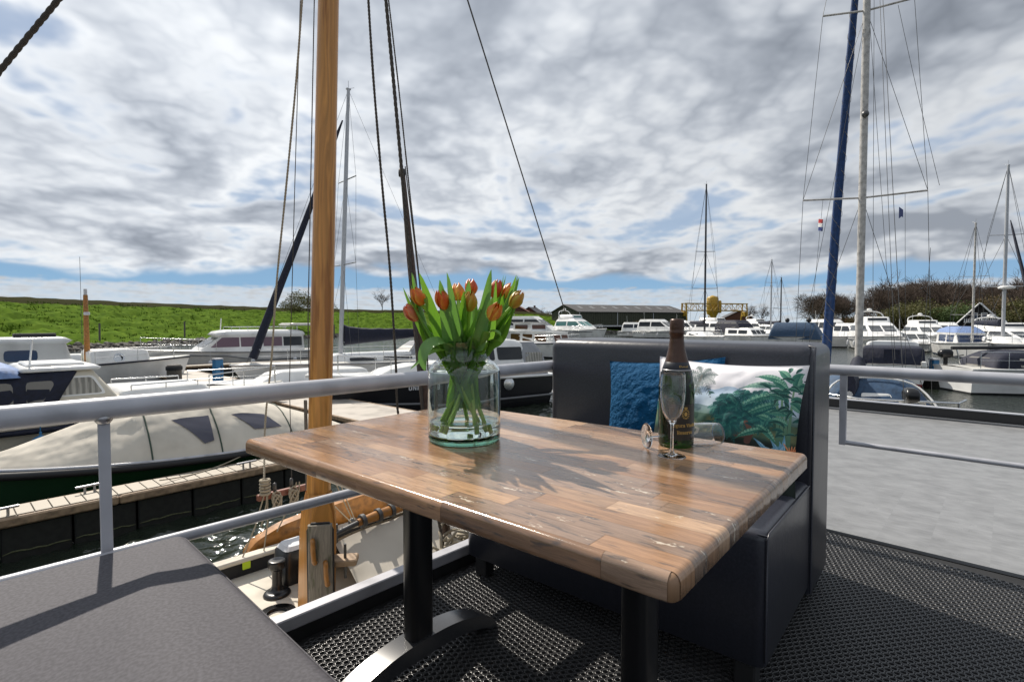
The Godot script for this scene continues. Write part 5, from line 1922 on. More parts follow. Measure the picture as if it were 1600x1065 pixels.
	o = thing("white_sloop", "low white sloop lying between the jetty and the covered sloop", "boat", Vector3(7.2, WATER, -14.4), 176.0)
	hull(o, p)
	cabin(o, {"lv": [[0.75, -1.2, 2.0, 0.75, 0.4, 0.15], [1.05, -1.1, 1.5, 0.68, 0.35, 0.15], [1.1, -1.0, 1.3, 0.55, 0.3, 0.12]], "mat": M.white, "side": [[rect(-0.8, 0.82, 0.2, 0.98), M.pane]]})

func circle2(x: float, y: float, r: float) -> Array:
	var o := []
	for k in 14: o.append(Vector2(x + r * cos(TAU * k / 14.0), y + r * sin(TAU * k / 14.0)))
	return o

func flat_text(txt: String, size: float, bold := true) -> Mesh:
	var tm := TextMesh.new()
	var f := SystemFont.new()
	f.font_names = PackedStringArray(["Droid Sans"])
	f.font_weight = 700 if bold else 400
	tm.font = f
	tm.font_size = 48
	tm.text = txt
	tm.pixel_size = size / 48.0
	tm.depth = 0.01
	return tm

# ---------------------------------------------------------------- boats farther off
# bow-on or stern-on cruisers: off is the turn of the bow away from the line to our terrace
func moor(called: String, label: String, px: float, py: float, off: float, p: Dictionary, cat := "boat") -> Node3D:
	var at := gp(px, py, WATER)
	var a := rad_to_deg(atan2(-(EYE.z - at.z), EYE.x - at.x))
	var o := thing(called, label, cat, at, a + off)
	hull(o, p)
	return o

func yacht(called: String, label: String, px: float, py: float, off: float, L: float, B: float, H: float, fly := false, c = null, win = null):
	var p := {"L": L, "B": B, "fb": H * 0.42, "fs": H * 0.34, "tw": 0.85, "rake": L * 0.11, "hull": c if c else M.white, "boot": M.boot, "deck": M.white, "rub": M.greyhull, "rubr": 0.03, "fine": 2.6, "wire": 0.01}
	var o := moor(called, label, px, py, off, p)
	var w: Material = win if win else M.pane
	var b := B * 0.5
	var h0 := H * 0.36
	var top := H * (0.74 if fly else 0.94)
	var lv := [[h0, -L * 0.40, L * 0.30, b * 0.86, b * 0.62, 0.15], [lerpf(h0, top, 0.35), -L * 0.40, L * 0.20, b * 0.82, b * 0.62, 0.2], [lerpf(h0, top, 0.86), -L * 0.38, L * 0.04, b * 0.72, b * 0.58, 0.25], [top, -L * 0.36, L * 0.0, b * 0.64, b * 0.50, 0.25]]
	var y0 := lerpf(h0, top, 0.38)
	var y1 := lerpf(h0, top, 0.78)
	cabin(o, {"lv": lv, "mat": M.white, "n": 3, "side": [[[Vector2(-L * 0.12, y0), Vector2(L * 0.16, y0), Vector2(L * 0.05, y1), Vector2(-L * 0.12, y1)], w], [rect(-L * 0.36, y0, -L * 0.14, y1), w]], "front": [[rect(-b * 0.50, y0, -b * 0.03, y1), w], [rect(b * 0.03, y0, b * 0.50, y1), w]]})
	if fly:
		var lf := [[top - 0.02, -L * 0.34, -L * 0.02, b * 0.66, b * 0.52, 0.2], [top + H * 0.14, -L * 0.34, -L * 0.05, b * 0.62, b * 0.50, 0.2], [top + H * 0.15, -L * 0.32, -L * 0.07, b * 0.5, b * 0.4, 0.2]]
		cabin(o, {"name": "flybridge", "lv": lf, "mat": M.white, "n": 3, "front": [[rect(-b * 0.40, top + H * 0.05, b * 0.40, top + H * 0.115), w]]})
		var s := new_st()
		tube(s, smooth_path([Vector3(-L * 0.30, top, b * 0.62), Vector3(-L * 0.34, H * 0.98, b * 0.55), Vector3(-L * 0.34, H * 1.05, 0), Vector3(-L * 0.34, H * 0.98, -b * 0.55), Vector3(-L * 0.30, top, -b * 0.62)], 4), 0.05, 6)
		part(o, "radar_arch", s, M.white)
		s = new_st(); ball(s, Vector3(-L * 0.33, H * 1.09, 0), Vector3(0.22, 0.14, 0.22), 10, 6); part(o, "radome", s, M.white)
	for sd in [-1.0, 1.0]:
		var st := new_st()
		var q := []
		for i in 12: q.append(edge_pt(p, lerpf(-L * 0.49, L * 0.42, i / 11.0), sd, -0.015) * Vector3(1, 0.80, 1))
		tube(st, q, 0.035, 5)
		part(o, "hull_stripe", st, M.navy if int(px) % 2 else M.greyhull)
		for k in 2: fender(o, edge_pt(p, -L * 0.22 + k * L * 0.28, sd, -0.12) * Vector3(1, 0.5, 1), M.fender if int(px) % 3 else M.navy, 0.11, 0.5)
	var ht := new_st()
	cbox(ht, Vector3(L * 0.34, sheer(p, 0.84) + 0.08, 0), Vector3(0.55, 0.06, 0.55), 0.02)
	part(o, "deck_hatch", ht, M.pane)
	flag_pole(o, Vector3(-L * 0.30, top, b * 0.4), 1.1, Vector3(-0.1, 0, 0))
	guard_rail(o, p, L * 0.02, L * 0.47, 0.55, 1.1, 2)
	return o

func sailer(called: String, label: String, px: float, py: float, off: float, L: float, h: float, m: Material, spr: Array, r := 0.08, wire := 0.012):
	var p := {"L": L, "B": L * 0.31, "fb": 1.2, "fs": 1.0, "tw": 0.6, "rake": 0.9, "hull": M.white, "boot": M.bootblue, "deck": M.offwhite, "rub": M.alu, "rubr": 0.025, "fine": 1.9, "wire": wire}
	var o := moor(called, label, px, py, off, p, "sailboat")
	cabin(o, {"lv": [[0.95, -L * 0.2, L * 0.24, L * 0.09, L * 0.055, 0.2], [1.42, -L * 0.2, L * 0.18, L * 0.08, L * 0.045, 0.2], [1.5, -L * 0.18, L * 0.15, L * 0.06, L * 0.035, 0.2]], "mat": M.white, "side": [[rect(-L * 0.13, 1.1, L * 0.08, 1.3), M.pane]]})
	rig(o, p, Vector3(L * 0.08, 1.4, 0), h, r, m, spr, Vector3(L * 0.49, 1.25, 0), Vector3(-L * 0.49, 1.1, 0), L * 0.14)
	boom_cover(o, Vector3(L * 0.06, 2.2, 0), Vector3(-L * 0.32, 2.3, 0), 0.5, 0.26, 0.13, M.navy)
	guard_rail(o, p, -L * 0.45, L * 0.48, 0.55, 1.4)
	return o

func build_marina_mid():
	# behind the vase and the sofa
	var o: Node3D
	var s: SurfaceTool
	var p := {"L": 8.0, "B": 2.7, "fb": 1.2, "fs": 0.9, "tw": 0.7, "rake": 0.5, "hull": M.white, "boot": M.boot, "deck": M.white, "rub": M.bootblue, "rubr": 0.05}
	o = moor("white_cabin_boat", "white cabin boat with brown framed windows right of the tulips", 848, 557, 38.0, p)
	cabin(o, {"lv": [[0.85, -3.2, 2.2, 1.0, 0.8, 0.1], [1.72, -3.2, 1.9, 0.98, 0.75, 0.12], [1.80, -3.3, 2.0, 1.04, 0.8, 0.12]], "mat": M.white, "side": [[rect(-2.6, 1.12, -1.5, 1.6), M.brownpane], [rect(-1.2, 1.12, -0.1, 1.6), M.brownpane], [rect(0.2, 1.12, 1.4, 1.6), M.brownpane]], "front": [[rect(-0.6, 1.15, -0.05, 1.6), M.brownpane], [rect(0.05, 1.15, 0.6, 1.6), M.brownpane]]})
	cabin(o, {"name": "wheelhouse", "lv": [[1.75, -2.6, -0.4, 0.8, 0.75, 0.1], [2.35, -2.6, -0.5, 0.78, 0.72, 0.1], [2.45, -2.8, -0.3, 0.86, 0.8, 0.1]], "mat": M.white, "side": [[rect(-2.3, 1.95, -0.8, 2.25), M.brownpane]], "front": [[rect(-0.6, 1.95, 0.6, 2.25), M.brownpane]]})
	guard_rail(o, p, 0.5, 3.9, 0.5)
	yacht("motor_yacht", "white motor yacht with grey slanted windows below the far houses", 838, 531, 62.0, 10.5, 3.4, 3.5, false)
	o = yacht("motor_yacht", "white motor yacht with teal tinted windows in front of the barn", 905, 532, 40.0, 9.5, 3.3, 3.9, true, null, M.tealpane)
	yacht("small_cruiser", "small white cruiser lying low beyond the vase rim", 806, 530, 60.0, 8.0, 2.8, 2.2)
	yacht("motor_yacht", "white sports yacht left of the bottle neck on the far side", 1034, 528, 52.0, 9.5, 3.3, 3.1)
	yacht("motor_yacht", "white yacht half hidden behind the bottle's right shoulder", 1078, 527, 38.0, 8.5, 3.0, 2.9)
	yacht("motor_yacht", "large white flybridge yacht under the yellow crane", 1130, 530, 48.0, 10.5, 3.6, 3.5, true)
	# cruiser with the navy canvas wheelhouse
	p = {"L": 9.0, "B": 3.1, "fb": 1.15, "fs": 0.95, "tw": 0.85, "rake": 0.6, "hull": M.white, "boot": M.boot, "deck": M.white, "rub": M.greyhull}
	o = moor("canvas_cruiser", "white cruiser with a navy canvas wheelhouse and clear panes beyond the sofa", 1166, 538, 38.0, p)
	cabin(o, {"lv": [[0.9, -2.2, 2.4, 1.2, 0.9, 0.15], [1.75, -2.2, 1.6, 1.12, 0.85, 0.2], [1.82, -2.2, 1.4, 1.0, 0.75, 0.2]], "mat": M.white, "side": [[rect(-1.6, 1.2, -0.2, 1.6), M.pane], [rect(0.0, 1.2, 1.3, 1.6), M.pane]], "front": [[rect(-0.8, 1.2, -0.3, 1.62), M.pane], [rect(-0.22, 1.2, 0.22, 1.62), M.pane], [rect(0.3, 1.2, 0.8, 1.62), M.pane]]})
	cabin(o, {"name": "navy_canvas", "lv": [[1.3, -4.2, 0.4, 1.15, 1.0, 0.15], [2.2, -4.1, -0.2, 1.1, 0.92, 0.2], [2.62, -3.8, -0.7, 0.95, 0.8, 0.25], [2.68, -3.5, -1.0, 0.7, 0.6, 0.2]], "mat": M.navy, "side": [[rect(-3.7, 1.85, -2.7, 2.4), M.clearplastic], [rect(-2.5, 1.85, -1.5, 2.4), M.clearplastic], [rect(-1.35, 1.85, -0.55, 2.4), M.clearplastic]], "front": [[rect(-0.72, 1.9, -0.28, 2.4), M.clearplastic], [rect(-0.2, 1.9, 0.2, 2.4), M.clearplastic], [rect(0.28, 1.9, 0.72, 2.4), M.clearplastic]]})
	# boat under a blue tarpaulin
	p = {"L": 8.5, "B": 3.0, "fb": 1.1, "fs": 1.0, "tw": 0.9, "rake": 0.5, "hull": M.white, "boot": M.boot, "deck": M.white, "rub": M.boot}
	o = moor("tarpaulin_boat", "boat wrapped in a blue grey tarpaulin behind the sofa back", 1248, 541, 80.0, p)
	cabin(o, {"name": "tarpaulin", "lv": [[0.75, -2.6, 2.2, 1.45, 1.35, 0.2], [1.5, -2.4, 1.9, 1.4, 1.25, 0.2], [2.35, -2.1, 1.4, 1.15, 0.95, 0.25], [2.42, -1.9, 1.2, 0.9, 0.7, 0.2]], "mat": M.blue_canvas, "n": 4})
	for z in [-0.9, 0.9]:
		s = new_st(); ball(s, Vector3(-1.2 if z < 0 else 1.0, 2.65, z * 0.8), Vector3(0.22, 0.24, 0.22), 10, 8); part(o, "radome", s, M.rubber)
	yacht("motor_yacht", "white yacht showing between the shed's corner and the bottle", 1003, 526, 66.0, 8.0, 3.0, 2.6, false)
	yacht("motor_yacht", "white flybridge yacht far behind the navy canvas wheelhouse", 1190, 526, 30.0, 9.5, 3.3, 3.4, true)
	yacht("small_cruiser", "small white cruiser left of the blue grey tarpaulin", 1212, 531, 24.0, 7.5, 2.7, 2.3, false)
	yacht("small_cruiser", "small white cruiser between the tulips and the brown windowed boat", 824, 541, 50.0, 7.0, 2.5, 1.9, false)
	sailer("far_sailing_yacht", "sailing yacht with a tall dark mast rising behind the bottle", 1096, 541, 20.0, 10.5, 14.6, M.mastdark, [[0.30, 1.25], [0.55, 0.95]], 0.10)
	sailer("far_sailing_yacht", "sailing yacht with a slim grey mast right of the yellow crane", 1200, 534, 24.0, 9.0, 8.7, M.mastgrey, [[0.32, 0.9], [0.68, 0.75]], 0.09)
	sailer("far_sailing_yacht", "sailing yacht with the shorter mast beside the slim grey one", 1215, 534, 30.0, 8.0, 6.5, M.mastdark, [[0.42, 0.9]], 0.08)

func build_marina_right():
	var o: Node3D
	var s: SurfaceTool
	yacht("motor_yacht", "white yacht with dark side windows behind the blue furled sail", 1302, 535, 30.0, 9.0, 3.2, 3.0, false)
	yacht("motor_yacht", "big white flybridge yacht bow on, right of the white mast", 1372, 547, 12.0, 10.5, 3.6, 3.3, true)
	yacht("small_cruiser", "low white cruiser bow on between the two flybridge yachts", 1428, 547, 14.0, 7.5, 2.7, 1.75, false)
	yacht("motor_yacht", "white flybridge yacht with a brown screen behind the low cruiser", 1450, 542, 12.0, 10.0, 3.4, 3.0, true)
	yacht("motor_yacht", "white yacht with a long dark windscreen at the right edge", 1590, 556, 30.0, 9.5, 3.4, 2.7, true)
	yacht("small_cruiser", "white cruiser close left of the big flybridge yacht", 1336, 538, 20.0, 8.0, 2.9, 2.5, false)
	yacht("motor_yacht", "white yacht showing between the second flybridge yacht and the motor sailer", 1478, 540, 16.0, 9.0, 3.1, 2.6, false)
	# motorsailer with a pale blue canvas top
	var p := {"L": 8.5, "B": 2.9, "fb": 1.15, "fs": 0.9, "tw": 0.75, "rake": 0.7, "hull": M.white, "boot": M.bootblue, "deck": M.white, "rub": M.greyhull, "wire": 0.01}
	o = moor("motor_sailer", "white motor sailer with a pale blue canvas top below the gabled house", 1508, 557, 14.0, p)
	cabin(o, {"lv": [[0.9, -2.6, 1.6, 1.12, 0.85, 0.15], [1.62, -2.6, 1.2, 1.08, 0.8, 0.2], [1.70, -2.7, 1.3, 1.1, 0.82, 0.2]], "mat": M.white, "side": [[rect(-2.0, 1.05, -0.6, 1.55), M.bluepane], [rect(-0.4, 1.05, 0.9, 1.55), M.bluepane]], "front": [[rect(-0.76, 1.05, -0.04, 1.55), M.bluepane], [rect(0.04, 1.05, 0.76, 1.55), M.bluepane]]})
	cabin(o, {"name": "canvas_top", "lv": [[1.70, -2.9, 1.1, 1.08, 0.85, 0.2], [1.95, -2.6, 0.7, 0.95, 0.7, 0.25], [2.14, -2.0, 0.3, 0.6, 0.5, 0.25]], "mat": M.sky_canvas})
	rig(o, p, Vector3(1.5, 1.2, 0), 7.9, 0.07, M.mastwhite, [[0.22, 1.2], [0.55, 0.8]], Vector3(4.2, 1.1, 0), Vector3(-4.1, 1.0, 0), 1.2)
	guard_rail(o, p, -0.5, 4.1, 0.55)
	o = sailer("far_sailing_yacht", "sailing yacht with a tall pale mast at the right edge", 1556, 560, 25.0, 9.5, 11.2, M.mastgrey, [[0.30, 1.3], [0.60, 0.95]], 0.10)
	s = new_st(); lathe(s, [Vector2(0.0, 0.0), Vector2(0.42, 0.02), Vector2(0.45, 0.10), Vector2(0.3, 0.2), Vector2(0.0, 0.22)], 14, Vector3(1.0, 4.6, 0)); part(o, "radar_dome", s, M.white)
	sail_roll(o, Vector3(4.3, 1.6, 0), Vector3(1.2, 9.0, 0), 0.12, M.navy)
	# cabin boat seen from astern, navy cockpit canvas
	p = {"L": 6.6, "B": 2.25, "fb": 0.95, "fs": 0.82, "tw": 0.95, "rake": 0.5, "hull": M.white, "boot": M.bootred, "deck": M.white, "rub": M.boot, "bt": 0.14}
	o = moor("cabin_boat", "white cabin boat with a square navy cockpit canvas seen from astern", 1393, 592, 180.0, p)
	cabin(o, {"name": "cockpit_canvas", "lv": [[0.78, -3.1, -0.6, 1.03, 1.0, 0.1], [1.40, -3.05, -0.6, 0.98, 0.95, 0.12], [1.47, -2.9, -0.7, 0.9, 0.88, 0.15]], "mat": M.navy, "back": [[rect(-0.25, 0.95, 0.25, 1.4), M.navy]]})
	cabin(o, {"lv": [[0.8, -0.6, 2.0, 1.0, 0.6, 0.1], [1.55, -0.6, 1.3, 0.92, 0.6, 0.2], [1.62, -0.6, 1.1, 0.8, 0.5, 0.2]], "mat": M.white, "side": [[rect(-0.3, 1.05, 1.0, 1.4), M.pane]]})
	s = new_st()
	for z in [-0.96, 0.96]: cbox(s, Vector3(-3.2, 0.88, z), Vector3(0.30, 0.22, 0.16), 0.03)
	part(o, "stern_lockers", s, M.white)
	# pontoon with blue post
	var j := gp(1467, 583, -0.85)
	pontoon("short pontoon with a tan edge and blue post right of the navy canvas boat", gp(1400, 580, -0.85), gp(1512, 590, -0.85), 0.6, false)
	o = thing("service_post", "blue service post with a pale cap on the pontoon across the water", "post", j + Vector3(0.2, 0, -0.15), 40.0, "blue service posts")
	s = new_st(); cbox(s, Vector3(0, 0.25, 0), Vector3(0.24, 0.50, 0.22), 0.015); part(o, "housing", s, M.bluepaint)
	s = new_st(); cbox(s, Vector3(0, 0.52, 0), Vector3(0.28, 0.06, 0.26), 0.01); part(o, "cap", s, M.fender)
	# small yacht with navy spray hood, stern to the left
	p = {"L": 8.2, "B": 2.6, "fb": 1.05, "fs": 0.88, "tw": 0.75, "rake": 0.8, "hull": M.white, "boot": M.boot, "deck": M.offwhite, "rub": M.white, "fine": 1.9, "bt": 0.06}
	var at := gp(1500, 611, WATER)
	o = thing("hooded_yacht", "white yacht with a navy spray hood and outboard across the water", "boat", at + Vector3(2.2, 0, 3.1), -54.0)
	hull(o, p)
	cabin(o, {"name": "spray_hood", "lv": [[0.80, -3.4, -0.8, 0.95, 0.9, 0.2], [1.15, -3.3, -1.0, 0.90, 0.82, 0.25], [1.40, -2.9, -1.5, 0.7, 0.62, 0.3], [1.46, -2.6, -1.7, 0.5, 0.45, 0.3]], "mat": M.navy, "side": [[rect(-2.6, 0.92, -1.8, 1.22), M.curtain]], "back": [[rect(-0.45, 0.9, 0.45, 1.22), M.clearplastic]], "front": [[rect(-0.5, 0.9, 0.5, 1.2), M.clearplastic]]})
	cabin(o, {"lv": [[0.85, -0.6, 2.2, 0.8, 0.5, 0.15], [1.25, -0.6, 1.7, 0.72, 0.42, 0.18], [1.3, -0.6, 1.5, 0.6, 0.36, 0.15]], "mat": M.white, "side": [[rect(-0.2, 0.98, 1.2, 1.15), M.pane]]})
	outboard(o, Vector3(-3.9, 1.15, -0.6))
	guard_rail(o, p, -3.8, -2.2, 0.55, 0.6)
	guard_rail(o, p, 0.5, 4.0, 0.55)
	s = new_st(); tube(s, [Vector3(-4.0, 1.52, -0.2), Vector3(3.4, 1.62, 0.0)], 0.06, 8); part(o, "boom_bag", s, M.boot)
	s = new_st(); rod(s, Vector3(-3.7, 0.9, -0.2), Vector3(-3.85, 1.55, -0.2), 0.02, 6); part(o, "boom_crutch", s, M.chrome)
	s = new_st(); lathe(s, [Vector2(0.0, -0.16), Vector2(0.09, -0.10), Vector2(0.09, 0.10), Vector2(0.0, 0.16)], 10, Vector3(-0.4, 1.35, 1.15)); part(o, "yellow_float", s, M.yellow)
	# near yacht with the white mast; boom towards us
	var mp := dp(1341, 600, 9.5)
	p = {"L": 7.4, "B": 2.5, "fb": 1.05, "fs": 0.85, "tw": 0.6, "rake": 0.8, "hull": M.white, "boot": M.bootblue, "deck": M.offwhite, "rub": M.alu, "fine": 1.9, "wire": 0.0042}
	var dirx := Vector3(0.938, 0, -0.347)
	o = thing("near_yacht", "yacht with a tall white mast and blue furled genoa beyond the end railing", "sailboat", Vector3(mp.x, WATER, mp.z) + dirx * 0.55, 20.3)
	hull(o, p)
	cabin(o, {"lv": [[0.8, -1.2, 2.0, 0.75, 0.5, 0.15], [1.15, -1.1, 1.6, 0.7, 0.42, 0.18], [1.2, -1.0, 1.4, 0.6, 0.36, 0.15]], "mat": M.white, "side": [[rect(-0.8, 0.92, 0.6, 1.08), M.pane]]})
	var ms := Vector3(-0.55, 1.1, 0)
	rig(o, p, ms, 10.6, 0.062, M.mastwhite, [[0.335, 0.94], [0.645, 0.68]], Vector3(3.5, 1.1, 0), Vector3(-3.5, 0.95, 0), 1.05)
	sail_roll(o, Vector3(3.30, 1.35, 0), Vector3(-0.25, 10.9, 0), 0.10, M.sail_blue, "furled_genoa")
	s = new_st()
	for k in 26:
		var t := k / 26.0
		var c0 := Vector3(3.30, 1.35, 0).lerp(Vector3(-0.25, 10.9, 0), t)
		var r := 0.108 * (0.35 + 0.75 * pow(1.0 - t, 0.7))
		var c1 := Vector3(3.30, 1.35, 0).lerp(Vector3(-0.25, 10.9, 0), t + 0.036)
		for f in [0.0, PI]:
			var q := []
			for i in 7:
				var a: float = PI * i / 6.0 + f
				q.append(c0.lerp(c1, i / 6.0) + Vector3(0.9 * cos(a), 0.3 * cos(a), sin(a)) * r)
			tube(s, q, 0.004, 4, false)
	part(o, "lacing", s, M.rope)
	boom_cover(o, Vector3(-0.66, 1.22, -0.03), Vector3(-2.2, 1.30, -0.42), 0.62, 0.34, 0.15, M.navy)
	cabin(o, {"name": "blue_hood", "lv": [[0.85, -2.1, -0.85, 0.76, 0.80, 0.15], [1.15, -2.0, -0.9, 0.72, 0.76, 0.2], [1.45, -1.7, -1.0, 0.58, 0.64, 0.3], [1.55, -1.5, -1.1, 0.40, 0.45, 0.3]], "mat": M.blue_canvas, "side": [[rect(-1.85, 0.95, -1.4, 1.22), M.curtain], [rect(-1.3, 0.95, -0.95, 1.22), M.curtain]], "back": [[rect(-0.20, 0.95, 0.20, 1.30), M.white], [rect(-0.62, 0.95, -0.28, 1.22), M.curtain], [rect(0.28, 0.95, 0.62, 1.22), M.curtain]]})
	s = new_st(); tube(s, smooth_path([Vector3(-2.12, 0.86, 0.78), Vector3(-2.02, 1.16, 0.74), Vector3(-1.74, 1.46, 0.50), Vector3(-1.64, 1.53, 0), Vector3(-1.74, 1.46, -0.50), Vector3(-2.02, 1.16, -0.74), Vector3(-2.12, 0.86, -0.78)], 4), 0.016, 6); part(o, "white_piping", s, M.white)
	outboard(o, Vector3(-3.25, 1.36, 0.10))
	o.get_node("outboard_motor").scale = Vector3.ONE * 0.62
	s = new_st()
	for z in [-0.5, 0.1, 0.6]: rod(s, Vector3(-3.3, 0.85, z), Vector3(-3.3, 1.38, z), 0.014, 6)
	tube(s, [Vector3(-2.9, 1.38, -0.8), Vector3(-3.3, 1.38, -0.5), Vector3(-3.3, 1.38, 0.6), Vector3(-2.9, 1.38, 0.8)], 0.014, 6)
	part(o, "pushpit_rail", s, M.chrome)
	# extra halyards and the pennants
	s = new_st()
	var l0 := ms + Vector3(0, 10.6 * 0.335, 0)
	for q in [[Vector3(-0.6, 3.7, 1.0), Vector3(-0.6, 1.2, 0.9)], [Vector3(-0.5, 11.5, 0.06), Vector3(-0.4, 1.6, 0.25)], [Vector3(-0.6, 7.9, 0.45), Vector3(-0.6, 4.75, 1.1)], [Vector3(-0.6, 11.4, 0.0), Vector3(-2.9, 1.9, 0.0)], [Vector3(-0.6, 7.6, -0.05), Vector3(0.9, 1.1, -0.9)], [Vector3(-0.6, 7.6, 0.05), Vector3(0.9, 1.1, 0.9)]]:
		tube(s, sag(q[0], q[1], 0.05, 8), 0.0038, 4)
	part(o, "halyards", s, M.wire)
	s = new_st(); rod(s, l0 + Vector3(-0.05, 0.0, -0.62), Vector3(-0.6, 1.2, -0.85), 0.003, 4); rod(s, l0 + Vector3(-0.05, 0.0, 0.62), Vector3(-0.6, 1.2, 0.7), 0.003, 4); part(o, "flag_line", s, M.wire)
	var fl := sub(o, "tricolour_flag")
	for k in 3:
		s = new_st()
		var rows := []
		for i in 6:
			var u := i / 5.0
			rows.append([Vector3(-0.6 - u * 0.20, 4.32 - k * 0.07 - u * 0.05, -0.66 - 0.03 * sin(u * 6.0)), Vector3(-0.6 - u * 0.20, 4.25 - k * 0.07 - u * 0.05, -0.66 - 0.03 * sin(u * 6.0 + 0.4))])
		loft(s, rows, false, false)
		part(fl, "stripe", s, [M.red, M.white, M.flagblue][k])
	s = new_st()
	var rows2 := []
	for i in 6:
		var u := i / 5.0
		rows2.append([Vector3(-0.6 - u * 0.16, 4.38 + u * 0.03, 0.60 - u * 0.1), Vector3(-0.6 - u * 0.16, 4.24 - u * 0.01 + 0.02 * sin(u * 5), 0.60 - u * 0.1)])
	loft(s, rows2, false, false)
	part(o, "club_pennant", s, M.flagblue)
	s = new_st(); ball(s, ms + Vector3(-0.09, 5.0, 0.0), Vector3(0.06, 0.06, 0.06)); part(o, "deck_lamp", s, M.wire)

# ---------------------------------------------------------------- wooden sailing smack beside the terrace
func rope(o: Node, pts: Array, rr: float, m: Material, called := "rope"):      # two strands laid round each other
	var r := rr * 0.74
	var s := new_st()
	var len := 0.0
	for i in pts.size() - 1: len += pts[i].distance_to(pts[i + 1])
	var turns := minf(len / (r * 6.0), 300.0)
	var n := mini(int(turns * 6.0) + 8, 900)
	var c := Curve3D.new()
	for p in pts: c.add_point(p)
	var L := c.get_baked_length()
	for k in 2:
		var q := []
		var d0 := (Vector3(pts[-1]) - Vector3(pts[0])).normalized()
		var a := d0.cross(Vector3(0.31, 0.2, 0.93)).normalized()
		var b := a.cross(d0)
		for i in n + 1:
			var t := TAU * turns * i / n + PI * k
			q.append(c.sample_baked(L * i / n) + (a * cos(t) + b * sin(t)) * r * 0.24)
		tube(s, q, r * 0.80, 6, false)
	part(o, called, s, m)

func wood_tex(base: Vector3, dark: Vector3, seed_: int) -> ImageTexture:
	var im := Image.create(128, 1024, false, Image.FORMAT_RGB8)
	var n := fbm(seed_, 0.02, 4)
	var n2 := fbm(seed_ + 1, 0.03, 4)
	for x in 128:
		for y in 1024:
			var w := n.get_noise_2d(x * 0.8, y * 0.10) * 26.0
			var g := n2.get_noise_2d((x + w) * 4.5, y * 0.10)
			var k := n.get_noise_2d(x * 1.4 + 300.0, y * 0.16)
			var c := base * (1.0 + 0.35 * g)
			c = c.lerp(dark, sst(0.12, 0.42, k + 0.3 * g) * 0.75)
			var ring := sin((absf(x - 64.0 + w * 0.7) * 0.9 + y * 0.02) * 0.9)
			c *= 1.0 + 0.10 * ring
			im.set_pixel(x, y, lin(clampf(c.x, 0.01, 0.9), clampf(c.y, 0.01, 0.9), clampf(c.z, 0.005, 0.9)))
	return ImageTexture.create_from_image(im)

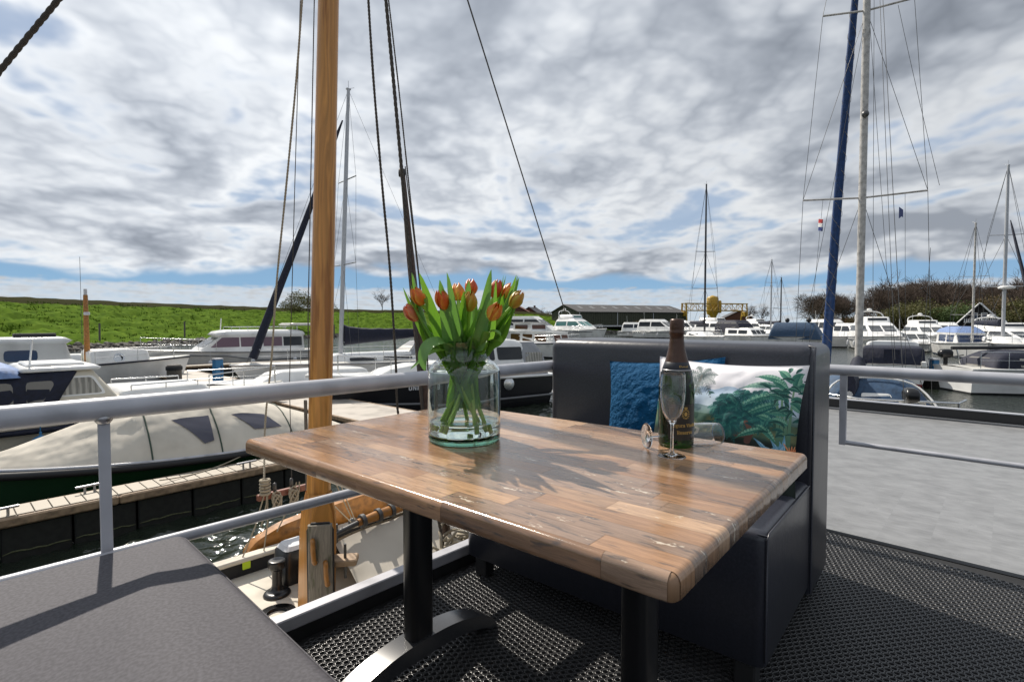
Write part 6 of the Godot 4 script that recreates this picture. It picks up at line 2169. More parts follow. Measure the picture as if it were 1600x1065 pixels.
func build_smack():
	var o := thing("wooden_smack", "wooden sailing boat with a thick varnished mast moored under the railing", "sailboat")
	var vm := StandardMaterial3D.new()
	vm.resource_name = "mast_varnish"
	vm.albedo_texture = wood_tex(Vector3(0.54, 0.245, 0.058), Vector3(0.26, 0.090, 0.016), 81)
	vm.roughness = 0.30
	vm.uv1_scale = Vector3(1, 0.45, 1)
	var gw := StandardMaterial3D.new()
	gw.resource_name = "board_grey"
	gw.albedo_texture = wood_tex(Vector3(0.22, 0.195, 0.16), Vector3(0.08, 0.085, 0.045), 85)
	gw.roughness = 0.75
	var D := -0.60
	# hull strip and decks
	var s := new_st()
	cbox(s, Vector3(3.0, -0.99, -2.80), Vector3(9.0, 0.74, 1.72), 0.03)
	part(o, "hull", s, M.green_hull)
	s = new_st(); box(s, Vector3(3.0, -0.607, -2.80), Vector3(9.0, 0.02, 1.70)); part(o, "deck", s, M.canvas)
	for z in [-3.64, -1.98]:
		s = new_st(); cbox(s, Vector3(3.0, -0.55, z), Vector3(9.0, 0.10, 0.045), 0.008); part(o, "bulwark", s, M.boot)
		s = new_st(); cbox(s, Vector3(3.0, -0.49, z), Vector3(9.0, 0.03, 0.09), 0.008); part(o, "cap_rail", s, M.canvas)
	# mast
	var b0 := Vector3(1.325, -0.60, -2.76)
	var t0 := dp(513, 0, 2.97)
	var up := (t0 - b0).normalized()
	s = new_st()
	var rings := []
	var seg := 24
	for lv in [[0.72, 0.064], [1.0, 0.063], [2.0, 0.061], [3.4, 0.057], [6.0, 0.05], [9.5, 0.04]]:
		var ring := []
		for j in seg + 1:
			var a := TAU * j / seg
			ring.append([b0 + up * lv[0] + Vector3(cos(a), 0, sin(a)) * lv[1], Vector2(float(j) / seg, lv[0] * 0.5)])
		rings.append(ring)
	for i in rings.size() - 1:
		for j in seg: uvquad(s, [rings[i][j][0], rings[i][j + 1][0], rings[i + 1][j + 1][0], rings[i + 1][j][0]], [rings[i][j][1], rings[i][j + 1][1], rings[i + 1][j + 1][1], rings[i + 1][j][1]])
	part(o, "mast", s, vm)
	s = new_st()                                               # square foot, softened to the round above
	rings = []
	var ang := deg_to_rad(6.0)
	for lv in [[0.0, 0.078, 0.010], [0.50, 0.078, 0.012], [0.62, 0.076, 0.03], [0.73, 0.0640, 0.05]]:
		var ring := []
		for v in rpoly(rect(-lv[1], -lv[1], lv[1], lv[1]), lv[2], 5):
			var w: Vector2 = v.rotated(ang)
			ring.append(b0 + up * lv[0] + Vector3(w.x, 0, w.y))
		ring.append(ring[0])
		rings.append([ring, lv[0]])
	for i in rings.size() - 1:
		var n: int = rings[i][0].size() - 1
		for j in n: uvquad(s, [rings[i][0][j], rings[i][0][j + 1], rings[i + 1][0][j + 1], rings[i + 1][0][j]], [Vector2(float(j) / n * 2.0, rings[i][1] * 0.5), Vector2(float(j + 1) / n * 2.0, rings[i][1] * 0.5), Vector2(float(j + 1) / n * 2.0, rings[i + 1][1] * 0.5), Vector2(float(j) / n * 2.0, rings[i + 1][1] * 0.5)])
	part(o, "mast_foot", s, vm)
	# tabernacle board with two wedges, facing us
	var bx := Basis(Vector3.UP, deg_to_rad(-38.0))
	var c0 := b0 + bx * Vector3(0.055, 0.0, 0.13)
	s = new_st()
	var bp := []
	for q in [[0.0, 0.0, 0.012], [0.60, 0.0, 0.012]]:
		var ring := []
		for v in rpoly(rect(-0.062, -0.017, 0.062, 0.017), 0.012, 4): ring.append([c0 + bx * Vector3(v.x, q[0], v.y), Vector2(v.x * 4.0 + 0.5, q[0] * 0.9)])
		ring.append(ring[0])
		bp.append(ring)
	for j in bp[0].size() - 1: uvquad(s, [bp[0][j][0], bp[0][j + 1][0], bp[1][j + 1][0], bp[1][j][0]], [bp[0][j][1], bp[0][j + 1][1], bp[1][j + 1][1], bp[1][j][1]])
	s.set_smooth_group(-1)
	var capr := []
	for v in bp[1]: capr.append(v[0])
	fan(s, capr, false)
	var tb := part(o, "tabernacle_board", s, gw)
	s = new_st()
	var rim := []
	for v in [Vector2(-0.064, 0.0), Vector2(-0.064, 0.57), Vector2(-0.045, 0.605), Vector2(0.045, 0.605), Vector2(0.064, 0.57), Vector2(0.064, 0.0)]: rim.append(c0 + bx * Vector3(v.x, v.y, -0.004))
	tube(s, rim, 0.0065, 6)
	part(tb, "rubber_edge", s, M.rubber)
	for w in [[-0.030, 0.47], [0.034, 0.35]]:
		s = new_st()
		tube(s, smooth_path([c0 + bx * Vector3(w[0] - 0.006, w[1] + 0.055, 0.018), c0 + bx * Vector3(w[0], w[1] + 0.045, 0.036), c0 + bx * Vector3(w[0], w[1], 0.034), c0 + bx * Vector3(w[0] + 0.006, w[1] - 0.055, 0.036), c0 + bx * Vector3(w[0] + 0.008, w[1] - 0.065, 0.020)], 4), 0.0125, 8)
		part(tb, "wooden_wedge", s, M.orangewood)
	# leeboard on the far side
	s = new_st()
	var prof := []
	for v in [Vector2(1.31, -0.58), Vector2(1.30, -0.50), Vector2(1.36, -0.435), Vector2(1.55, -0.37), Vector2(1.95, -0.325), Vector2(2.6, -0.285), Vector2(3.5, -0.24), Vector2(4.2, -0.30), Vector2(4.2, -0.55), Vector2(3.0, -0.50), Vector2(2.0, -0.52), Vector2(1.5, -0.575)]: prof.append(v)
	prof = rpoly(prof, 0.05, 4)
	plate(s, prof, Transform3D(Basis(), Vector3(0, 0, -3.80)), 0.085)
	part(o, "leeboard", s, M.orangewood)
	# boom with gooseneck, canvas tent hanging from it
	var g0 := Vector3(1.50, -0.145, -2.82)
	var g1 := Vector3(5.6, 0.10, -2.86)
	s = new_st()
	tube(s, [g0.lerp(g1, 0.03), g0.lerp(g1, 0.06), g0.lerp(g1, 0.3), g1], [0.022, 0.030, 0.040, 0.042], 12)
	part(o, "boom", s, M.orangewood)
	s = new_st()
	rod(s, g0 + Vector3(-0.08, -0.02, 0.01), g0.lerp(g1, 0.035), 0.016, 8)
	rod(s, g0 + Vector3(-0.02, -0.11, 0.0), g0 + Vector3(-0.02, 0.04, 0.0), 0.013, 8)
	for t in [0.035, 0.062, 0.085]: rod(s, g0.lerp(g1, t), g0.lerp(g1, t + 0.006), 0.042, 12)
	part(o, "gooseneck", s, M.wire)
	s = new_st()
	cbox(s, b0 + bx * Vector3(0.16, 0.365, 0.05), Vector3(0.15, 0.035, 0.10), 0.006, bx)
	var pr := part(o, "pin_rack", s, M.teak)
	s = new_st()
	rod(s, b0 + bx * Vector3(0.17, 0.27, 0.06), b0 + bx * Vector3(0.17, 0.46, 0.06), 0.008, 8)
	part(pr, "belaying_pin", s, M.wire)
	var nz := fbm(93, 2.2, 3)
	for side in [1, -1]:
		s = new_st()
		var rows := []
		for i in 41:
			var t := i / 40.0
			var a := Vector3(1.47 + t * 3.9, 0, -2.83)
			a.y = lerpf(-0.205, 0.06, t)
			var row := []
			for j in 13:
				var u := j / 12.0
				var x := a.x + (1.0 - u) * 0.0
				row.append(Vector3(x, a.y - u * 0.385 - 0.03 * sin(u * PI) + 0.012 * nz.get_noise_2d(x * 1.5, u * 2.0), a.z + side * (0.02 + 0.70 * u + 0.012 * nz.get_noise_2d(x + 5.0, u * 3.0))))
			rows.append(row)
		loft(s, rows, false, false)
		part(o, "canvas_tent", s, M.canvas)
	# deck gear: vent box, bollard, coiled chain plate
	s = new_st()
	stack(s, [[-0.597, 1.28, 1.60, 0.10, 0.10, 0.04], [-0.40, 1.29, 1.59, 0.09, 0.09, 0.045], [-0.37, 1.33, 1.55, 0.06, 0.06, 0.04]])
	var vb := part(o, "vent_box", s, M.plastic_black)
	vb.position = Vector3(0.08, 0, -3.36)
	s = new_st(); stack(s, [[-0.385, 1.30, 1.58, 0.085, 0.085, 0.04], [-0.362, 1.32, 1.56, 0.07, 0.07, 0.04]]); part(vb, "lid", s, M.fender)
	s = new_st(); lathe(s, spline2([Vector2(0.0, 0.0), Vector2(0.075, 0.0), Vector2(0.07, 0.02), Vector2(0.032, 0.04), Vector2(0.030, 0.15), Vector2(0.046, 0.165), Vector2(0.050, 0.205), Vector2(0.040, 0.215), Vector2(0.0, 0.215)], 3), 18, Vector3(1.30, -0.597, -3.22)); part(o, "bollard", s, M.plastic_black)
	s = new_st()
	for k in 4: lathe(s, [Vector2(0.055 + k * 0.012, 0.0), Vector2(0.067 + k * 0.012, 0.004), Vector2(0.067 + k * 0.012, 0.018), Vector2(0.055 + k * 0.012, 0.020)], 20, Vector3(1.20, -0.597, -2.98))
	part(o, "windlass", s, M.plastic_black)
	s = new_st(); cbox(s, Vector3(1.31, -0.578, -2.56), Vector3(0.20, 0.05, 0.10), 0.01); part(o, "mast_step", s, M.boot)
	s = new_st(); cbox(s, Vector3(1.26, -0.522, -3.605), Vector3(0.05, 0.06, 0.012), 0.004); part(o, "yellow_tag", s, mat("tagyellow", lin(0.55, 0.75, 0.02), 0.5))
	# shrouds, fife rail and running rigging
	var top := b0 + up * 8.5
	var fr0 := Vector3(1.36, -0.115, -3.62)
	var fr1 := Vector3(1.68, -0.095, -3.62)
	s = new_st(); cbox(s, (fr0 + fr1) * 0.5, Vector3(0.36, 0.042, 0.035), 0.005); var ff := part(o, "fife_rail", s, M.redwood)
	for t in [0.30, 0.66]:
		s = new_st()
		var q := fr0.lerp(fr1, t)
		lathe(s, spline2([Vector2(0.0, -0.10), Vector2(0.008, -0.09), Vector2(0.009, 0.02), Vector2(0.013, 0.03), Vector2(0.012, 0.075), Vector2(0.0, 0.085)], 3), 10, q)
		part(ff, "belaying_pin", s, M.wire)
		s = new_st()
		for k in 5:
			var a := []
			for j in 9: a.append(q + Vector3(0.030 * sin(TAU * j / 8.0 + k), -0.015 - 0.045 * cos(TAU * j / 8.0) - k * 0.006, 0.028 + k * 0.004))
			tube(s, a, 0.0065, 5)
		part(ff, "rope_coil", s, M.rope)
	rope(o, smooth_path([dp(472, -6, 3.35), dp(463, 120, 3.40), dp(446, 300, 3.5), dp(432, 440, 3.58), dp(424, 560, 3.68), dp(414, 660, 3.78), Vector3(1.38, 0.0, -3.60)], 4), 0.0095, M.rope, "halyard")
	rope(o, [dp(469, -6, 3.6), dp(460, 300, 3.7), dp(452, 600, 3.85), Vector3(1.57, -0.02, -3.61)], 0.0042, M.rope_dark, "halyard")
	rope(o, [dp(491, -10, 3.4), dp(481, 500, 3.5), Vector3(1.66, -0.40, -3.5)], 0.005, M.rope_dark, "shroud")
	s = new_st(); rod(s, dp(477, 625, 3.55), Vector3(1.655, -0.47, -3.55), 0.012, 8); part(o, "shroud_rod", s, M.greywood)
	for q in [[Vector3(1.38, -0.08, -3.60), Vector3(1.24, -0.49, -3.63)], [Vector3(1.40, -0.08, -3.60), Vector3(1.38, -0.49, -3.63)], [Vector3(1.40, 0.0, -3.60), Vector3(1.36, -0.30, -3.61)], [Vector3(1.60, -0.05, -3.6), Vector3(1.50, -0.40, -3.7)], [Vector3(1.62, -0.05, -3.6), Vector3(1.58, -0.20, -3.6)]]:
		rope(o, [q[0], q[0].lerp(q[1], 0.5) + Vector3(0.01, 0, 0.01), q[1]], 0.0065, M.rope)
	s = new_st()
	for k in 5:
		var a := []
		for j in 11: a.append(Vector3(1.385 + 0.028 * cos(TAU * j / 10.0 + k), 0.01 - k * 0.022, -3.60 + 0.026 * sin(TAU * j / 10.0 + k)))
		tube(s, a, 0.010, 6)
	part(o, "lashing", s, M.rope)
	# right of the mast: two falls and the raised gaff with its rope wrapping
	rope(o, smooth_path([dp(575, -6, 3.1), dp(583, 120, 3.1), dp(597, 290, 3.12), dp(609, 420, 3.15), dp(618, 560, 3.2), dp(625, 668, 3.25), Vector3(2.14, -0.24, -2.86)], 4), 0.0105, M.rope_dark, "halyard")
	rope(o, [dp(602, -8, 2.75), dp(615, 130, 2.78), dp(628, 272, 2.8), dp(641, 420, 2.85), dp(657, 600, 2.9), dp(664, 690, 2.95), Vector3(2.05, -0.45, -2.5)], 0.0135, M.rope_dark, "halyard")
	rope(o, smooth_path([dp(606, -8, 2.95), dp(622, 130, 2.95), dp(640, 300, 2.96), dp(650, 390, 2.97), dp(668, 560, 3.0), dp(676, 690, 3.05), Vector3(2.25, -0.45, -2.45)], 3), 0.006, M.rope_dark, "halyard")
	rope(o, [dp(633, 260, 3.0), dp(655, 440, 3.02), dp(664, 560, 3.05), dp(672, 690, 3.08), Vector3(2.3, -0.4, -2.5)], 0.0045, M.rope_dark, "halyard")
	s = new_st(); tube(s, [dp(629, 270, 2.86), dp(641, 400, 2.88), dp(657, 560, 2.92), dp(671, 700, 2.97), Vector3(2.10, -0.30, -2.55)], [0.013, 0.022, 0.027, 0.028, 0.028], 10); part(o, "gaff", s, mat("gaffwood", lin(0.105, 0.06, 0.04), 0.6, 0.0, T.wear, 3.0))
	s = new_st(); lathe(s, [Vector2(0.0, -0.02), Vector2(0.018, -0.02), Vector2(0.02, 0.0), Vector2(0.018, 0.02), Vector2(0.0, 0.02)], 10, dp(628, 270, 2.86)); part(o, "gaff_cap", s, M.rubber)
	# sheets by the boom and rope heap aft
	for q in [[dp(520, 745, 3.6), dp(551, 814, 3.75)], [dp(526, 742, 3.6), dp(556, 816, 3.75)], [dp(520, 788, 3.5), dp(548, 815, 3.7)]]: rope(o, [q[0], q[0].lerp(q[1], 0.5), q[1]], 0.0055, M.rope)
	s = new_st(); ball(s, dp(551, 815, 3.75), Vector3(0.035, 0.03, 0.03), 10, 6); part(o, "block", s, M.wire)
	var r2 := RandomNumberGenerator.new()
	r2.seed = 3
	s = new_st()
	for k in 16:
		var a := []
		var c := Vector3(2.05, -0.30, -2.35) + Vector3(r2.randfn(0, 0.06), r2.randfn(0, 0.06), r2.randfn(0, 0.06))
		var bb := Basis(Vector3(r2.randfn(), r2.randfn(), r2.randfn()).normalized(), r2.randf() * 3.0)
		for j in 12: a.append(c + bb * Vector3(0.10 * cos(TAU * j / 11.0), 0.02 * sin(j * 2.0), 0.07 * sin(TAU * j / 11.0)))
		tube(s, a, 0.009, 5)
	part(o, "rope_heap", s, M.rope)
	# forestay wire and the thick mooring rope overhead
	s = new_st(); rod(s, dp(728, -8, 4.2), dp(884, 490, 6.6), 0.007, 6); lone("stay_wire", s, M.wire, "thin dark stay wire slanting down across the sky to the sofa", "wire")
	var rp := Node3D.new()
	rp = thing("overhead_rope", "thick braided rope crossing the top left corner of the sky", "rope")
	rope(rp, [dp(-30, 146, 1.75), dp(100, -12, 1.75)], 0.0125, M.rope_dark, "strands")

# ---------------------------------------------------------------- far shore
func cam_pt(right: float, depth: float, y: float) -> Vector3:      # metres to the side and ahead of the terrace, height y
	var a := deg_to_rad(YAW)
	return Vector3(sin(a) * depth + cos(a) * right, y, -cos(a) * depth + sin(a) * right)

func build_barn_and_far():
	# long green shed
	var th := deg_to_rad(21.6)
	var C := cam_pt(15.1, 118, 0.0)
	var lx := (cam_pt(15.1 + cos(th), 118 + sin(th), 0) - C).normalized()
	var wx := (cam_pt(15.1 - sin(th), 118 + cos(th), 0) - C).normalized()
	var o := thing("green_shed", "long olive green shed with a grey roof behind the moored boats", "shed", C, rad_to_deg(atan2(-lx.z, lx.x)))
	var W := 14.0
	var L := 30.0
	var wm := mat("shedgreen", lin(0.060, 0.066, 0.036), 0.6, 0.0, T.wear, 0.25)
	var rm := mat("shedroof", lin(0.085, 0.083, 0.085), 0.8, 0.0, T.wear, 0.2)
	var s := new_st()
	var prof := [Vector2(0, 0.2), Vector2(0, 3.5), Vector2(-W / 2, 5.2), Vector2(-W, 3.5), Vector2(-W, 0.2)]
	var pts := []
	for v in prof: pts.append(Vector3(0, v.y, v.x))
	prism(s, pts, Geometry2D.triangulate_polygon(PackedVector2Array(prof)), Vector3(L, 0, 0))
	part(o, "walls", s, wm)
	for k in int(L / 0.6):
		s = new_st(); box(s, Vector3(0.3 + k * 0.6, 1.9, 0.03), Vector3(0.30, 3.1, 0.06)); part(o, "cladding_panel", s, wm)
	for k in int(W / 0.7):
		var zz := -0.35 - k * 0.7
		var hh := 3.4 + (1.7 * (1.0 - absf(zz + W / 2) / (W / 2)))
		s = new_st(); box(s, Vector3(-0.03, 0.25 + hh / 2 - 0.15, zz), Vector3(0.06, hh - 0.35, 0.34)); part(o, "cladding_panel", s, wm)
	for sd in [0, 1]:
		s = new_st()
		var a := Vector3(-0.4, 3.42, 0.35) if sd == 0 else Vector3(-0.4, 3.42, -W - 0.35)
		var r := Vector3(-0.4, 5.28, -W / 2)
		var nn := Vector3(0, 0.10, 0)
		s.set_smooth_group(-1)
		quad(s, a + nn, r + nn, r + nn + Vector3(L + 0.8, 0, 0), a + nn + Vector3(L + 0.8, 0, 0))
		quad(s, a, a + nn, a + nn + Vector3(L + 0.8, 0, 0), a + Vector3(L + 0.8, 0, 0))
		quad(s, a, r, r + nn, a + nn)
		quad(s, a, a + Vector3(L + 0.8, 0, 0), r + Vector3(L + 0.8, 0, 0), r)
		part(o, "roof", s, rm)
	for k in 9:
		s = new_st()
		var a := Vector3(2.0 + k * 3.2, 3.42, 0.35)
		var d := Vector3(-0.4 + 0.4, 1.86, -W / 2 - 0.35)
		s.set_smooth_group(-1)
		var q0 := a + d * 0.45 + Vector3(0, 0.13, 0)
		var q1 := a + d * 0.75 + Vector3(0, 0.13, 0)
		quad(s, q0, q1, q1 + Vector3(0.9, 0, 0), q0 + Vector3(0.9, 0, 0))
		part(o, "skylight", s, mat("skylight", lin(0.17, 0.17, 0.17), 0.5))
	for x in [0.0, 10.0, 20.0]:
		s = new_st(); rod(s, Vector3(x + 0.1, 0.3, 0.12), Vector3(x + 0.1, 3.4, 0.12), 0.08, 6); part(o, "downpipe", s, M.fender)
	s = new_st(); box(s, Vector3(L / 2, 0.28, 0.05), Vector3(L, 0.3, 0.08)); part(o, "plinth", s, M.fender)
	# yellow boat crane
	var K := cam_pt((1070 - 800) / FOCAL * 128.0, 128.0, 0.0)
	var K2 := cam_pt((1168 - 800) / FOCAL * 132.0, 132.0, 0.0)
	o = thing("gantry_crane", "yellow lattice gantry crane for boats beside the shed", "crane", K, rad_to_deg(atan2(-(K2 - K).z, (K2 - K).x)))
	var len := K.distance_to(K2)
	for z in [0.0, -1.6]:
		for y in [4.0, 5.75]:
			s = new_st(); box(s, Vector3(len / 2, y, z), Vector3(len, 0.22, 0.2)); part(o, "chord", s, M.yellow)
		var n := 11
		for k in n:
			s = new_st()
			var a := Vector3(len * k / n, 4.0 if k % 2 else 5.75, z)
			var b := Vector3(len * (k + 1) / n, 5.75 if k % 2 else 4.0, z)
			rod(s, a, b, 0.06, 5)
			part(o, "brace", s, M.yellow)
			s = new_st(); rod(s, Vector3(len * k / n, 4.0, z), Vector3(len * k / n, 5.75, z), 0.06, 5); part(o, "upright", s, M.yellow)
	for x in [0.3, len - 0.3]:
		for z in [0.6, -2.2]:
			s = new_st(); rod(s, Vector3(x, 5.7, clampf(z, -1.6, 0.0)), Vector3(x, 0.2, z), 0.17, 6); part(o, "leg", s, M.yellow)
		s = new_st(); cbox(s, Vector3(x, 3.2, -0.8), Vector3(0.9, 1.2, 1.4), 0.05); part(o, "drive_box", s, M.yellow)
	var P := cam_pt((1113 - 800) / FOCAL * 134.0, 134.0, 0.0)
	o = thing("yellow_silo", "yellow round tank standing above the crane beam", "tank", P)
	s = new_st(); lathe(s, [Vector2(0.9, 0.2), Vector2(1.0, 2.6), Vector2(1.45, 3.6), Vector2(1.45, 7.2), Vector2(1.2, 7.6), Vector2(0.0, 8.0)], 18); part(o, "tank", s, M.yellow)
	s = new_st(); lathe(s, [Vector2(0.5, 3.5), Vector2(0.5, 6.4), Vector2(0.35, 6.7), Vector2(0.0, 6.7)], 12, cam_pt(1.9, 0.3, 0)); part(o, "side_tank", s, M.yellow)
	for k in 3: s = new_st(); lathe(s, [Vector2(1.46, 4.2 + k * 1.1), Vector2(1.52, 4.25 + k * 1.1), Vector2(1.46, 4.3 + k * 1.1)], 18); part(o, "hoop", s, M.yellow)
	# houses
	var brick := mat("brick", lin(0.16, 0.07, 0.045), 0.9, 0.0, T.wear, 0.4)
	var tile := mat("rooftile", lin(0.20, 0.075, 0.05), 0.8, 0.0, T.wear, 0.5)
	house("red roofed farmhouse beyond the dike behind the tulips", 806, 156.0, 9.0, 8.0, 1.6, 4.2, 6.3, brick, tile, 35.0)
	house("small brick house between the farmhouse and the shed", 832, 160.0, 6.0, 5.5, 1.6, 3.8, 5.6, brick, mat("slate", lin(0.05, 0.05, 0.055), 0.7), 20.0)
	house("low red roofed house between the furled sail and the white mast", 1316, 150.0, 5.0, 5.0, 0.0, 1.0, 2.1, M.white, mat("redtile", lin(0.20, 0.05, 0.035), 0.8), -40.0)
	house("dark house far behind the crane with a grey roof", 1150, 170.0, 10.0, 8.0, 0.4, 2.6, 4.6, brick, M.slate, 30.0)
	# gabled wooden house on the right
	var H := cam_pt((1531 - 800) / FOCAL * 92.0, 92.0, 0.95)
	var face := rad_to_deg(atan2(-(EYE.z - H.z), EYE.x - H.x))
	o = thing("gabled_house", "dark steep gabled house with white barge boards and a balcony", "house", H, face - 4.0)
	var dark := mat("darkwood", lin(0.016, 0.014, 0.013), 0.7)
	s = new_st()
	pts = []
	var gp2 := [Vector2(-3.4, 0), Vector2(3.4, 0), Vector2(0, 3.9)]
	for v in gp2: pts.append(Vector3(-4.0, v.y - 0.6, v.x))
	prism(s, pts, Geometry2D.triangulate_polygon(PackedVector2Array(gp2)), Vector3(3.6, 0, 0))
	part(o, "wall", s, dark)
	for sd in [-1.0, 1.0]:
		s = new_st()
		var a := Vector3(0.35, -0.9, sd * 3.75)
		var b := Vector3(0.35, 3.55, 0)
		tube(s, [a, b], 0.13, 4); part(o, "barge_board", s, M.white)
		s = new_st()
		s.set_smooth_group(-1)
		quad(s, a + Vector3(0, 0.08, 0), b + Vector3(0, 0.08, 0), b + Vector3(-4.5, 0.08, 0), a + Vector3(-4.5, 0.08, 0))
		quad(s, a - Vector3(0, 0.08, 0), b - Vector3(0, 0.08, 0), b + Vector3(-4.5, -0.08, 0), a + Vector3(-4.5, -0.08, 0))
		part(o, "roof", s, mat("darktile", lin(0.05, 0.032, 0.026), 0.8))
	for z in [-0.55, 0.75]:
		s = new_st(); cbox(s, Vector3(-0.38, 1.2, z), Vector3(0.1, 1.3, 0.9), 0.02); var w := part(o, "window", s, M.white)
		s = new_st(); cbox(s, Vector3(-0.32, 1.2, z), Vector3(0.06, 1.0, 0.66), 0.01); part(w, "pane", s, M.bluepane)
	s = new_st(); box(s, Vector3(0.0, 0.15, 0), Vector3(0.9, 0.12, 4.2)); part(o, "balcony", s, M.white)
	for k in 15: s = new_st(); box(s, Vector3(0.42, 0.48, -2.0 + k * 0.285), Vector3(0.05, 0.6, 0.14)); part(o, "balcony_slat", s, M.white)
	# fence posts on the dike and the small bare tree
	for q in [[155, 512, 40.0], [288, 508, 48.0], [522, 512, 58.0]]:
		s = new_st(); rod(s, dp(q[0], q[1] + 12, q[2]) - Vector3(0, 0.4, 0), dp(q[0], q[1], q[2]) + Vector3(0, 0.35, 0), 0.07, 6)
		lone("fence_post", s, M.greywood, ["dark fence post on the dike slope beside the varnished mast", "dark fence post on the slope above the motor yacht's bow", "dark fence post on the slope left of the grey mast"][[155, 288, 522].find(q[0])], "post", "fence posts on the dike")
	for q in [[94, 52.0], [240, 66.0]]: pass

func house(label: String, px: float, d: float, L: float, W: float, base: float, eave: float, ridge: float, wall: Material, roof: Material, turn: float):
	var at := cam_pt((px - 800) / FOCAL * d, d, 0)
	var o := thing("house", label, "house", at, turn)
	var s := new_st()
	var prof := [Vector2(-W / 2, base - 1.0), Vector2(-W / 2, eave), Vector2(0, ridge), Vector2(W / 2, eave), Vector2(W / 2, base - 1.0)]
	var pts := []
	for v in prof: pts.append(Vector3(-L / 2, v.y, v.x))
	prism(s, pts, Geometry2D.triangulate_polygon(PackedVector2Array(prof)), Vector3(L, 0, 0))
	part(o, "wall", s, wall)
	for sd in [-1.0, 1.0]:
		s = new_st()
		var a := Vector3(-L / 2 - 0.3, eave - 0.12, sd * (W / 2 + 0.3))
		var b := Vector3(-L / 2 - 0.3, ridge + 0.04, 0)
		var l := Vector3(L + 0.6, 0, 0)
		var u := Vector3(0, 0.15, 0)
		s.set_smooth_group(-1)
		quad(s, a + u, b + u, b + u + l, a + u + l)
		quad(s, a, b, b + l, a + l)
		quad(s, a, a + u, a + u + l, a + l)
		quad(s, a, b, b + u, a + u)
		part(o, "roof", s, roof)
	for k in 3:
		s = new_st(); box(s, Vector3(-L / 3 + k * L / 3, (base + eave) / 2, W / 2 + 0.02), Vector3(1.0, 1.1, 0.08)); var w := part(o, "window", s, M.white)
		s = new_st(); box(s, Vector3(-L / 3 + k * L / 3, (base + eave) / 2, W / 2 + 0.065), Vector3(0.8, 0.9, 0.03)); part(w, "pane", s, M.pane)
	s = new_st(); box(s, Vector3(L * 0.3, ridge + 0.2, 0), Vector3(0.5, 1.0, 0.5)); part(o, "chimney", s, wall)

# ---------------------------------------------------------------- trees
var tw_r := RandomNumberGenerator.new()
func branch(s: SurfaceTool, tw: SurfaceTool, a: Vector3, d: Vector3, l: float, r: float, depth: int):
	var seg := 3
	var pts := [a]
	var rs := [r]
	var p := a
	var dd := d
	for i in seg:
		dd = (dd + Vector3(tw_r.randfn(0, 0.13), tw_r.randfn(0.05, 0.10), tw_r.randfn(0, 0.13))).normalized()
		p += dd * l / seg
		pts.append(p)
		rs.append(lerpf(r, r * 0.5, float(i + 1) / seg))
	tube(s if depth > 2 else tw, pts, rs, 5 if depth > 2 else 3, false)
	if depth == 0: return
	var kids := 4 if depth > 1 else 4
	for k in kids:
		var t := tw_r.randf_range(0.35, 1.0)
		var i := mini(int(t * seg), seg - 1)
		var o: Vector3 = pts[i].lerp(pts[i + 1], t * seg - i)
		var ax := Vector3(tw_r.randfn(), tw_r.randfn(0.1, 0.6), tw_r.randfn()).normalized()
		var nd := (dd + ax * tw_r.randf_range(0.55, 0.95)).normalized()
		branch(s, tw, o, nd, l * tw_r.randf_range(0.55, 0.75), maxf(r * 0.45, 0.016), depth - 1)

func bare_tree_meshes(seed_: int, h: float) -> Array:
	tw_r.seed = seed_
	var s := new_st()
	var tw := new_st()
	branch(s, tw, Vector3.ZERO, Vector3.UP, h * 0.42, h * 0.022, 5)
	for k in 5: branch(s, tw, Vector3(0, h * (0.16 + 0.07 * k), 0), Vector3(tw_r.randfn(), 0.9, tw_r.randfn()).normalized(), h * 0.36, h * 0.013, 3)
	return [fin(s), fin(tw)]

func bush_mesh(seed_: int, w: float, h: float, n: int) -> ArrayMesh:
	var r := RandomNumberGenerator.new()
	r.seed = seed_
	var s := new_st()
	s.set_smooth_group(-1)
	var lobes := []
	for k in 9: lobes.append([Vector3(r.randf_range(-0.5, 0.5) * w, r.randf_range(0.2, 0.62) * h, r.randf_range(-0.35, 0.35) * w), r.randf_range(0.22, 0.38) * h])
	for i in n:
		var l: Array = lobes[r.randi() % lobes.size()]
		var d := Vector3(r.randfn(), r.randfn(), r.randfn()).normalized()
		var p: Vector3 = l[0] + d * l[1] * pow(r.randf(), 0.4) * Vector3(1.3, 1.0, 1.3)
		if p.y < 0.0: p.y = r.randf() * 0.3
		var a := Vector3(r.randfn(), r.randfn(), r.randfn()).normalized() * 0.055 * h * r.randf_range(0.5, 1.2)
		var b := Vector3(r.randfn(), r.randfn(), r.randfn()).normalized() * 0.055 * h * r.randf_range(0.5, 1.2)
		tri(s, p, p + a, p + b)
	return fin(s)

func twig_mesh(seed_: int, w: float, h: float, n: int) -> ArrayMesh:      # a rounded crown of fine bare twigs
	var r := RandomNumberGenerator.new()
	r.seed = seed_
	var s := new_st()
	s.set_smooth_group(-1)
	var lobes := []
	for k in 7: lobes.append([Vector3(r.randf_range(-0.34, 0.34) * w, r.randf_range(0.42, 0.72) * h, r.randf_range(-0.3, 0.3) * w), r.randf_range(0.24, 0.34) * h])
	for i in n:
		var l: Array = lobes[r.randi() % lobes.size()]
		var d := Vector3(r.randfn(), r.randfn() + 0.25, r.randfn()).normalized()
		var p: Vector3 = l[0] + d * l[1] * pow(r.randf(), 0.5) * 0.85
		var a := (d + Vector3(r.randfn(0, 0.4), r.randfn(0.2, 0.4), r.randfn(0, 0.4))).normalized() * h * r.randf_range(0.05, 0.13)
		var b := a.cross(Vector3(r.randfn(), r.randfn(), r.randfn())).normalized() * 0.0042 * h
		tri(s, p - b, p + b, p + a)
	return fin(s)

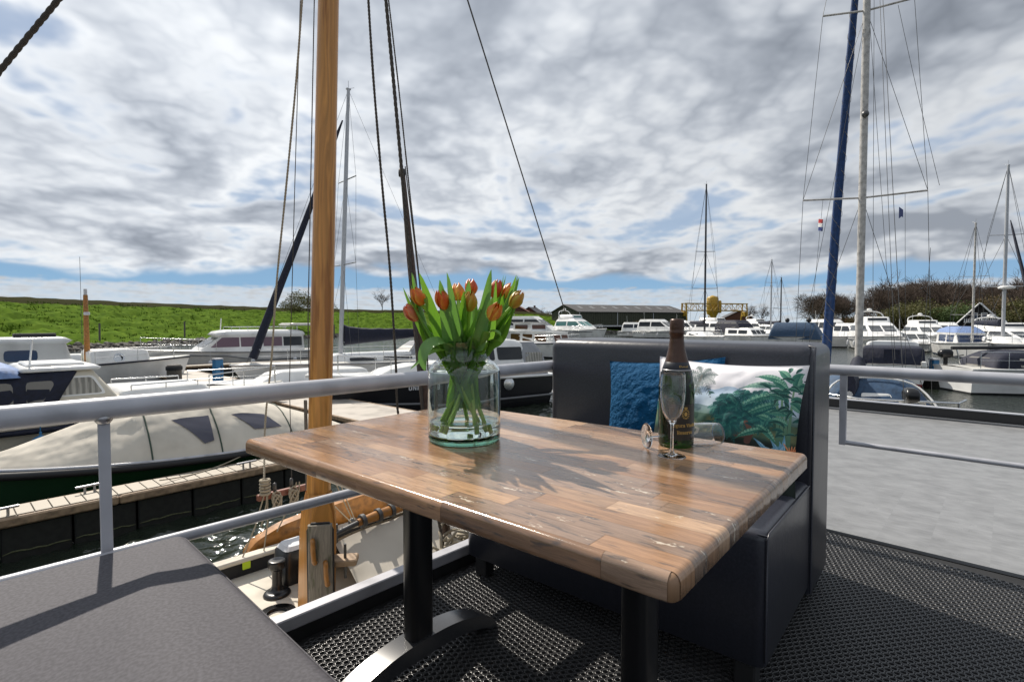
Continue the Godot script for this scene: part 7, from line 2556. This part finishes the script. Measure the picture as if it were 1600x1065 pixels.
func build_trees():
	var bark := mat("bark", lin(0.055, 0.043, 0.034), 0.9)
	var twig := mat("twig", lin(0.085, 0.060, 0.045), 0.9)
	var kinds := []
	for k in 4: kinds.append(bare_tree_meshes(100 + k, 10.0))
	var spots := [[1272, 138, 0.62, "bare rounded tree left of the blue furled sail"], [1290, 142, 0.72, "bare tree directly behind the blue furled sail"], [1318, 140, 0.74, "bare tree between the blue sail and the white mast"], [1346, 146, 0.66, "bare tree hidden partly by the white mast"], [1372, 130, 0.80, "bare brown tree just right of the white mast"], [1390, 134, 0.98, "broad bare tree above the big flybridge yacht"], [1412, 128, 0.95, "dense bare tree over the low white cruiser"], [1436, 136, 0.92, "bare tree right of the thick brown clump"], [1462, 126, 1.06, "tallest bare tree with open branches against the sky"], [1486, 132, 0.92, "bare tree behind the pale blue canvas top"], [1512, 128, 0.86, "bare tree left of the gabled house roof"], [1540, 124, 0.90, "bare tree rising behind the gabled house"], [1568, 126, 0.88, "bare tree behind the tall pale mast"], [1596, 122, 1.0, "bare tree cut by the right picture edge"]]
	for i in spots.size():
		var q: Array = spots[i]
		var at := cam_pt((q[0] - 800) / FOCAL * q[1], q[1], -0.3)
		var o := thing("bare_tree", q[3], "tree", at, i * 77.0, "bare trees on the far shore")
		o.scale = Vector3.ONE * q[2] * 1.30
		put(o, "trunk", kinds[i % 4][0], bark)
		put(o, "crown", kinds[i % 4][1], twig)
	# young greening shrubs below them
	var leafs := [mat("olive_leaf", lin(0.085, 0.085, 0.022), 0.8), mat("brown_leaf", lin(0.085, 0.058, 0.026), 0.85), mat("green_leaf", lin(0.050, 0.090, 0.018), 0.8)]
	for l in leafs:
		l.backlight_enabled = true
		l.backlight = lin(0.03, 0.03, 0.008)
	var tm := [twig_mesh(11, 8.0, 6.2, 5200), twig_mesh(12, 7.4, 6.6, 5200)]
	var bm := [bush_mesh(1, 7.0, 5.0, 5200), bush_mesh(2, 6.0, 4.6, 4800), bush_mesh(3, 7.5, 4.2, 5000)]
	var bs := [[1290, 132, 0.6, 1], [1335, 134, 0.6, 1], [1385, 120, 0.72, 1], [1405, 118, 0.85, 0], [1425, 116, 0.95, 0], [1447, 114, 0.95, 1], [1468, 112, 0.95, 0], [1488, 108, 0.92, 2], [1505, 110, 0.9, 2], [1520, 118, 1.1, 1], [1556, 112, 1.0, 1], [1578, 110, 1.05, 0], [1600, 108, 1.1, 1], [1625, 108, 1.2, 0], [1280, 146, 1.15, 1], [1306, 148, 1.2, 1], [1334, 148, 1.1, 1], [1376, 142, 1.25, 1], [1398, 144, 1.5, 1], [1422, 144, 1.55, 1], [1448, 142, 1.5, 1], [1474, 140, 1.45, 1], [1500, 138, 1.4, 1], [1528, 138, 1.4, 1], [1556, 136, 1.4, 1], [1584, 134, 1.5, 1]]
	var words := ["olive shrub", "brown shrub", "fresh green shrub"]
	var wher := ["left of the blue sail", "behind the white mast", "over the flybridge yacht", "right of the flybridge yacht", "behind the low cruiser", "behind the second flybridge yacht", "at the foot of the tallest bare tree", "left of the gabled house", "close against the gabled house", "behind the gabled house", "right of the gabled house", "behind the tall pale mast", "at the picture edge", "just past the picture edge", "behind the blue furled sail, the tall one", "between furled sail and white mast, the tall one", "right behind the white mast, the tall one", "high above the flybridge yacht's bow", "high above the flybridge yacht's stern", "high above the low white cruiser", "high above the second flybridge yacht", "under the tallest bare tree, the high one", "high above the pale blue canvas top", "high behind the gabled house", "high right of the gabled house", "high behind the yacht at the right edge"]
	for i in bs.size():
		var q: Array = bs[i]
		var at := cam_pt((q[0] - 800) / FOCAL * q[1], q[1], -0.5)
		var o := thing("shrub", (words[q[3]] if i < 14 else "leafless thicket") + " " + wher[i], "shrub", at, i * 51.0, "shrubs below the bare trees")
		o.scale = Vector3(1.5, 1.5, 1.5) * q[2]
		put(o, "foliage", bm[i % 3] if i < 14 else tm[i % 2], leafs[q[3]] if i < 14 else twig)
		var s := new_st()
		tw_r.seed = 300 + i
		for k in 4: tube(s, [Vector3(tw_r.randfn(0, 0.4), -0.6, tw_r.randfn(0, 0.4)), Vector3(tw_r.randfn(0, 1.2), 2.6, tw_r.randfn(0, 1.2))], [0.10, 0.03], 4)
		part(o, "stems", s, bark)
	# brambles on the dike crest, shrub by the barn, single bare saplings
	for q in [[484, 86.0, 4.6, "brambly thicket on the dike crest behind the varnished mast", 0.66, 1.9], [455, 84.0, 4.2, "low brambly mound on the crest left of the varnished mast", 0.42, 1.5], [1000, 116.0, 0.4, "round brown shrub in front of the shed's far end", 0.46, 0.9]]:
		var at := cam_pt((q[0] - 800) / FOCAL * q[1], q[1], q[2] - 1.6 if q[2] > 1.0 else -0.3)
		var o := thing("shrub", q[3], "shrub", at, 30.0)
		o.scale = Vector3(q[4] * q[5], q[4], q[4] * 1.2)
		put(o, "foliage", bm[0], leafs[1] if q[2] < 1 else leafs[0])
		var s := new_st(); tube(s, [Vector3(0, -0.5, 0), Vector3(0.2, 2.5, 0)], [0.1, 0.04], 4); part(o, "stems", s, bark)
	for q in [[597, 92.0, 3.2, 0.36, "lone bare sapling on the dike beside the grey mast"], [849, 150.0, 1.0, 0.42, "small bare tree between the brick house and the shed"], [1190, 165.0, 0.6, 0.62, "distant bare tree right of the yellow crane"], [1170, 168.0, 0.6, 0.66, "distant bare tree behind the crane's right leg"]]:
		var at := cam_pt((q[0] - 800) / FOCAL * q[1], q[1], q[2])
		var o := thing("bare_tree", q[4], "tree", at, q[0])
		o.scale = Vector3.ONE * q[3]
		put(o, "trunk", kinds[int(q[0]) % 4][0], bark)
		put(o, "crown", kinds[int(q[0]) % 4][1], twig)
